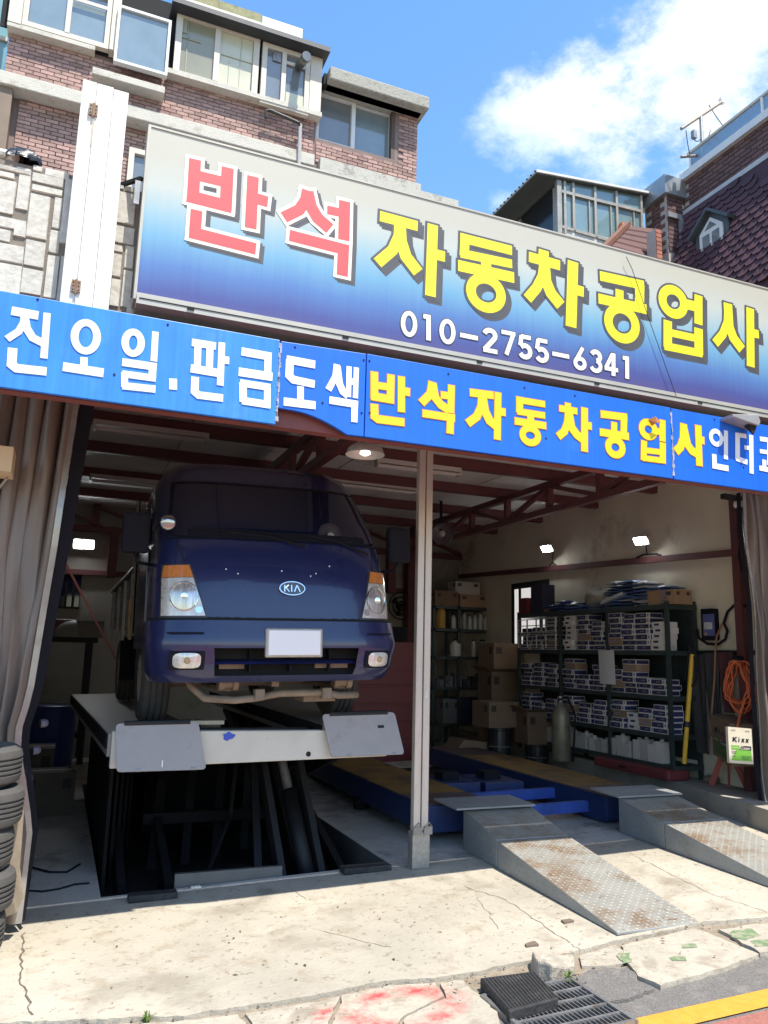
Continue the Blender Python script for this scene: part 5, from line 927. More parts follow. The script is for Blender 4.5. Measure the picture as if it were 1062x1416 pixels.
    # wipers
p=[Vector(cab(x,z,.02)) for x,z in((-.40,2.455),(-.1,2.43),(.16,2.365))]
MB().tube(p,.009,6).build('wiper',m_blk,tk); MB().tube([Vector(cab(x,z,.025)) for x,z in((-.62,2.475),(-.3,2.465),(0.02,2.445))],.007,5).build('wiper',m_blk,tk)
MB().tube([Vector(cab(x,z,.02)) for x,z in((.20,2.455),(.42,2.42),(.66,2.33))],.009,6).build('wiper',m_blk,tk)
# round kerb mirror on its stalk
rc=Vector((-2.073,-0.300,2.485))
b=MB(); b.lathe(rc+Vector((0,.02,0)),(-.25,-1,-.1),[(.052,0),(.055,.012),(.045,.022),(.02,.028)],20); rm_=b.build('round_mirror',mat('mirror_face',(.40,.38,.38),.12,.9,var=0),tk,smooth=True)
MB().tube([rc,rc+Vector((-.05,.10,.03)),rc+Vector((-.06,.22,-.02))],.01,6).build('mirror_arm',m_blk,rm_)
# emblem
ec=Vector(cab(.035,2.045,.006)); en=(ec-Vector(cab(.035,2.045,-.2)))
def emf(a,r0,r1,d): return (ec.x+r0*math.cos(a),ec.y-d+.16*r1*math.sin(a),ec.z+r1*math.sin(a))
b=MB()
b.face(*[emf(2*math.pi*i/32,.088,.046,.006) for i in range(32)]); eo=b.build('emblem',mat('emblem_black',(.10,.10,.11),.3,.6),tk)
MB().tube([emf(2*math.pi*i/32,.09,.047,.010) for i in range(32)],.006,6,closed=True).build('emblem_rim',m_chrome,eo)
lt_=MB()
def es(p,q,w=.0085):
    lt_.bar((ec.x+p[0],ec.y-.011+.16*p[1],ec.z+p[1]),(ec.x+q[0],ec.y-.011+.16*q[1],ec.z+q[1]),.004,w,(1,0,0) if abs(q[1]-p[1])>abs(q[0]-p[0]) else (0,0,1))
es((-.055,-.024),(-.055,.024));es((-.052,.002),(-.026,.024),.007);es((-.046,.006),(-.022,-.024),.007)
es((-.005,-.024),(-.005,.024)); es((.014,-.024),(.034,.024),.008);es((.034,.024),(.056,-.024),.008)
lt_.build('emblem_letters',m_chrome,eo)
# number plate (blank)
pc=(CX+.03,-.527,1.665)
b=B(pc[0]-.20,pc[0]+.20,pc[1]-.006,pc[1]+.03,pc[2]-.098,pc[2]+.098).build('plate_frame',mat('plate_frame_grey',(.42,.38,.34),.5,.3,var=.2,scale=20),tk,bevel=.01)
B(pc[0]-.182,pc[0]+.182,pc[1]-.012,pc[1]-.004,pc[2]-.082,pc[2]+.085).build('plate',mat('blank_plate',(.85,.85,.85),.5,var=0),b,bevel=.004)
# side marker
b=MB(); b.lathe(Vector((-2.072,-0.100,1.872))+Vector((-.02,.12,0)),(-1,-.3,0),[(.026,0),(.02,.02)],10); b.build('side_marker',mat('amber_lens2',(.45,.12,.04),.3,coat=1),tk)
# chips on the bonnet
b=MB(); random.seed(8)
for x,z in((-.42,2.17),(-.34,2.14),(.22,2.16),(.33,2.22),(.18,2.14),(-.03,2.17)):
    c=cab(x,z,.004); b.face((c[0]-.005,c[1],c[2]-.004),(c[0]+.005,c[1],c[2]-.004),(c[0]+.004,c[1],c[2]+.005),(c[0]-.004,c[1],c[2]+.005))
b.build('paint_chip',m_wv,tk)
# underbody: anti roll bar, axle, springs, chassis
mu=MB()
mu.tube([(CX-.62,-.02,1.47),(CX-.58,-.10,1.36),(CX-.50,-.17,1.285),(CX-.30,-.2,1.27),(CX-.16,-.2,1.28),(CX+.02,-.2,1.31),(CX+.36,-.2,1.31),(CX+.46,-.19,1.285),(CX+.62,-.16,1.285)],.026,10); ar=mu.build('anti_roll_bar',m_tan,tk,smooth=True)
for x in(-.13,.36): B(CX+x-.035,CX+x+.035,-.245,-.16,1.265,1.345).build('bracket',m_tan,ar,bevel=.008)
for x in(-.34,.50):
    b=MB(); b.lathe((CX+x,-.15,1.39),(1,0,0),[(.055,-.07),(.06,-.065),(.06,-.03),(.045,-.03),(.045,.03),(.06,.03),(.06,.065),(.055,.07)],14); b.build('spring_eye',m_tan,tk)
    B(CX+x-.045,CX+x+.045,-.14,1.4,1.33,1.36).build('leaf_spring',m_tan,tk)
B(CX-.5,CX+.66,-.1,.02,1.20,1.285).build('axle_guard',m_tan,tk) if False else None
MB().tube([(CX-.72,.75,1.38),(CX+.72,.75,1.38)],.06,10).build('front_axle',m_tan,tk)
B(CX+.22,CX+.46,-.12,.1,1.24,1.29).build('tow_plate',m_tan,tk)
for s in(-1,1): B(CX+s*.36-.04,CX+s*.36+.04,-.2,4.5,1.48,1.62).build('chassis_rail',m_blk,tk)
B(CX-.5,CX+.5,-.1,.9,1.40,1.52).build('engine_pan',m_blk,tk)
B(CX-.05,CX+.0,-.25,-.1,1.36,1.42).build('tow_hook',m_tan,tk)
# wheels
def wheel(x,y,s):
    z=1.06+.335; prof=[(.19,-.10),(.30,-.105),(.328,-.085),(.335,-.05),(.335,-.047),(.325,-.045),(.325,-.035),(.335,-.033),(.335,-.003),(.325,-.001),(.325,.009),(.335,.011),(.335,.043),(.325,.045),(.325,.053),(.335,.055),(.328,.085),(.30,.105),(.19,.10)]
    b=MB(); b.lathe((x,y,z),(1,0,0),prof,40,cap=False); w=b.build('wheel',m_tire,tk,smooth=True); w.modifiers.new('e','EDGE_SPLIT').split_angle=R(35)
    b=MB(); b.lathe((x,y,z),(s,0,0),[(.20,.06),(.195,.095),(.17,.085),(.14,.05),(.08,.05),(.075,.09),(.0,.095)],24); b.build('rim',m_rim,w)
    for k in range(5):
        a=k*1.2566; b=MB(); b.lathe((x+s*.05,y+.14*math.cos(a),z+.14*math.sin(a)),(s,0,0),[(.03,0),(.03,.03)],8); b.build('rim_hole',m_dark,w)
for s in(-1,1):
    wheel(CX+s*.755,.78,s); wheel(CX+s*.74,3.4,s)
# cargo bed seen down the left side
bed=B(CX-.87,CX+.87,1.35,4.7,1.84,1.92).build('cargo_bed',m_navyd,tk)
for s in(-1,1):
    B(CX+s*.87,CX+s*.84,1.36,4.7,1.925,2.32).build('side_board',m_navyd,bed)
    MB().tube([(CX+s*.885,1.36,2.32),(CX+s*.885,4.7,2.32)],.018,6).build('top_rail',m_steel,bed)
B(CX-.84,CX+.84,1.36,1.39,1.925,2.75).build('headboard',m_navyd,bed)
for k in range(4): B(CX-.895,CX-.87,1.5+k*.85,1.56+k*.85,1.7,2.28).build('stake',m_steel,bed)
B(CX-.91,CX-.885,1.42,1.62,1.72,2.05).build('mud_strap',mat('ochre_strap',(.40,.27,.10),.7,var=.2),tk)
MB().tube([(CX-.885,1.26,1.75),(CX-.885,1.27,2.9)],.02,8).build('grab_rail',m_chrome,tk)
for y in(1.15,2.9): B(CX-.86,CX-.63,y,y+.02,1.3,1.75).build('mud_flap',m_blk,tk)
tk.rotation_euler.y=-math.atan(.027); tk.scale=(1.012,1,1); tk.location.x+=.035
# ---------------- scissor lift ----------------
m_lift=mat('grey_lift_plate',(.33,.295,.275),.55,.25,var=.14,scale=4,dirt=(.20,.16,.14),dsc=4,damt=.28)
m_wbeam=mat('cream_lift_beam',(.56,.52,.45),.55,var=.1,scale=5,dirt=(.22,.16,.12),dsc=5,damt=.22)
m_arm=mat('greasy_steel',(.012,.012,.013),.6,.2,var=.35,scale=6,dirt=(.03,.028,.026),dsc=4,damt=.3)
m_bluep=mat('blue_lift_paint',(.016,.034,.12),.5,var=.15,scale=5,dirt=(.03,.03,.05),dsc=3,damt=.3)
sc=E('scissor_lift',(-1.27,1.5,-.5),'raised scissor lift with cream front beam and two folded grey flap plates under the truck','vehicle lift')
PLL=-2.544
for x0,x1,sk in((-2.34,-1.72,-.035),(-.80,-.19,0)):
    b=MB(); b.prism([(x0,.04),(x1,.04),(x1+sk*4.8,4.9),(x0+sk*4.8,4.9)],lambda x,y,d:(x,y,d+.03*(x+1.27)),.90,1.055); pf_=b.build('platform',m_lift,sc,bevel=.006)
    b=MB(); b.bar((x0-.004,.06,1.0+.03*(x0+1.27)),(x0-.004+sk*4.8,4.9,1.0+.03*(x0+1.27)),.012,.1); b.build('side_rail',m_blk,pf_)
MB().prism([(-2.32,.80),(-.30,.835),(-.30,1.03),(-2.32,1.045)],lambda x,z,d:(x,d,z),-.035,.035).build('front_beam',m_wbeam,sc,bevel=.008)
b=MB(); b.lathe((0.231 if False else -.93,-.037,.865),(0,-1,0),[(.02,0),(.015,.003)],8); b.build('bolt_hole',m_dark,sc)
b=MB(); b.face(*[(-1.53+.045*math.cos(a*.5)*(1+.3*math.sin(a*1.7)),-.0395,1.0+.026*math.sin(a*.5)*(1+.3*math.cos(a*2.1))) for a in range(12)]); b.build('blue_paint_mark',mat('blue_mark',(.03,.08,.45),.5),sc)
b=B(-1.7,-.85,.25,.32,.95,1.03).build('cross_member',m_arm,sc); B(-1.72,-1.45,.55,.6,1.03,1.06).build('cross_plate',m_wbeam,sc)
for poly,nm in(([(-2.303,-0.045,1.094),(-1.752,-0.045,1.104),(-1.690,-0.130,0.791),(-2.279,-0.130,0.790)],'L'),([(-0.841,-0.045,1.149),(-0.253,-0.045,1.163),(-0.198,-0.130,0.858),(-0.784,-0.130,0.851)],'R')):
    tl_,tr_,br_,bl_=[Vector(p) for p in poly]; nn=(tr_-tl_).cross(bl_-tl_).normalized()*.007
    def rc_(a,prev,nxt,r=.03,n=4):
        p0=a+(prev-a).normalized()*r; p1=a+(nxt-a).normalized()*r; return [(p0*(1-t)**2+a*2*t*(1-t)+p1*t*t) for t in [i/n for i in range(n+1)]]
    ol=rc_(tl_,bl_,tr_)+rc_(tr_,tl_,br_)+rc_(br_,tr_,bl_)+rc_(bl_,br_,tl_)
    b=MB(); k=len(ol); b.add([p-nn for p in ol]+[p+nn for p in ol],[tuple(range(k))[::-1],tuple(range(k,2*k))]+[(i,(i+1)%k,k+(i+1)%k,k+i) for i in range(k)]); fo=b.build('flap_plate',m_lift,sc)
    MB().tube([tl_+(tr_-tl_)*.1,tr_-(tr_-tl_)*.1],.018,8).build('hinge_tube',m_arm,fo)
    for t in(.25,.86):
        c=bl_.lerp(br_,t)+(tl_-bl_)*.03; MB().lathe(c-(br_-bl_).normalized()*.02,(br_-bl_),[(.012,0),(.012,.03)],8).build('stop_lug',m_steel,fo)
    c=bl_.lerp(br_,.5 if nm=='L' else .55)+(tl_-bl_)*(.12 if nm=='L' else .68)
    f_n=nn.normalized()*(.009 if nn.y<0 else -.009); 
    if nm=='L': MB().bar(c+f_n-Vector((0,0,.03)),c+f_n+Vector((0,0,.03)),.008,.004,(0,1,0)).build('weld_mark',m_wv,fo)
    else: MB().bar(c+f_n+Vector((.1,0,0)),c+f_n+Vector((.15,0,.0)),.02,.004,(0,1,0)).build('slot',m_dark,fo)
# scissor arms and rams inside the pit
for x in(-2.12,-1.78,-.72,-.4):
    MB().bar((x,.6,PD+.15),(x,4.2,.92),.06,.13).build('scissor_arm',m_arm,sc); MB().bar((x+.09,4.2,PD+.15),(x+.09,.5,.92),.06,.13).build('scissor_arm',m_arm,sc)
for x in(-.92,-.60): MB().bar((x,.42,-.32),(x-.12,1.15,.92),.055,.10).build('scissor_arm',m_arm,sc)
MB().tube([(-.72,.45,-.22),(-.80,.9,.45)],.065,12).build('hydraulic_ram',m_arm,sc,smooth=True); MB().tube([(-.80,.9,.45),(-.86,1.2,.9)],.04,12).build('ram_rod',m_steel,sc)
MB().bar((-2.2,.9,.92),(-.3,.9,.92),.1,.1).build('cross_tube',m_arm,sc); MB().bar((-1.9,1.6,.15),(-.5,1.6,.15),.09,.09).build('cross_tube',mat('shade_toned_tube',(.010,.010,.011),.9,spec=.2),sc)  # rear tube coloured near black to paint in shade
for k in range(4): MB().bar((-1.85+.3*k,1.2+.2*k,PD+.05),(-1.6+.28*k,2.6,.85),.07,.14).build('scissor_arm',m_arm,sc)
for k in range(3): MB().bar((-1.1+.2*k,.55+.1*k,PD+.03),(-1.0+.05*k,1.5,.9),.06,.10).build('scissor_arm',m_arm,sc)
B(-2.2,-.3,.45,4.7,PD+.006,PD+.14).build('base_frame',m_arm,sc)
m_shade=mat('shade_black',(.013,.013,.014),1,var=.3,spec=.1)  # for black masses added under the lift to paint in its darkness
for k in range(5): B(-2.26+.07*k,-2.235+.07*k,.7+.35*k,4.4,PD+.145,.84).build('shade_filler',m_shade,sc)
B(-1.8,-.9,2.6,4.5,PD+.145,.55).build('shade_filler_block',m_shade,sc,bevel=.02); B(-.62,-.30,2.2,4.6,PD+.145,.86).build('shade_filler',m_shade,sc,bevel=.02)
MB().tube([(-1.5,.35,PD+.02),(-1.45,.8,-.1),(-1.2,1.3,.2),(-1.1,1.6,.75)],.02,8).build('hydraulic_hose',m_arm,sc)
B(-1.80,-1.02,.21,.25,-.10,.035).build('pit_edge_channel',mat('grey_channel',(.16,.155,.15),.5,.4,var=.2,dirt=(.06,.05,.05),dsc=5,damt=.35),sc)
MB().prism([(-2.28,.5),(-1.9,.5),(-1.7,1.4),(-2.28,1.4)],lambda x,y,d:(x,y,d),-.2,-.18).build('drip_plate',m_arm,sc)
for (x0,y0,x1,y1),lab in(((-2.13,-.04,-1.81,.055),'black rubber chock lying at the left front corner of the pit'),((-.60,.015,-.215,.13),'black rubber chock lying at the right front corner of the pit')):
    b=B(x0,x1,y0,y1,gz((x0+x1)/2)+.0,gz((x0+x1)/2)+.045); one('wheel_chock',b,m_rub,lab,'chock',bevel=.008)
# ---------------- low alignment lift with ramps ----------------
m_rwy=mat('runway_top',(.25,.14,.03),.7,var=.35,scale=4,dirt=(.075,.05,.042),dsc=2.6,damt=.6)
m_purple=mat('worn_dark_plate',(.12,.085,.085),.6,.3,var=.25,scale=5)
m_chk=mat('checker_plate',(.30,.29,.255),.55,.2,var=.14,scale=6,dirt=(.18,.105,.05),dsc=2.6,damt=.58,fleck=(.13,.06,.025),fsc=12,famt=.75)
m_trd=mat('tread_worn',(.34,.325,.285),.5,.2,var=.15,scale=6,dirt=(.25,.14,.06),dsc=3.0,damt=.5)
m_chk2=mat('ramp_side_plate',(.30,.31,.31),.55,.3,var=.14,scale=5,dirt=(.17,.13,.10),dsc=4,damt=.22)
al=E('drive_on_lift',(1.8,2,0),'low blue drive-on lift with two rusty yellow runways and checker plate entry ramps','vehicle lift')
def ramp(tip_l,tip_r,jz,jy,by,bz,bw):
    # tip_l/tip_r ground points; jy: joint Y; by: rear Y
    xl_,xr_=tip_l[0],tip_r[0]; yt=(tip_l[1]+tip_r[1])/2
    def XL_(y): return xl_+(bw[0]-xl_)*(y-yt)/(by-yt)
    def XR_(y): return xr_+(bw[1]-xr_)*(y-yt)/(by-yt)
    b=MB()
    def seg(y0,z0,y1,z1):
        g0=gz(XL_(y0))+.004
        vs=[(XL_(y0),y0,z0),(XR_(y0),y0,z0),(XR_(y1),y1,z1),(XL_(y1),y1,z1)]; lo=[(XL_(y0),y0,g0),(XR_(y0),y0,g0),(XR_(y1),y1,g0),(XL_(y1),y1,g0)]
        return vs,lo
    out=[]
    for (y0,z0,y1,z1) in((yt,gz(xl_)+.02,jy-.006,jz-.004),(jy+.006,jz,by,bz)):
        vs,lo=seg(y0,z0,y1,z1); b=MB(); b.add(vs+lo,[(0,1,2,3),(0,3,7,4),(1,5,6,2),(0,4,5,1),(3,2,6,7),(4,7,6,5)])
        b.mi=[0,1,1,1,1,1]; o=b.build('ramp',[m_chk,m_chk2],al,bevel=.004); out.append(o)
        # raised treads: one mesh of little alternating bars
        t=MB(); n=(Vector(vs[1])-Vector(vs[0])).cross(Vector(vs[3])-Vector(vs[0])).normalized(); L_=(Vector(vs[3])-Vector(vs[0])).length; nx=int((XR_(y0)-XL_(y0))/.034); ny=int(L_/.034)
        for i in range(nx):
            for j in range(ny):
                u=(i+.5)/nx;v=(j+.5)/ny; c=Vector(vs[0]).lerp(Vector(vs[1]),u).lerp(Vector(vs[3]).lerp(Vector(vs[2]),u),v)
                d1=(Vector(vs[1])-Vector(vs[0])).normalized(); d2=n.cross(d1); s=1 if (i+j)%2 else -1; a=(d1+d2*s).normalized(); w=n.cross(a)
                t.add([c+a*.0125,c+w*.0035,c-a*.0125,c-w*.0035,c+n*.0022],[(0,1,4),(1,2,4),(2,3,4),(3,0,4)])
        t.build('tread_pattern',m_trd,o,kind='stuff')
        t=MB(); nn2=(Vector(vs[3])-Vector(vs[0])).cross(Vector(lo[0])-Vector(vs[0])); sgn=-1
        for j in range(int((y1-y0)/.04)):
            y=y0+.03+j*.04; zt=z0+(z1-z0)*(y-y0)/(y1-y0)
            for i in range(int((zt-lo[0][2])/.04)):
                s=1 if (i+j)%2 else -1; c=Vector((XL_(y)-.0005,y,lo[0][2]+.025+i*.04)); a=Vector((0,.7,.7*s)); w=Vector((0,.7*-s,.7))
                t.add([c+a*.0125,c+w*.0035,c-a*.0125,c-w*.0035,c+Vector((-.0028,0,0))],[(0,1,4),(1,2,4),(2,3,4),(3,0,4)])
        t.build('tread_pattern',m_chk2,o,kind='stuff')
    return out
r1=ramp((0.470,-1.779,0.014),(1.088,-1.723,0.033),.222,-.25,.36,.335,(.575,1.235))
dx2=1.56
r2=ramp((0.470+dx2,-1.76),(1.088+dx2,-1.76),.275,-.30,.33,.365,(2.16,2.83))
for X0,X1,z in((.50,1.235,.345),(2.15,2.86,.372)):
    b=MB(); b.prism([(X0-.03,.28),(X1+.0,.28),(X1-.03,.66),(X0-.06,.66)],lambda x,y,d:(x,y,d+(y-.28)*.05),z,z+.014); b.build('hinged_plate',m_chk2,al)
for X0,X1 in((.34,1.03),(2.25,2.95)):
    b=B(X0,X1,.62,4.6,.10,.325).build('runway',m_bluep,al,bevel=.006)
    B(X0+.012,X1-.012,1.15,3.6,.326,.334).build('runway_plate',m_rwy,b); B(X0+.012,X1-.012,.66,1.145,.326,.334).build('runway_plate',m_purple,b); B(X0+.012,X1-.012,3.605,4.58,.326,.334).build('runway_plate',m_purple,b)
for y,z in((.92,.17),(1.5,.2)): MB().bar((1.0,y,z),(2.3,y,z+.02),.06,.10).build('cross_beam',mat('lit_blue_beam',(.04,.09,.38),.45,var=.15,scale=5,dirt=(.03,.04,.10),dsc=3,damt=.25),al)  # brighter blue than the runways: light on the beams is put into their colour
for x0,x1,y in((1.1,1.55,2.1),(1.58,2.05,2.05)):
    b=B(x0,x1,y-.3,y+.3,.16,.30).build('jack_beam',m_bluep,al,bevel=.008); B(x0+.1,x0+.3,y-.1,y+.1,.303,.38).build('jack_pad',m_blk,b)
B(1.05,2.24,1.9,4.3,.03,.10).build('base_plate',m_arm,al)
B(2.24,2.28,.66,1.0,.09,.30).build('end_plate',m_bluep,al)
# ---------------- things inside the workshop ----------------
m_tube=mat('tube_fitting_white',(.55,.52,.48),.5,var=.08); m_glasst=mat('tube_glass',(.6,.58,.55),.3,var=.05)
def fluor(p,q,lab):
    p,q=Vector(p),Vector(q); c=(p+q)/2; r_=E('fluorescent_fitting',c,lab,'ceiling light','unlit fluorescent fittings under the ceiling')
    p=Vector((p.x,c.y,c.z));q=Vector((q.x,c.y,c.z))
    MB().bar(p,q,.10,.05).build('housing',m_tube,r_); 
    for s in(-1,1): MB().tube([p+Vector((.03,s*.035,-.05)),q+Vector((-.03,s*.035,-.05))],.014,8).build('tube',m_glasst,r_)
    for e_ in(p+Vector((.015,0,-.04)),q-Vector((.015,0,.04))): MB().obox(e_,(.012,0,0),(0,.055,0),(0,0,.03)).build('end_cap',m_tube,r_)
fluor((-2.599,1.951,3.720),(-1.506,1.952,3.720),'fluorescent fitting nearest the banner in the left bay')
fluor((-2.546,4.546,3.740),(-1.023,4.645,3.740),'fluorescent fitting deeper in the left bay partly behind the truck cab')
fluor((0.328,1.998,3.700),(1.367,1.981,3.700),'fluorescent fitting crossing just behind the top of the steel post')
fluor((0.055,3.217,3.720),(1.392,3.252,3.720),'fluorescent fitting just above the right corner of the truck roof')
# pendant dome lamp
dp=Vector((-0.616,-0.200,3.173))
dl=E('dome_lamp',dp,'round metal dome lamp hanging just under the banner left of the post','pendant lamp')
MB().lathe(dp,(0,0,1),[(.155,-.03),(.15,-.02),(.135,.02),(.10,.05),(.05,.06),(.03,.10)],28,cap=False).build('shade',mat('lamp_shade_white',(.62,.60,.56),.4,.2,var=.08),dl,smooth=True)
MB().lathe(dp,(0,0,1),[(.04,.0),(.045,-.02),(.02,-.035)],14).build('bulb',mat('lamp_lit',(.9,.9,.9),.4,emit=(1,.97,.92),estr=.8),dl)
MB().tube([dp+Vector((0,0,.1)),(dp.x,dp.y,ZC-.01)],.008,6).build('cord',m_dark,dl)
# flood reflector on the back column
fp=Vector((2.245,4.200,3.337))
fr=E('reflector_lamp',fp,'dull round reflector lamp hanging beside the roof truss right of the post','lamp')
MB().lathe(fp,Vector((-.35,-1,-.25)),[(.15,.08),(.155,.075),(.135,.02),(.08,-.04),(.035,-.08)],24,cap=False).build('reflector',mat('dull_reflector',(.35,.31,.33),.35,.7,var=.2),fr,smooth=True)
MB().lathe(fp,Vector((-.35,-1,-.25)),[(.04,-.03),(.045,.025),(.02,.05)],14).build('bulb',m_tube,fr)
MB().bar(fp+Vector((.01,.05,.05)),(fp.x+.04,fp.y+.12,ZC-.01),.04,.04).build('arm',m_arm,fr)
# lit LED floodlights
m_led=mat('led_panel',(1,1,1),.4,var=0,emit=(.92,.97,1.0),estr=40)
def led(p,nrm,lab,w=.2,h=.10):
    p=Vector(p);n=Vector(nrm).normalized(); r_=E('led_floodlight',p,lab,'floodlight','lit LED floodlights on the workshop walls')
    x=n.cross(Vector((0,0,1))).normalized(); u=x.cross(n)
    MB().obox(p,x*(w/2+.02),n*.02,u*(h/2+.02)).build('housing',m_tube,r_); MB().obox(p+n*.023,x*w/2,n*.004,u*h/2).build('led_panel',m_led,r_)
    MB().bar(p-n*.02,p-n*.14+Vector((0,0,.02)),.04,.03).build('arm',m_tube,r_)
    return r_
l1=led((4.050,4.217,3.263),(-.75,-.25,-.6),'lit LED floodlight on the right wall farther from the street',.17,.085)
l2=led((4.050,2.114,3.122),(-.75,-.25,-.6),'lit LED floodlight on the right wall nearer the street',.17,.085)
led((-2.493,7.250,3.195),(0,-1,-.55),'lit LED floodlight on the back wall left of the truck',.28,.13)
c=Vector((4.170,2.158,2.903))
def loop(c,ry,rz,n=24,wob=.1,x=0): return [(c.x+x*math.sin(i),c.y+ry*math.cos(2*math.pi*i/n)*(1+wob*math.sin(3*i)),c.z+rz*math.sin(2*math.pi*i/n)*(1+wob*math.cos(5*i))) for i in range(n)]
one('cable_coil',MB().tube(loop(c,.24,.05),.012,6,closed=True).tube([(c.x,c.y,c.z+.04),(c.x-.02,c.y,c.z+.22)],.008,5),m_blk,'black cable bundle looped on the red rail under the nearer floodlight','cable')
c=Vector((4.170,4.247,2.964))
one('cable_tangle',MB().tube([(c.x,c.y+.22,c.z-.02),(c.x,c.y+.02,c.z+.10),(c.x,c.y-.2,c.z-.03)],.010,6).tube([(c.x,c.y+.02,c.z+.1),(c.x,c.y+.0,c.z+.25)],.008,5),m_blk,'short black cable draped on the rail under the farther floodlight','cable')
# ---- shelving along the right wall
m_rack=mat('dark_green_rack',(.045,.065,.065),.5,.3,var=.2,scale=5)
ys=[4.555,3.488,2.452,1.379];zl=[2.259,1.730,1.218,0.792,0.459]
XF=3.75; rk=E('storage_rack',(3.95,(ys[0]+ys[-1])/2,.3),'long dark green steel shelving along the right wall stacked with parts boxes','shelving')
for y in ys:
    for x in(XF,XF+.40): B(x-.02,x+.02,y-.022,y+.022,.30,zl[0]+.03).build('upright',m_rack,rk)
for z in zl: B(XF-.012,XF+.42,ys[-1]-.03,ys[0]+.03,z-.055,z-.0).build('shelf',m_rack,rk)
B(XF+.43,XF+.437,ys[-1],ys[0],.5,zl[0]+.05).build('back_panel',m_rack,rk)
m_bxw=mat('white_carton_print',(.70,.67,.64),.6,var=.08,rand=.12); m_bxn=mat('navy_carton_print',(.035,.033,.10),.55,var=.2,rand=.3,scale=20); m_bxt=mat('box_mark',(.22,.22,.28),.6,var=.1)
def box_mesh(L,H,D,kind=0):
    b=MB(); b.cur=1; b.box(0,D,-L/2,L/2,0,H); b.cur=0; b.face((-.0006,-L/2,0),(-.0006,-L/2,H),(-.0006,L/2,H),(-.0006,L/2,0)); b.cur=1; e=.007
    b.face((-.0012,-L/2+e+(.05 if kind==1 else 0),e),(-.0012,-L/2+e+(.05 if kind==1 else 0),H-e),(-.0012,L/2-e,H-e),(-.0012,L/2-e,e))
    b.cur=0; b.face((0,-L/2-.0006,0),(D,-L/2-.0006,0),(D,-L/2-.0006,H),(0,-L/2-.0006,H)); b.cur=1; b.face((e,-L/2-.0012,e),(D-e,-L/2-.0012,e),(D-e,-L/2-.0012,H-e),(e,-L/2-.0012,H-e))
    b.cur=2
    if kind==1: b.face((-.0024,-L/2+.014,H*.25),(-.0024,-L/2+.014,H*.75),(-.0024,-L/2+.040,H*.75),(-.0024,-L/2+.040,H*.25))
    b.face((-.0024,-.035,H*.42),(-.0024,-.035,H*.6),(-.0024,.03,H*.6),(-.0024,.03,H*.42))
    me=bpy.data.meshes.new('parts_box'); me.from_pydata(b.v,[],b.f); [me.materials.append(m) for m in(m_bxw,m_bxn,m_bxt)]; me.polygons.foreach_set('material_index',b.mi); return me
def plain(L,H,D,m):
    b=MB(); b.box(0,D,-L/2,L/2,0,H); b.cur=1; b.face((-.001,-L*.1,H*.3),(-.001,-L*.1,H*.7),(-.001,L*.32,H*.7),(-.001,L*.32,H*.3)); me=bpy.data.meshes.new('parts_box'); me.from_pydata(b.v,[],b.f); [me.materials.append(q) for q in m]; me.polygons.foreach_set('material_index',b.mi); return me
m_ctn_=mat('small_brown_box',(.30,.20,.125),.85,var=.15,rand=.2); m_bp_=mat('small_blue_box',(.06,.11,.27),.6,var=.15,rand=.25)
bmeshes=[box_mesh(.245,.060,.20,0),box_mesh(.245,.060,.20,1),box_mesh(.20,.055,.20,0),box_mesh(.26,.068,.22,1),plain(.24,.085,.2,(m_ctn_,m_bxt)),plain(.2,.065,.2,(m_bxw,m_bxn)),plain(.25,.05,.2,(m_bp_,m_bxw))]
m_navybox=mat('plain_navy_box',(.030,.032,.075),.6,var=.2,rand=.3)
random.seed(21)
bay=['left','middle','right']; lev=['top','second','third']
for li in range(3):
    zs_=zl[li+1]; ztop_=zl[li]-.055
    for bi in range(3):
        y1=ys[bi]-.035; y0=ys[bi+1]+.035; n=max(1,int((y1-y0)/.25)); w=(y1-y0)/n
        for k in range(n):
            y=y1-w*(k+.5); odd=random.random(); mx_=int((ztop_-zs_-.02)/.064); cnt=max(2,min(mx_,random.choice((mx_,mx_,mx_-1,mx_-2) if li!=1 else (mx_-1,mx_-2,mx_-3,mx_))))
            z=zs_+.001
            for q in range(cnt):
                me=bmeshes[random.choice((0,0,1,1,2,3,4) if q%3 else (0,1,3))] if odd>.13 else bmeshes[4+int(odd*1000)%3]; h=me.vertices[4].co.z if False else max(v.co.z for v in me.vertices)
                if z+h>ztop_: break
                o=bpy.data.objects.new('parts_box',me); COL.objects.link(o); o.location=(XF-.005+random.uniform(-.02,.03),y+random.uniform(-.012,.012),z); o.rotation_euler.z=random.uniform(-.04,.04); z+=h+.0012
                g_=('navy' if bmeshes.index(me)<4 else ('brown','pale','blue')[bmeshes.index(me)-4])+' parts boxes on the %s loaded shelf, %s bay'%(lev[li],bay[bi])
                tag(o,('navy' if bmeshes.index(me)<4 else ('brown','pale','blue')[bmeshes.index(me)-4])+' parts box stacked on the rack, %s loaded shelf, %s bay'%(lev[li],bay[bi]),'box',g_)
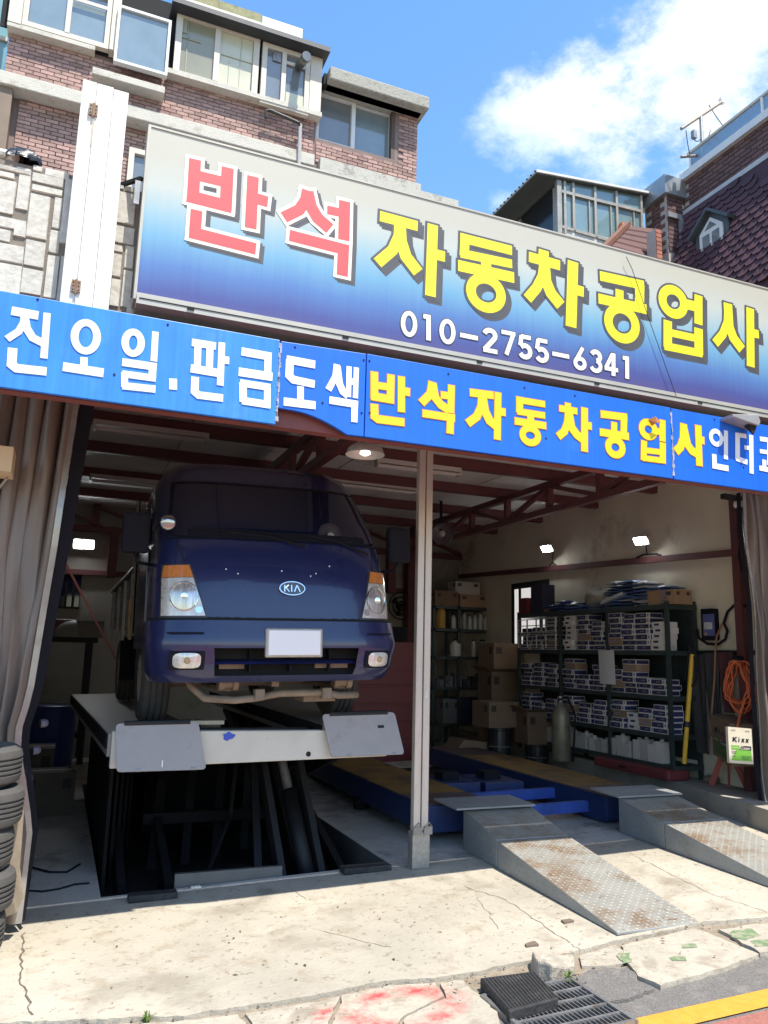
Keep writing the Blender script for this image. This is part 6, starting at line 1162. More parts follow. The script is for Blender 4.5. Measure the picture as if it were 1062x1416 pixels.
# white cans and cartons on the bottom shelf
m_can=mat('white_can',(.50,.47,.44),.5,var=.1,rand=.25); m_ctn=mat('brown_cardboard',(.20,.13,.085),.85,var=.15,scale=5,bump=.2,dirt=(.16,.10,.07),dsc=3,damt=.25); m_ctn2=mat('tan_cardboard',(.34,.225,.135),.85,var=.12,scale=5)
y=ys[0]-.1;k=0
while y>ys[-1]+.15:
    h=random.choice((.14,.16,.2,.22,.24)); lab_='white oil can on the bottom shelf of the rack, %s bay'%(bay[0] if y>ys[1] else bay[1] if y>ys[2] else bay[2]); b=MB(); b.box(XF+.0,XF+.12,y-.055,y+.055,zl[4]+.002,zl[4]+h); b.lathe((XF+.06,y,zl[4]+h),(0,0,1),[(.025,0),(.025,.025)],8)
    one('oil_can',b,m_can,lab_,'can','white oil cans along the bottom shelf'); y-=random.choice((.125,.13,.17)); k+=1
# goods piled on the top shelf
m_bp=mat('blue_packet',(.08,.14,.34),.4,var=.4,scale=12,rand=.4); m_wp=mat('pale_packet',(.50,.54,.58),.4,var=.3,scale=10,rand=.3)
zT=zl[0]+.002
for bi,(ya,yb,hh,lab) in enumerate(((ys[1]-.75,ys[2]+.05,.22,'middle of the rack top'),(ys[2]-.05,ys[3]+.45,.36,'tall pile on the rack top'),(ys[3]+.42,ys[3]+.02,.22,'low pile on the rack top beside the brown carton'),(ys[0]-.75,ys[1]-.6,.16,'left part of the rack top'))):
    y=ya
    while y>yb:
        z=zT
        while z<zT+hh*random.uniform(.6,1):
            t=random.uniform(.025,.05); b=MB(); L_=random.uniform(.09,.14); a=random.uniform(-.25,.25)
            b.grid(lambda u,v:(XF+.02+.3*v,y-L_+2*L_*u+a*v*.2,z+t*(1-(2*u-1)**4)*(1-(2*v-1)**6)),6,4); b.box(XF+.02,XF+.32,y-L_,y+L_,z,z+t*.3)
            one('packet',b,random.choice((m_bp,m_bp,m_wp)),'flat plastic packet heaped on the '+lab,'packet','flat packets heaped on the '+lab); z+=t+.001
        y-=.27
def carton(p,w,d,h,lab,m=m_ctn,rz=0,flap=False,mark=True,name='carton'):
    c=Vector(p); r_=E(name,c,lab,'box'); 
    def T(x,y,z): X_,Y_=rot2(x,y,rz); return (c.x+X_,c.y+Y_,c.z+z)
    def bx(nm,x0,x1,y0,y1,z0,z1,mm):
        b=MB(); b.box(x0,x1,y0,y1,z0,z1); b.v=[T(*v) for v in b.v]; return b.build(nm,mm,r_)
    bx('carton_body',-w/2,w/2,-d/2,d/2,.001,h,m)
    bx('tape',-w/2-.001,w/2+.001,-.03,.03,h-.0,h+.002,mat('packing_tape',(.33,.25,.16),.35))
    if mark:
        bx('printed_mark',-w/2+.04,-w/2+.04+w*.16,-d/2-.002,-d/2,h*.62,h*.85,mat('print_black',(.05,.04,.035),.7)); bx('printed_mark',w/2-.04-w*.16,w/2-.04,-d/2-.002,-d/2,h*.62,h*.85,MATS['print_black']); bx('printed_mark',-w/2-.002,-w/2,-d/2+.05,-d/2+.05+d*.18,h*.6,h*.85,MATS['print_black'])
    if flap:
        b=MB(); b.face(T(-w/2,-d/2,h),T(w/2,-d/2,h),T(w/2+.02,-d/2-.14,h+.05),T(-w/2-.02,-d/2-.14,h+.05)); b.face(T(-w/2,-d/2,h),T(-w/2,d/2,h),T(-w/2-.12,d/2+.02,h+.08),T(-w/2-.12,-d/2-.02,h+.08)); b.build('flap',m,r_,solid=.004)
    return r_
carton((XF+.16,ys[3]+.12,zT),.28,.42,.17,'light brown carton at the right end of the rack top',m_ctn2,.05)
carton((XF+.15,ys[0]-.42,zT),.22,.30,.42,'tall navy box standing at the left end of the rack top',m_navybox,0,mark=False,name='tall_box')
carton((XF+.10,ys[0]-.12,zT),.2,.2,.24,'dark red box beside the tall navy box on the rack top',mat('dark_red_box',(.14,.02,.025),.5,var=.1),0,mark=False,name='red_box')
b=MB(); cc_=Vector((XF+.15,ys[1]-.72,zT)); b.grid(lambda u,v:(cc_.x+.17*math.sin(v*3.14)*math.cos(u*6.283),cc_.y+.28*math.sin(v*3.14)**.7*math.sin(u*6.283),cc_.z+.14-.14*math.cos(v*3.14)+.03*math.sin(u*12+v*5)),20,10); one('sack',b,mat('grey_sack',(.30,.29,.25),.8,var=.15,bump=.4,bsc=20),'rounded grey sack lying on the rack top left of the packets','sack',smooth=True)
b=MB(); b.prism([(-.2,0),(.2,.10),(.22,.14),(-.18,.05)],lambda a,z,d:(XF+.0+d,cc_.y-.38-a,zT+.05+z),0,.2); one('folded_board',b,m_wp,'pale folded board tilted against the grey sack','board')
carton((XF+.12,ys[0]-.62,zT+.0),.1,.16,.05,'small orange box on the rack top near the navy box',mat('orange_box',(.45,.22,.05),.6),0,mark=False,name='small_box')
# white paper sheet hung on an upright
b=MB(); yc=ys[2]+.0; b.grid(lambda u,v:(XF-.03-.015*math.sin(u*2.5),yc-.17+.30*u+.02*v,zl[2]+.09+.42*v),6,6); one('paper_sheet',b,mat('paper_white',(.62,.60,.60),.6,var=.03),'white sheet of paper hung on the front of the rack uprights','paper',solid=.002)
# navy trays with white frames at the left bay
for k in range(2):
    z=zl[1]+.02+k*.22; y1=ys[0]-.05;y0=ys[1]+.05
    b=MB()
    for i in range(5): b.box(XF-.05,XF-.035,y0+(y1-y0)*i/4-.008,y0+(y1-y0)*i/4+.008,z,z+.2)
    for zz in(z,z+.1,z+.19): b.box(XF-.051,XF-.034,y0,y1,zz,zz+.012)
    r_=one('wire_crate',b,mat('white_wire',(.5,.48,.46),.5),'white wire crate in the left bay of the rack, '+('lower' if k==0 else 'upper')+' one','crate')
# window behind the rack
wya=5.477;wyb=4.892;wz1=2.815;wz0=1.834
w=B(XR-.02,XR+.0-.003,wyb-.5,wya,wz0-.08,wz1).build('window',m_dark,shed)
B(XR-.034,XR-.022,wyb-.4,wya-.12,wz0,wz1-.10).build('pane',mat('daylit_frosted_pane',(.7,.7,.7),.5,var=.15,scale=3,emit=(1,.95,.93),estr=.3),w)
for y in(wya-.30,): B(XR-.05,XR-.036,y-.03,y+.03,wz0,wz1-.1).build('mullion',m_arm,w)
# ---- back corner shelf
SY=6.35
ax0=3.178;ax1=4.238;az=[2.458,2.072,1.603,1.092,0.493]
rk2=E('corner_rack',((ax0+ax1)/2,SY+.2,0),'dark steel shelf unit in the back corner holding bottles and cartons','shelving')
for x in(ax0,(ax0+ax1)/2-.05,ax1):
    for y in(SY,SY+.45): B(x-.025,x+.025,y-.02,y+.02,.05,az[0]+.02).build('upright',m_rack,rk2)
for z in az: B(ax0-.02,ax1+.02,SY-.02,SY+.47,z-.05,z).build('shelf',m_rack,rk2)
carton((ax1-.28,SY+.18,az[0]+.001),.52,.3,.22,'brown carton on the right of the corner shelf top',m_ctn2,0)
carton((ax1-.38,SY+.2,az[0]+.225),.48,.3,.22,'pale carton stacked on the brown carton on the corner shelf',mat('pale_carton',(.46,.42,.37),.8,var=.1),0)
carton((ax0+.26,SY+.18,az[0]+.001),.45,.3,.26,'dark cluttered carton on the left of the corner shelf top',m_ctn,0)
def bottle(x,y,z,h,r,m,lab,grp=None,n=12):
    b=MB(); b.lathe((x,y,z),(0,0,1),[(r*.9,.001),(r,.01),(r,h*.66),(r*.8,h*.76),(r*.35,h*.86),(r*.35,h*.9)],n); r_=b.build('bottle',m,smooth=True); tag(r_,lab,'bottle',grp)
    b=MB(); b.lathe((x,y,z+h*.9),(0,0,1),[(r*.42,0),(r*.42,h*.1)],8); b.build('cap',m_blk,r_)
m_bot=mat('pale_bottle',(.42,.45,.44),.35,var=.1,rand=.3); m_yb2=mat('yellow_jug',(.45,.28,.05),.5,var=.15)
bottle(ax0+.16,SY+.06,az[1],.42,.085,m_yb2,'yellow oil jug on the second shelf of the corner rack')
for i in range(9): bottle(ax0+.40+i*.105,SY+.05,az[1],.26+.03*(i%3),.045,m_bot,'pale bottle in the row on the second shelf of the corner rack','pale bottles on the corner rack')
for i,x in enumerate((ax0+.45,ax0+.80,ax0+.98)): bottle(x,SY+.06,az[2],.30,.10 if i!=1 else .05,mat('white_jug',(.58,.57,.54),.4,var=.1),'white plastic jug on the third shelf of the corner rack, '+('left','middle','right')[i])
for i in range(7):
    x=ax0+.15+i*.17; b=MB(); h=.13+.05*((i*7)%3); b.box(x-.07,x+.07,SY+.02,SY+.2,az[3]+.001,az[3]+h); b.lathe((x,SY+.02,az[3]+h*.5),(0,-1,0),[(.05,0),(.045,.03)],10)
    one('spare_part',b,mat('assorted_part',(.10,.10,.11),.5,.4,var=.4,rand=.5),'dark metal spare part in the row on the fourth shelf of the corner rack','spare part','spare parts on the corner rack')
carton((ax1-.35,SY+.15,az[4]+.001),.5,.3,.42,'tall dark carton on the bottom shelf of the corner rack',m_navybox,0)
carton((ax0+.35,SY+.15,az[4]+.001),.3,.3,.4,'grey canister box on the bottom shelf of the corner rack',mat('grey_box',(.18,.17,.17),.7,var=.1),0)
# ---- cartons on the floor in front of the racks
q=Vector((3.933,5.200,0.536))
carton((q.x,5.35,.30),.62,.5,.56,'large brown carton at the bottom of the tall stack beside the rack',m_ctn,.06)
carton((q.x-.02,5.35,.865),.60,.48,.52,'open brown carton in the middle of the tall stack beside the rack',m_ctn,-.05,True)
carton((q.x+.02,5.36,1.39),.66,.48,.44,'brown carton on top of the tall stack beside the rack',m_ctn,.03)
q=Vector((3.459,4.663,0.330))
ca=(3.245,4.300,0.494);cbx=(3.698,4.100,0.468)
carton((ca[0],4.4,.62),.52,.42,.36,'brown carton standing on metal cans left of the gas cylinder',m_ctn,.1)
carton((cbx[0]+.02,4.05,.42),.50,.42,.44,'open flapped brown carton just left of the gas cylinder',m_ctn,-.1,True)
for (x,y,lab) in((ca[0]-.0,4.3,'dark metal drum can under the left floor carton'),(cbx[0]-.02,4.0,'dark metal drum can under the open flapped carton')):
    b=MB(); top=.62 if y>4.2 else .42; b.lathe((x,y,.05),(0,0,1),[(.17,0),(.17,.02),(.16,.03),(.16,top-.09),(.17,top-.08),(.17,top-.055)],20); b.build if False else None
    o=b.build('drum_can',mat('dark_drum',(.05,.05,.055),.35,.6,var=.2)); tag(o,lab,'can')
    MB().tube([(x+.165*math.cos(a*.3),y+.165*math.sin(a*.3),.05+(top-.1)*.6) for a in range(21)],.008,6,closed=True).build('band',m_steel,o)
b=MB(); cpt=Vector((2.940,4.600,0.347)); b.prism([(-.35,0),(.3,.02),(.35,.12),(-.2,.18)],lambda x,z,d:(cpt.x+x,4.6+d,.06+z+.2),-.2,.25); one('flattened_carton',b,m_ctn,'flattened torn carton on the floor in front of the corner rack','box')
# gas cylinder
gc=Vector((3.500,3.115,0.410)); gcx,gcy=3.48,gc.y
gb=MB(); gb.lathe((gcx,gcy,.30),(0,0,1),[(.11,0),(.12,.02),(.12,.50),(.115,.58),(.09,.66),(.05,.71),(.035,.74)],22); cy=gb.build('gas_cylinder',mat('olive_cylinder',(.22,.20,.14),.45,.3,var=.3,scale=6,dirt=(.10,.07,.05),dsc=5,damt=.3),smooth=True); tag(cy,'worn olive gas cylinder standing in front of the left part of the rack','gas cylinder')
MB().lathe((gcx,gcy,1.04),(0,0,1),[(.03,0),(.03,.06),(.045,.06),(.045,.08)],10).build('valve',m_steel,cy)
one('gas_hose',MB().tube([(gcx-.03,gcy,1.07),(gcx+.02,gcy-.12,1.12),(gcx+.05,gcy-.25,.9),(gcx-.02,gcy-.3,.5),(gcx+.03,gcy-.2,.32)],.014,8),m_blk,'black hose hanging from the valve of the gas cylinder','hose')
# red floor box under the rack
b=B(XF-.12,XF+.2,ys[2]+.2,ys[3]-.05,.303,.42); o=one('red_tool_bag',b,mat('dull_red',(.16,.03,.035),.6,var=.2,scale=5),'long dull red tool case on the plinth under the rack','tool case',bevel=.03); MB().tube([(XF-.125,ys[2]-.3,.36),(XF-.16,ys[2]-.35,.37),(XF-.125,ys[2]-.42,.36)],.01,6).build('handle',m_blk,o)
# ---- things on the right wall
XW=XR-.02
def wp(p): return Vector((XW,p[1],p[2]))
a,b_=(3.720,0.980,1.689),(3.600,1.041,0.534)
o=MB(); o.tube([a,b_],.025,10); pl_=one('yellow_pole',o,mat('yellow_pole_paint',(.55,.33,.02),.5,var=.2,dirt=(.2,.12,.04),dsc=5,damt=.3),'yellow pole leaning against the right end of the rack','pole'); MB().tube([Vector(a).lerp(Vector(b_),.62),Vector(a).lerp(Vector(b_),.67)],.034,10).build('clamp',m_arm,pl_)
c=Vector((4.000,1.288,1.489))
one('hanging_cable',MB().tube([(3.720,1.019,2.107),(3.720,0.966,1.924),(3.700,1.039,1.609),(3.690,1.073,1.413),(3.690,1.003,1.323),(3.700,0.912,1.419),(3.720,0.932,1.612),(3.740,1.018,1.767)],.012,7),m_blk,'thin dark cable looping down beside the yellow pole','cable')
tq=Vector((4.150,1.178,2.015))
ts=E('wall_tester',tq,'black wall unit with a blue and white card on its face on the right wall','wall unit')
ta=(4.100,1.213,2.212);tb=(4.100,1.040,1.857);tca=(4.000,1.158,2.148);tcb=(4.000,1.000,1.902)
B(4.09,XR-.003,ta[1],tb[1],tb[2],ta[2]).build('housing',m_blk,ts,bevel=.01)
cdm=mat('blue_card',(.10,.12,.32),.5,var=.2,scale=30)
B(4.07,4.086,tca[1],tcb[1],tcb[2],tca[2]).build('card',cdm,ts); h_=tca[2]-tcb[2]
B(4.064,4.069,tca[1]-.02,tcb[1]+.02,tcb[2]+h_*.30,tcb[2]+h_*.62).build('card_print',mat('card_white',(.55,.56,.58),.5,var=.3,scale=40),ts); B(4.064,4.069,tca[1]-.02,tcb[1]+.1,tcb[2]+.01,tcb[2]+h_*.14).build('card_print',mat('card_gold',(.5,.35,.1),.5),ts)
one('tester_lead',MB().tube([(4.100,0.568,2.215),(4.120,0.744,2.232),(4.120,0.840,2.165),(4.120,0.901,2.040),(4.120,0.855,1.959),(4.120,0.892,1.864),(4.120,1.000,1.809),(4.120,1.160,1.818),(4.120,1.288,1.884),(4.120,1.304,1.984)],.016,8),m_blk,'thick black lead looped under the wall unit toward the red column','cable')
one('orange_lead',MB().tube([(4.100,0.902,2.039),(4.100,0.995,1.897),(4.080,1.007,1.736),(4.050,1.009,1.420),(4.000,1.023,1.068),(3.950,0.988,0.842),(3.900,0.863,0.735),(3.850,0.682,0.778),(3.850,0.585,0.934)],.011,7),mat('orange_brown_cable',(.30,.13,.06),.5),'thin orange brown lead hanging from the wall unit to the cartons','cable')
# orange air hose coil
m_oh=mat('orange_hose',(.72,.16,.06),.42,var=.12)
oh=E('air_hose',(4.000,0.622,1.359),'bright orange air hose coiled on a hook beside the right curtain','hose')
hy=[0.779,0.488,0.622];hz=[1.630,1.149]
for k in range(9):
    n=28; yc=(hy[0]+hy[1])/2+random.uniform(-.04,.04); ry=abs(hy[0]-hy[1])/2*random.uniform(.75,1.2); rz=(hz[0]-hz[1])/2*random.uniform(.85,1.15); zc=(hz[0]+hz[1])/2; tw=random.uniform(-.15,.15)
    MB().tube([(3.97+.03*math.sin(i*.9+k)+.012*k,yc+ry*math.cos(2*math.pi*i/n)*(1-.35*math.sin(2*math.pi*i/n))+tw*.2*math.sin(2*math.pi*i/n),hz[0]-rz+rz*math.sin(2*math.pi*i/n)) for i in range(n)],.0095,7,closed=True).build('coil',m_oh,oh,smooth=True)
MB().tube([(3.950,0.496,1.254),(3.900,0.526,1.106),(3.800,0.477,0.980),(3.750,0.503,0.857)],.013,7).build('hose_end',m_oh,oh)
MB().bar((4.17,hy[2],hz[0]+.02),(3.95,hy[2],hz[0]+.04),.04,.04).build('hook',m_blk,oh)
# dark hanging tools/belts along the wall rail below the tester
for k,(x,y0,y1,wd) in enumerate(((963,912,1045,.20),(984,908,1010,.16),(999,905,990,.22),(1012,905,930,.12),(972,915,1060,.12))):
    p0=Vector(P0_ if False else (4.12,0,0)) if False else None
TB=[(1.334,1.695,0.599),(1.102,1.713,0.862),(0.902,1.722,1.074)]
for (y,z1,z0),wd,lab in zip(TB,(.26,.22,.20),('dark overalls hanging on the right wall beside the yellow pole','dark rubber belt bundle hanging under the wall unit','dark red cloth hanging on the wall behind the orange hose')):
    b=MB(); b.grid(lambda u,v:(4.12-.03*math.sin(u*9+v*2),y-wd/2+wd*u*(1-.15*v),z1+(z0-z1)*v),10,6)
    one('hanging_cloth',b,mat('dark_cloth_%d'%len(lab),(.045,.042,.045) if 'red' not in lab else (.075,.025,.03),.9,var=.3,scale=6),lab,'cloth',solid=.02)
MB_=MB(); MB_.bar((4.16,TB[0][0]+.3,TB[0][1]+.02),(4.16,TB[2][0]-.45,TB[2][1]+.0),.04,.05); one('wall_hook_rail',MB_,m_arm,'dark hook rail on the right wall under the wall unit','rail')
# motor oil cartons: the white green tin hanging from the column and the brown one behind
m_tin=mat('cream_tin',(.62,.55,.42),.5,var=.08,dirt=(.35,.28,.2),dsc=5,damt=.15); m_tgr=mat('tin_green',(.16,.40,.05),.5,var=.06); m_tdk=mat('tin_dark',(.05,.05,.07),.5)
def tin(tl,tr,bl,br,X,lab,body,depth,green,scale=1):
    o_=Vector(bl); ax=(Vector(br)-Vector(bl)); ux=ax.normalized(); w=ax.length; h=abs(tl[2]-bl[2]); n=Vector((ux.y,-ux.x,0))
    def T(a,c,d): return o_+ux*(a*w)+Vector((0,0,c*h))+n*d
    r_=E('oil_carton',o_,lab,'carton')
    b=MB(); b.add([T(a,c,d) for d in(-depth,0) for c in(0,1) for a in(0,1)],[(0,2,3,1),(4,5,7,6),(0,1,5,4),(2,6,7,3),(0,4,6,2),(1,3,7,5)]); b.build('carton_body',body,r_)
    MB().face(T(.06,.08,.001),T(.94,.08,.001),T(.94,.42,.001),T(.34,.42,.001)).build('green_panel',green,r_)
    MB().face(T(.42,.38,.002),T(.94,.38,.002),T(.94,.50,.002),T(.52,.50,.002)).build('dark_panel',m_tdk,r_)
    MB().face(T(.10,.38,.002),T(.40,.38,.002),T(.46,.50,.002),T(.10,.50,.002)).build('green_panel',green,r_)
    # lettering
    b=MB()
    def st(p,q,wd=.045):
        p_=T(p[0],p[1],.003);q_=T(q[0],q[1],.003); d=(q_-p_).normalized(); s=d.cross(n)*wd*w*.5; b.face(p_-s,q_-s,q_+s,p_+s)
    y0,y1=.60,.73; sl=.03
    st((.18,y0),(.18+sl,y1),.06);st((.20,.66),(.34,y1));st((.22,.67),(.33,y0)); st((.42,y0),(.44,.69),.05); st((.435,.715),(.44,.73),.05)
    for x in(.53,.71): st((x,y0),(x+.13,.70));st((x+.11,y0),(x+.03,.70))
    b.build('lettering',mat('tin_lettering',(.03,.03,.05),.5),r_)
    b=MB()
    for k,(a0,a1,c) in enumerate(((.45,.60,.47),(.62,.88,.44),(.45,.85,.41),(.12,.38,.44))): b.face(T(a0,c-.008,.004),T(a1,c-.008,.004),T(a1,c+.008,.004),T(a0,c+.008,.004))
    b.build('small_print',m_tin,r_,kind='stuff')
    b=MB()
    for a0,a1,c in((.1,.3,.33),(.1,.28,.28),(.1,.25,.2),(.5,.9,.2),(.5,.8,.14),(.12,.3,.92),(.7,.9,.92)): b.face(T(a0,c-.008,.004),T(a1,c-.008,.004),T(a1,c+.008,.004),T(a0,c+.008,.004))
    b.build('small_print',m_tdk,r_,kind='stuff')
tin((3.395,0.150,1.000),(3.703,0.150,0.990),(3.334,0.150,0.665),(3.637,0.150,0.643),0,'cream and green motor oil carton hung beside the right curtain',m_tin,.03,m_tgr)
tin((3.927,0.950,1.059),(3.817,0.550,0.973),(3.919,0.950,0.635),(3.768,0.550,0.566),0,'brown motor oil carton in shade behind the cream and green one',m_ctn,.25,mat('tin_green_dull',(.07,.13,.04),.6))
# red jack stand
jp=Vector((4.080,0.910,0.300))
js=E('jack_stand',jp,'red axle stand on the plinth under the hanging oil carton','axle stand')
m_jr=mat('jack_red',(.34,.055,.035),.5,var=.2,dirt=(.12,.05,.04),dsc=6,damt=.25)
for dx,dy in((-.13,-.12),(.13,-.12),(-.13,.12),(.13,.12)): MB().bar(jp+Vector((dx,dy,0)),jp+Vector((dx*.25,dy*.25,.34)),.06,.012,(dy,-dx,0)).build('leg',m_jr,js)
MB().lathe(jp+Vector((0,0,.26)),(0,0,1),[(.055,0),(.045,.12),(.035,.14),(.035,.22)],12).build('column',m_jr,js); MB().obox(jp+Vector((0,0,.50)),(.05,0,0),(0,.03,0),(0,0,.02)).build('saddle',m_jr,js)
# clutter on the plinth
for (px,rx,rz,m,lab) in(((4.352,1.791,0.300),.12,.22,m_arm,'dark steel bracket tool standing at the foot of the yellow pole'),((4.257,1.531,0.300),.10,.30,m_blk,'black steel A-frame stand on the plinth beside the yellow pole')):
    p=Vector(px); r_=E('floor_stand',p,lab,'stand')
    for s in(-1,1): MB().bar(p+Vector((0,s*rx,0)),p+Vector((.02,s*.02,rz)),.04,.03).build('leg',m,r_)
    MB().bar(p+Vector((0,-rx*.6,rz*.4)),p+Vector((0,rx*.6,rz*.4)),.03,.03).build('brace',m,r_)
b=MB(); p=Vector((4.119,1.195,0.300)); b.lathe(p,(0,0,1),[(.08,0),(.09,.02),(.085,.06),(.05,.075)],12); one('dirty_tin',b,m_tan,'low dusty tin on the plinth left of the red axle stand','tin')
b=MB(); p=Vector((4.222,1.936,0.300)); b.lathe(p,(0,0,1),[(.05,0),(.055,.06),(.03,.08)],12); one('white_cup',b,m_wv,'small white cup on the plinth at the end of the rack','cup')
# cctv
cp=Vector((3.699,0.200,3.242))
ct=E('cctv_camera',cp,'white dome security camera on a dark bracket by the right curtain','security camera')
MB().lathe(cp,(0,0,-1),[(.05,-.02),(.055,0),(.055,.03),(.04,.05)],16).build('housing',m_wv,ct,smooth=True); MB().lathe(cp+Vector((0,0,-.045)),(0,0,-1),[(.038,0),(.03,.02),(.01,.03)],14).build('lens_dome',m_dark,ct,smooth=True)
MB().bar(cp+Vector((-.2,.02,.06)),cp+Vector((.12,.02,.05)),.06,.05).build('bracket',m_dark,ct)
one('wall_cable',MB().tube([cp+Vector((.02,.0,-.02)),(3.750,0.250,2.956),(3.742,0.280,2.693),(3.782,0.250,2.468)],.012,6),m_blk,'black cable dropping from the security camera to the wall rail','cable')
# ---- left side of the workshop, back
wba=(-2.934,6.300,1.855);wbb=(-1.920,6.300,1.892)
wb=E('work_bench',((wba[0]+wbb[0])/2,6.5,0),'cluttered dark workbench against the back wall left of the truck','workbench')
zb=wba[2]-.12
B(-4.2,-2.2,6.2,7.1,zb-.07,zb).build('top',m_arm,wb)
for x in(-4.1,-2.3):
    for y in(6.25,7.0): B(x-.04,x+.04,y-.04,y+.04,.0,zb-.07).build('leg',m_arm,wb)
B(-4.15,-2.25,6.75,7.1,.3,.36).build('shelf',m_arm,wb)
b=MB(); q=Vector((-2.540,6.350,1.809)); b.grid(lambda u,v:(q.x+.26*math.sin(v*1.57)*math.cos(u*6.283),6.45+.16*math.sin(v*1.57)*math.sin(u*6.283),zb+.002+.24*math.cos(v*1.57)),18,6); one('dome_cover',b,mat('grey_green_cover',(.22,.23,.20),.6,var=.15),'pale rounded cover on the workbench','cover',smooth=True)
q=Vector((-2.320,6.300,1.939)); carton((q.x,6.45,zb+.24),.36,.25,.10,'white paper carton on top of the dark box on the bench',mat('white_box',(.55,.54,.53),.7),.1,mark=False); carton((q.x+.02,6.45,zb+.001),.34,.3,.236,'grey brown box on the workbench beside the rounded cover',mat('taupe_box',(.20,.18,.16),.7,var=.1),0,mark=False)
q=Vector((-2.695,5.600,1.121)); b=MB(); b.lathe((q.x,5.6,.02),(0,0,1),[(.29,0),(.29,.02),(.28,.03),(.28,.40),(.295,.41),(.28,.42),(.28,.80),(.29,.82),(.27,.83)],24); one('blue_drum',b,mat('blue_drum_paint',(.015,.035,.16),.4,var=.15),'dark blue oil drum behind the left curtain','drum',smooth=False)
q=Vector((-2.831,6.600,1.928)); B2=B(q.x-.3,q.x+.35,6.6,6.9,zb+.002,zb+.26); one('red_machine',B2,mat('dark_red_machine',(.13,.02,.025),.5,var=.2),'dark red machine on the workbench behind the left curtain','machine',bevel=.03)
wwa=(-2.911,7.380,2.725);wwb=(-2.474,7.380,2.186)
w=B(wwa[0],wwb[0],YB-.03,YB-.003,wwb[2],wwa[2]).build('window',m_arm,shed)
for k in range(4):
    x0=wwa[0]+(wwb[0]-wwa[0])*k/4; B(x0+.03,x0+(wwb[0]-wwa[0])/4-.01,YB-.04,YB-.031,wwb[2]+.03,wwa[2]-.03).build('pane',m_wsg,w)
q=Vector((-2.593,2.600,0.602))
carton((q.x-.1,3.3,gz(q.x)+.0),.5,.4,.42,'dark cardboard carton on the floor left of the scissor lift',mat('dark_carton',(.13,.105,.085),.8,var=.2),.1); carton((q.x-.35,4.3,gz(q.x)),.6,.5,.55,'dark brown carton deeper on the floor left of the lift',mat('dark_carton',(.13,.105,.085)),.0)
one('floor_cable',MB().tube([(-3.1,1.4,-.07),(-2.8,1.2,-.07),(-2.62,.95,-.07),(-2.5,.9,-.068),(-2.4,1.1,-.066)],.008,6).tube([(-2.85,.62,-.079),(-2.75,.52,-.076),(-2.66,.46,-.073),(-2.55,.48,-.07),(-2.45,.55,-.067),(-2.35,.54,-.064)],.007,6),m_blk,'black cable lying on the floor beside the pit','cable')
# red rod leaning from the curtain to the lift
one('red_strap',MB().tube([(-2.782,0.100,2.282),(-2.246,1.200,1.488)],.009,6),mat('dull_red_strap',(.25,.09,.08),.6),'thin red rope slanting from the left curtain to the truck side','rope')
# red cabinet and fan behind the truck
rca=(1.608,5.200,1.845);rcb=(2.188,5.200,0.711)
rc2=E('tool_cabinet',((rca[0]+rcb[0])/2,5.5,0),'dull red tool cabinet behind the truck beside the post','cabinet')
B(rca[0]-.3,rcb[0]+.15,5.2,5.8,.05,rca[2]-.05).build('body',mat('tool_red',(.17,.025,.03),.45,var=.15),rc2,bevel=.01)
for k in range(5): B(rca[0]-.27,rcb[0]+.12,5.185,5.2,.12+k*.26,.34+k*.26).build('drawer',MATS['tool_red'],rc2,bevel=.006)
B(rca[0]-.1,rcb[0],5.25,5.6,rca[2]-.046,rca[2]+.18).build('tool_tray',m_blk,rc2)
fc=Vector((2.952,7.300,2.479))
fn=E('wall_fan',fc,'dark round wall fan on the back wall right of the truck','fan')
for rr in(.24,.16,.08): MB().tube([(fc.x+rr*math.cos(a*.26),fc.y-.05,fc.z+rr*math.sin(a*.26)) for a in range(24)],.012,5,closed=True).build('guard_ring',m_blk,fn)
for k in range(3):
    a=k*2.094; MB().face((fc.x,fc.y-.02,fc.z),(fc.x+.2*math.cos(a),fc.y-.03,fc.z+.2*math.sin(a)),(fc.x+.18*math.cos(a+.7),fc.y+.02,fc.z+.18*math.sin(a+.7))).build('blade',m_arm,fn)
MB().lathe(fc,(0,1,0),[(.05,-.03),(.06,.06)],12).build('hub',m_blk,fn)
# items by the post foot, right bay: dark tool on the floor
one('rubber_puck',MB().lathe((.35,2.2,.02),(0,0,1),[(.07,0),(.08,.05),(.06,.11)],14),m_blk,'small black rubber puck on the floor right of the pit','puck')
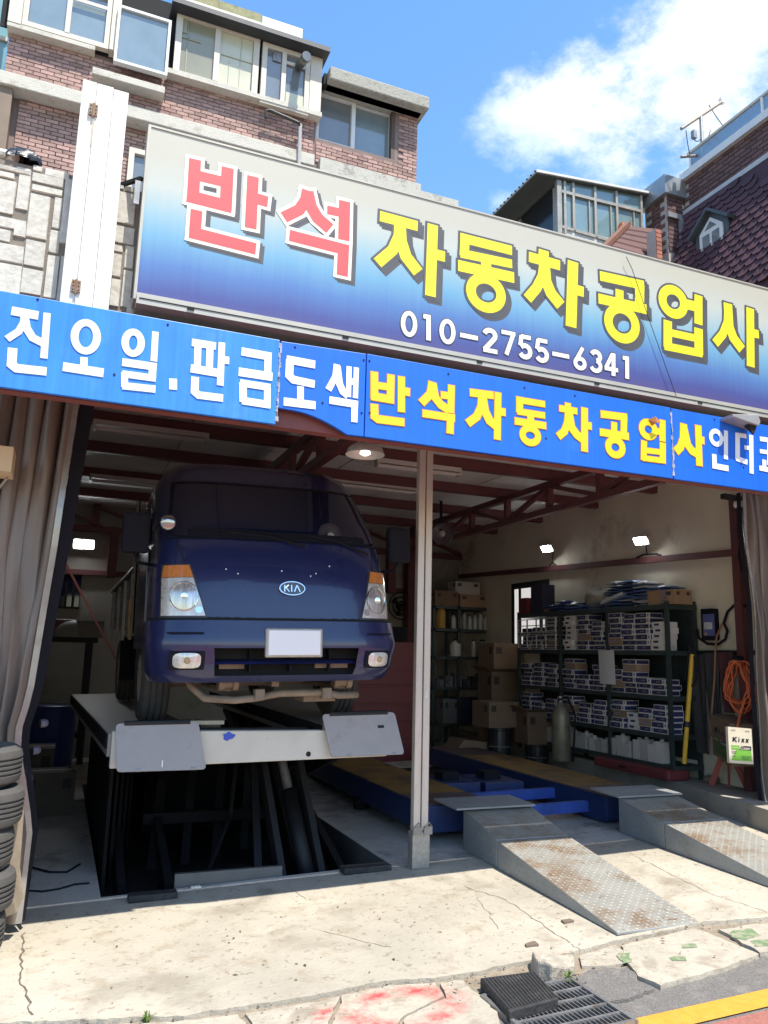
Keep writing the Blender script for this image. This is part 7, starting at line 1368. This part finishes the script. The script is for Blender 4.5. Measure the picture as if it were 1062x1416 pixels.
# ---------------- curtains ----------------
m_cur=mat('brown_vinyl_curtain',(.165,.128,.105),.36,var=.2,scale=3,stretch=(1,1,.3),streak=.16,bump=1.2,bsc=9,dirt=(.22,.175,.14),dsc=2,damt=.2,spec=.6)
m_hem=mat('shiny_hem',(.33,.31,.29),.25,.4,var=.2)
def lerpk(t,ks):
    for (a,va),(b,vb) in zip(ks,ks[1:]):
        if t<=b: return va+(vb-va)*max(0,(t-a)/(b-a))
    return ks[-1][1]
def curtain(name,keyL,keyR,z0,z1,Y,folds,amp,lab,hem):
    r_=E(name,((keyL[0][1]+keyR[0][1])/2,Y,z1),lab,'curtain')
    def f(u,v):
        z=z0+(z1-z0)*v; xl_=lerpk(z,keyL);xr_=lerpk(z,keyR)
        uu=u+.03*math.sin(u*9+v*3); a=amp*(.7+.5*math.sin(u*5+1+v*1.5))
        return (xl_+(xr_-xl_)*u+.02*math.sin(folds*uu*6.283+1.3),Y+a*math.sin(folds*uu*6.283+.9*math.sin(v*3))+.018*math.sin(u*31+v*7)+.012*math.sin(v*17+u*11),z)
    b=MB(); b.grid(f,folds*14,26); b.build('vinyl_sheet',m_cur,r_,smooth=True)
    pts=[f(1 if hem>0 else 0,j/26) for j in range(27)]
    b=MB()
    for p,q in zip(pts,pts[1:]):
        w=.035; b.face((p[0]-w*hem*.6,p[1]-.03,p[2]),(p[0]+w*hem*.5,p[1]-.025,p[2]),(q[0]+w*hem*.5,q[1]-.025,q[2]),(q[0]-w*hem*.6,q[1]-.03,q[2]))
    b.build('hem',m_hem,r_)
    b=MB()
    for p,q in zip(pts,pts[1:]):
        b.face((p[0]+.02*hem,p[1]+.0,p[2]),(p[0]+(.035+(.025*max(0,p[2]) if hem>0 else 0))*hem,p[1]+.04,p[2]),(q[0]+(.035+(.025*max(0,q[2]) if hem>0 else 0))*hem,q[1]+.04,q[2]),(q[0]+.02*hem,q[1]+.0,q[2]))
    b.build('dark_flap',m_blk,r_)
    for k in range(6): 
        p=f((k+.5)/6,1); MB().tube([(p[0],p[1],p[2]-.01),(p[0],p[1]+.0,p[2]+.09)],.006,5).build('hook',m_steel,r_)
    return r_
curtain('strip_curtain',[(0,-3.12),(1.0,-3.18),(2.2,-3.3),(3.2,-3.25)],[(0,-2.80),(.5,-2.79),(1.04,-2.915),(1.3,-2.86),(2.22,-2.80),(3.25,-2.76)],-.03,3.24,-.30,5,.045,'gathered brown vinyl curtain at the left side of the opening',1)
curtain('strip_curtain',[(0,3.73),(1.7,3.75),(2.6,3.70),(3.3,3.655)],[(0,4.3),(3.3,4.35)],.12,3.34,.12,6,.04,'gathered brown vinyl curtain at the right edge of the opening',-1)
MB_=MB(); MB_.tube([(-4.5,-.3,3.33),(4.2,-.1,3.38)],.02,8); one('curtain_rail',MB_,m_arm,'steel curtain rail across the top of the workshop opening','rail')
# ---- left edge: tyres, box, rubbish
def tyre(c,axis,lab,R_=.30,w=.10):
    prof=[(R_*.62,-w*.9),(R_*.86,-w),(R_*.97,-w*.8),(R_,-w*.5)]
    for k in range(4):
        a=-w*.5+w*k*.25; prof+=[(R_,a+.005),(R_-.012,a+.008),(R_-.012,a+.016),(R_,a+.019)]
    prof+=[(R_,w*.5),(R_*.97,w*.8),(R_*.86,w),(R_*.62,w*.9),(R_*.60,0)]
    b=MB(); b.lathe(c,axis,prof,36,cap=False); o=one('used_tyre',b,m_tire,lab,'tyre',smooth=True); o.modifiers.new('e','EDGE_SPLIT').split_angle=R(35); return o
TX,TY=-3.10,-.72
for k,lab in enumerate(('bottom tyre of the stack at the left edge','second tyre from the bottom of the left stack','middle tyre of the stack at the left edge','second tyre from the top of the left stack','top tyre of the stack at the left edge')):
    tyre((TX-.03+.03*(k%2),TY+.02*k%3,.16-.09+.215*k),(0.03*(k%2),.0,1),'used black '+lab,.29,.105)
cbp=(-3.131,-0.600,2.705)
r_=carton((cbp[0]-.10,-.55,cbp[2]-.075),.32,.25,.155,'small beige control box mounted on the wall left of the curtain',mat('beige_box',(.62,.47,.29),.6,var=.06),0,mark=False,name='control_box')
one('control_box_bracket',MB().tube([(cbp[0]+.03,-.5,cbp[2]-.08),(cbp[0]-.15,-.3,cbp[2]-.35)],.008,5).tube([(cbp[0]-.1,-.3,cbp[2]-.09),(cbp[0]-.1,-.05,cbp[2]-.09)],.012,5),m_steel,'thin wire bracket under the beige control box','bracket')
# crumpled sheet and broken pieces at the foot of the left curtain
b=MB(); random.seed(4)
rs=[(-2.887,-0.550,0.921),(-2.813,-0.500,0.707),(-2.802,-0.500,0.324),(-2.764,-0.450,0.150),(-2.797,-0.500,0.080),(-2.912,-0.550,0.056),(-2.977,-0.750,0.472),(-2.880,-0.700,0.378),(-2.873,-0.620,0.591),(-2.887,-0.800,0.329)]
b.add(rs,[(0,1,8),(1,2,8),(2,3,7),(3,4,7),(4,5,7),(2,7,8),(7,5,9),(7,9,6),(8,7,6)]); one('crumpled_sheet',b,mat('dirty_film',(.33,.27,.20),.45,var=.3,scale=8),'crumpled dirty plastic sheet at the foot of the left curtain','plastic sheet',solid=.004)
for k in range(4):
    x=-2.80+.03*k; b=MB(); b.lathe((x-.07,.05+.12*k,.55+.17*k),(1,.3,.1),[(.028,0),(.03,.03),(.02,.05)],10); one('small_part',b,mat('violet_grey',(.20,.18,.24),.5,var=.3,rand=.4),'small grey metal part wedged behind the left curtain edge','spare part','small parts behind the left curtain')
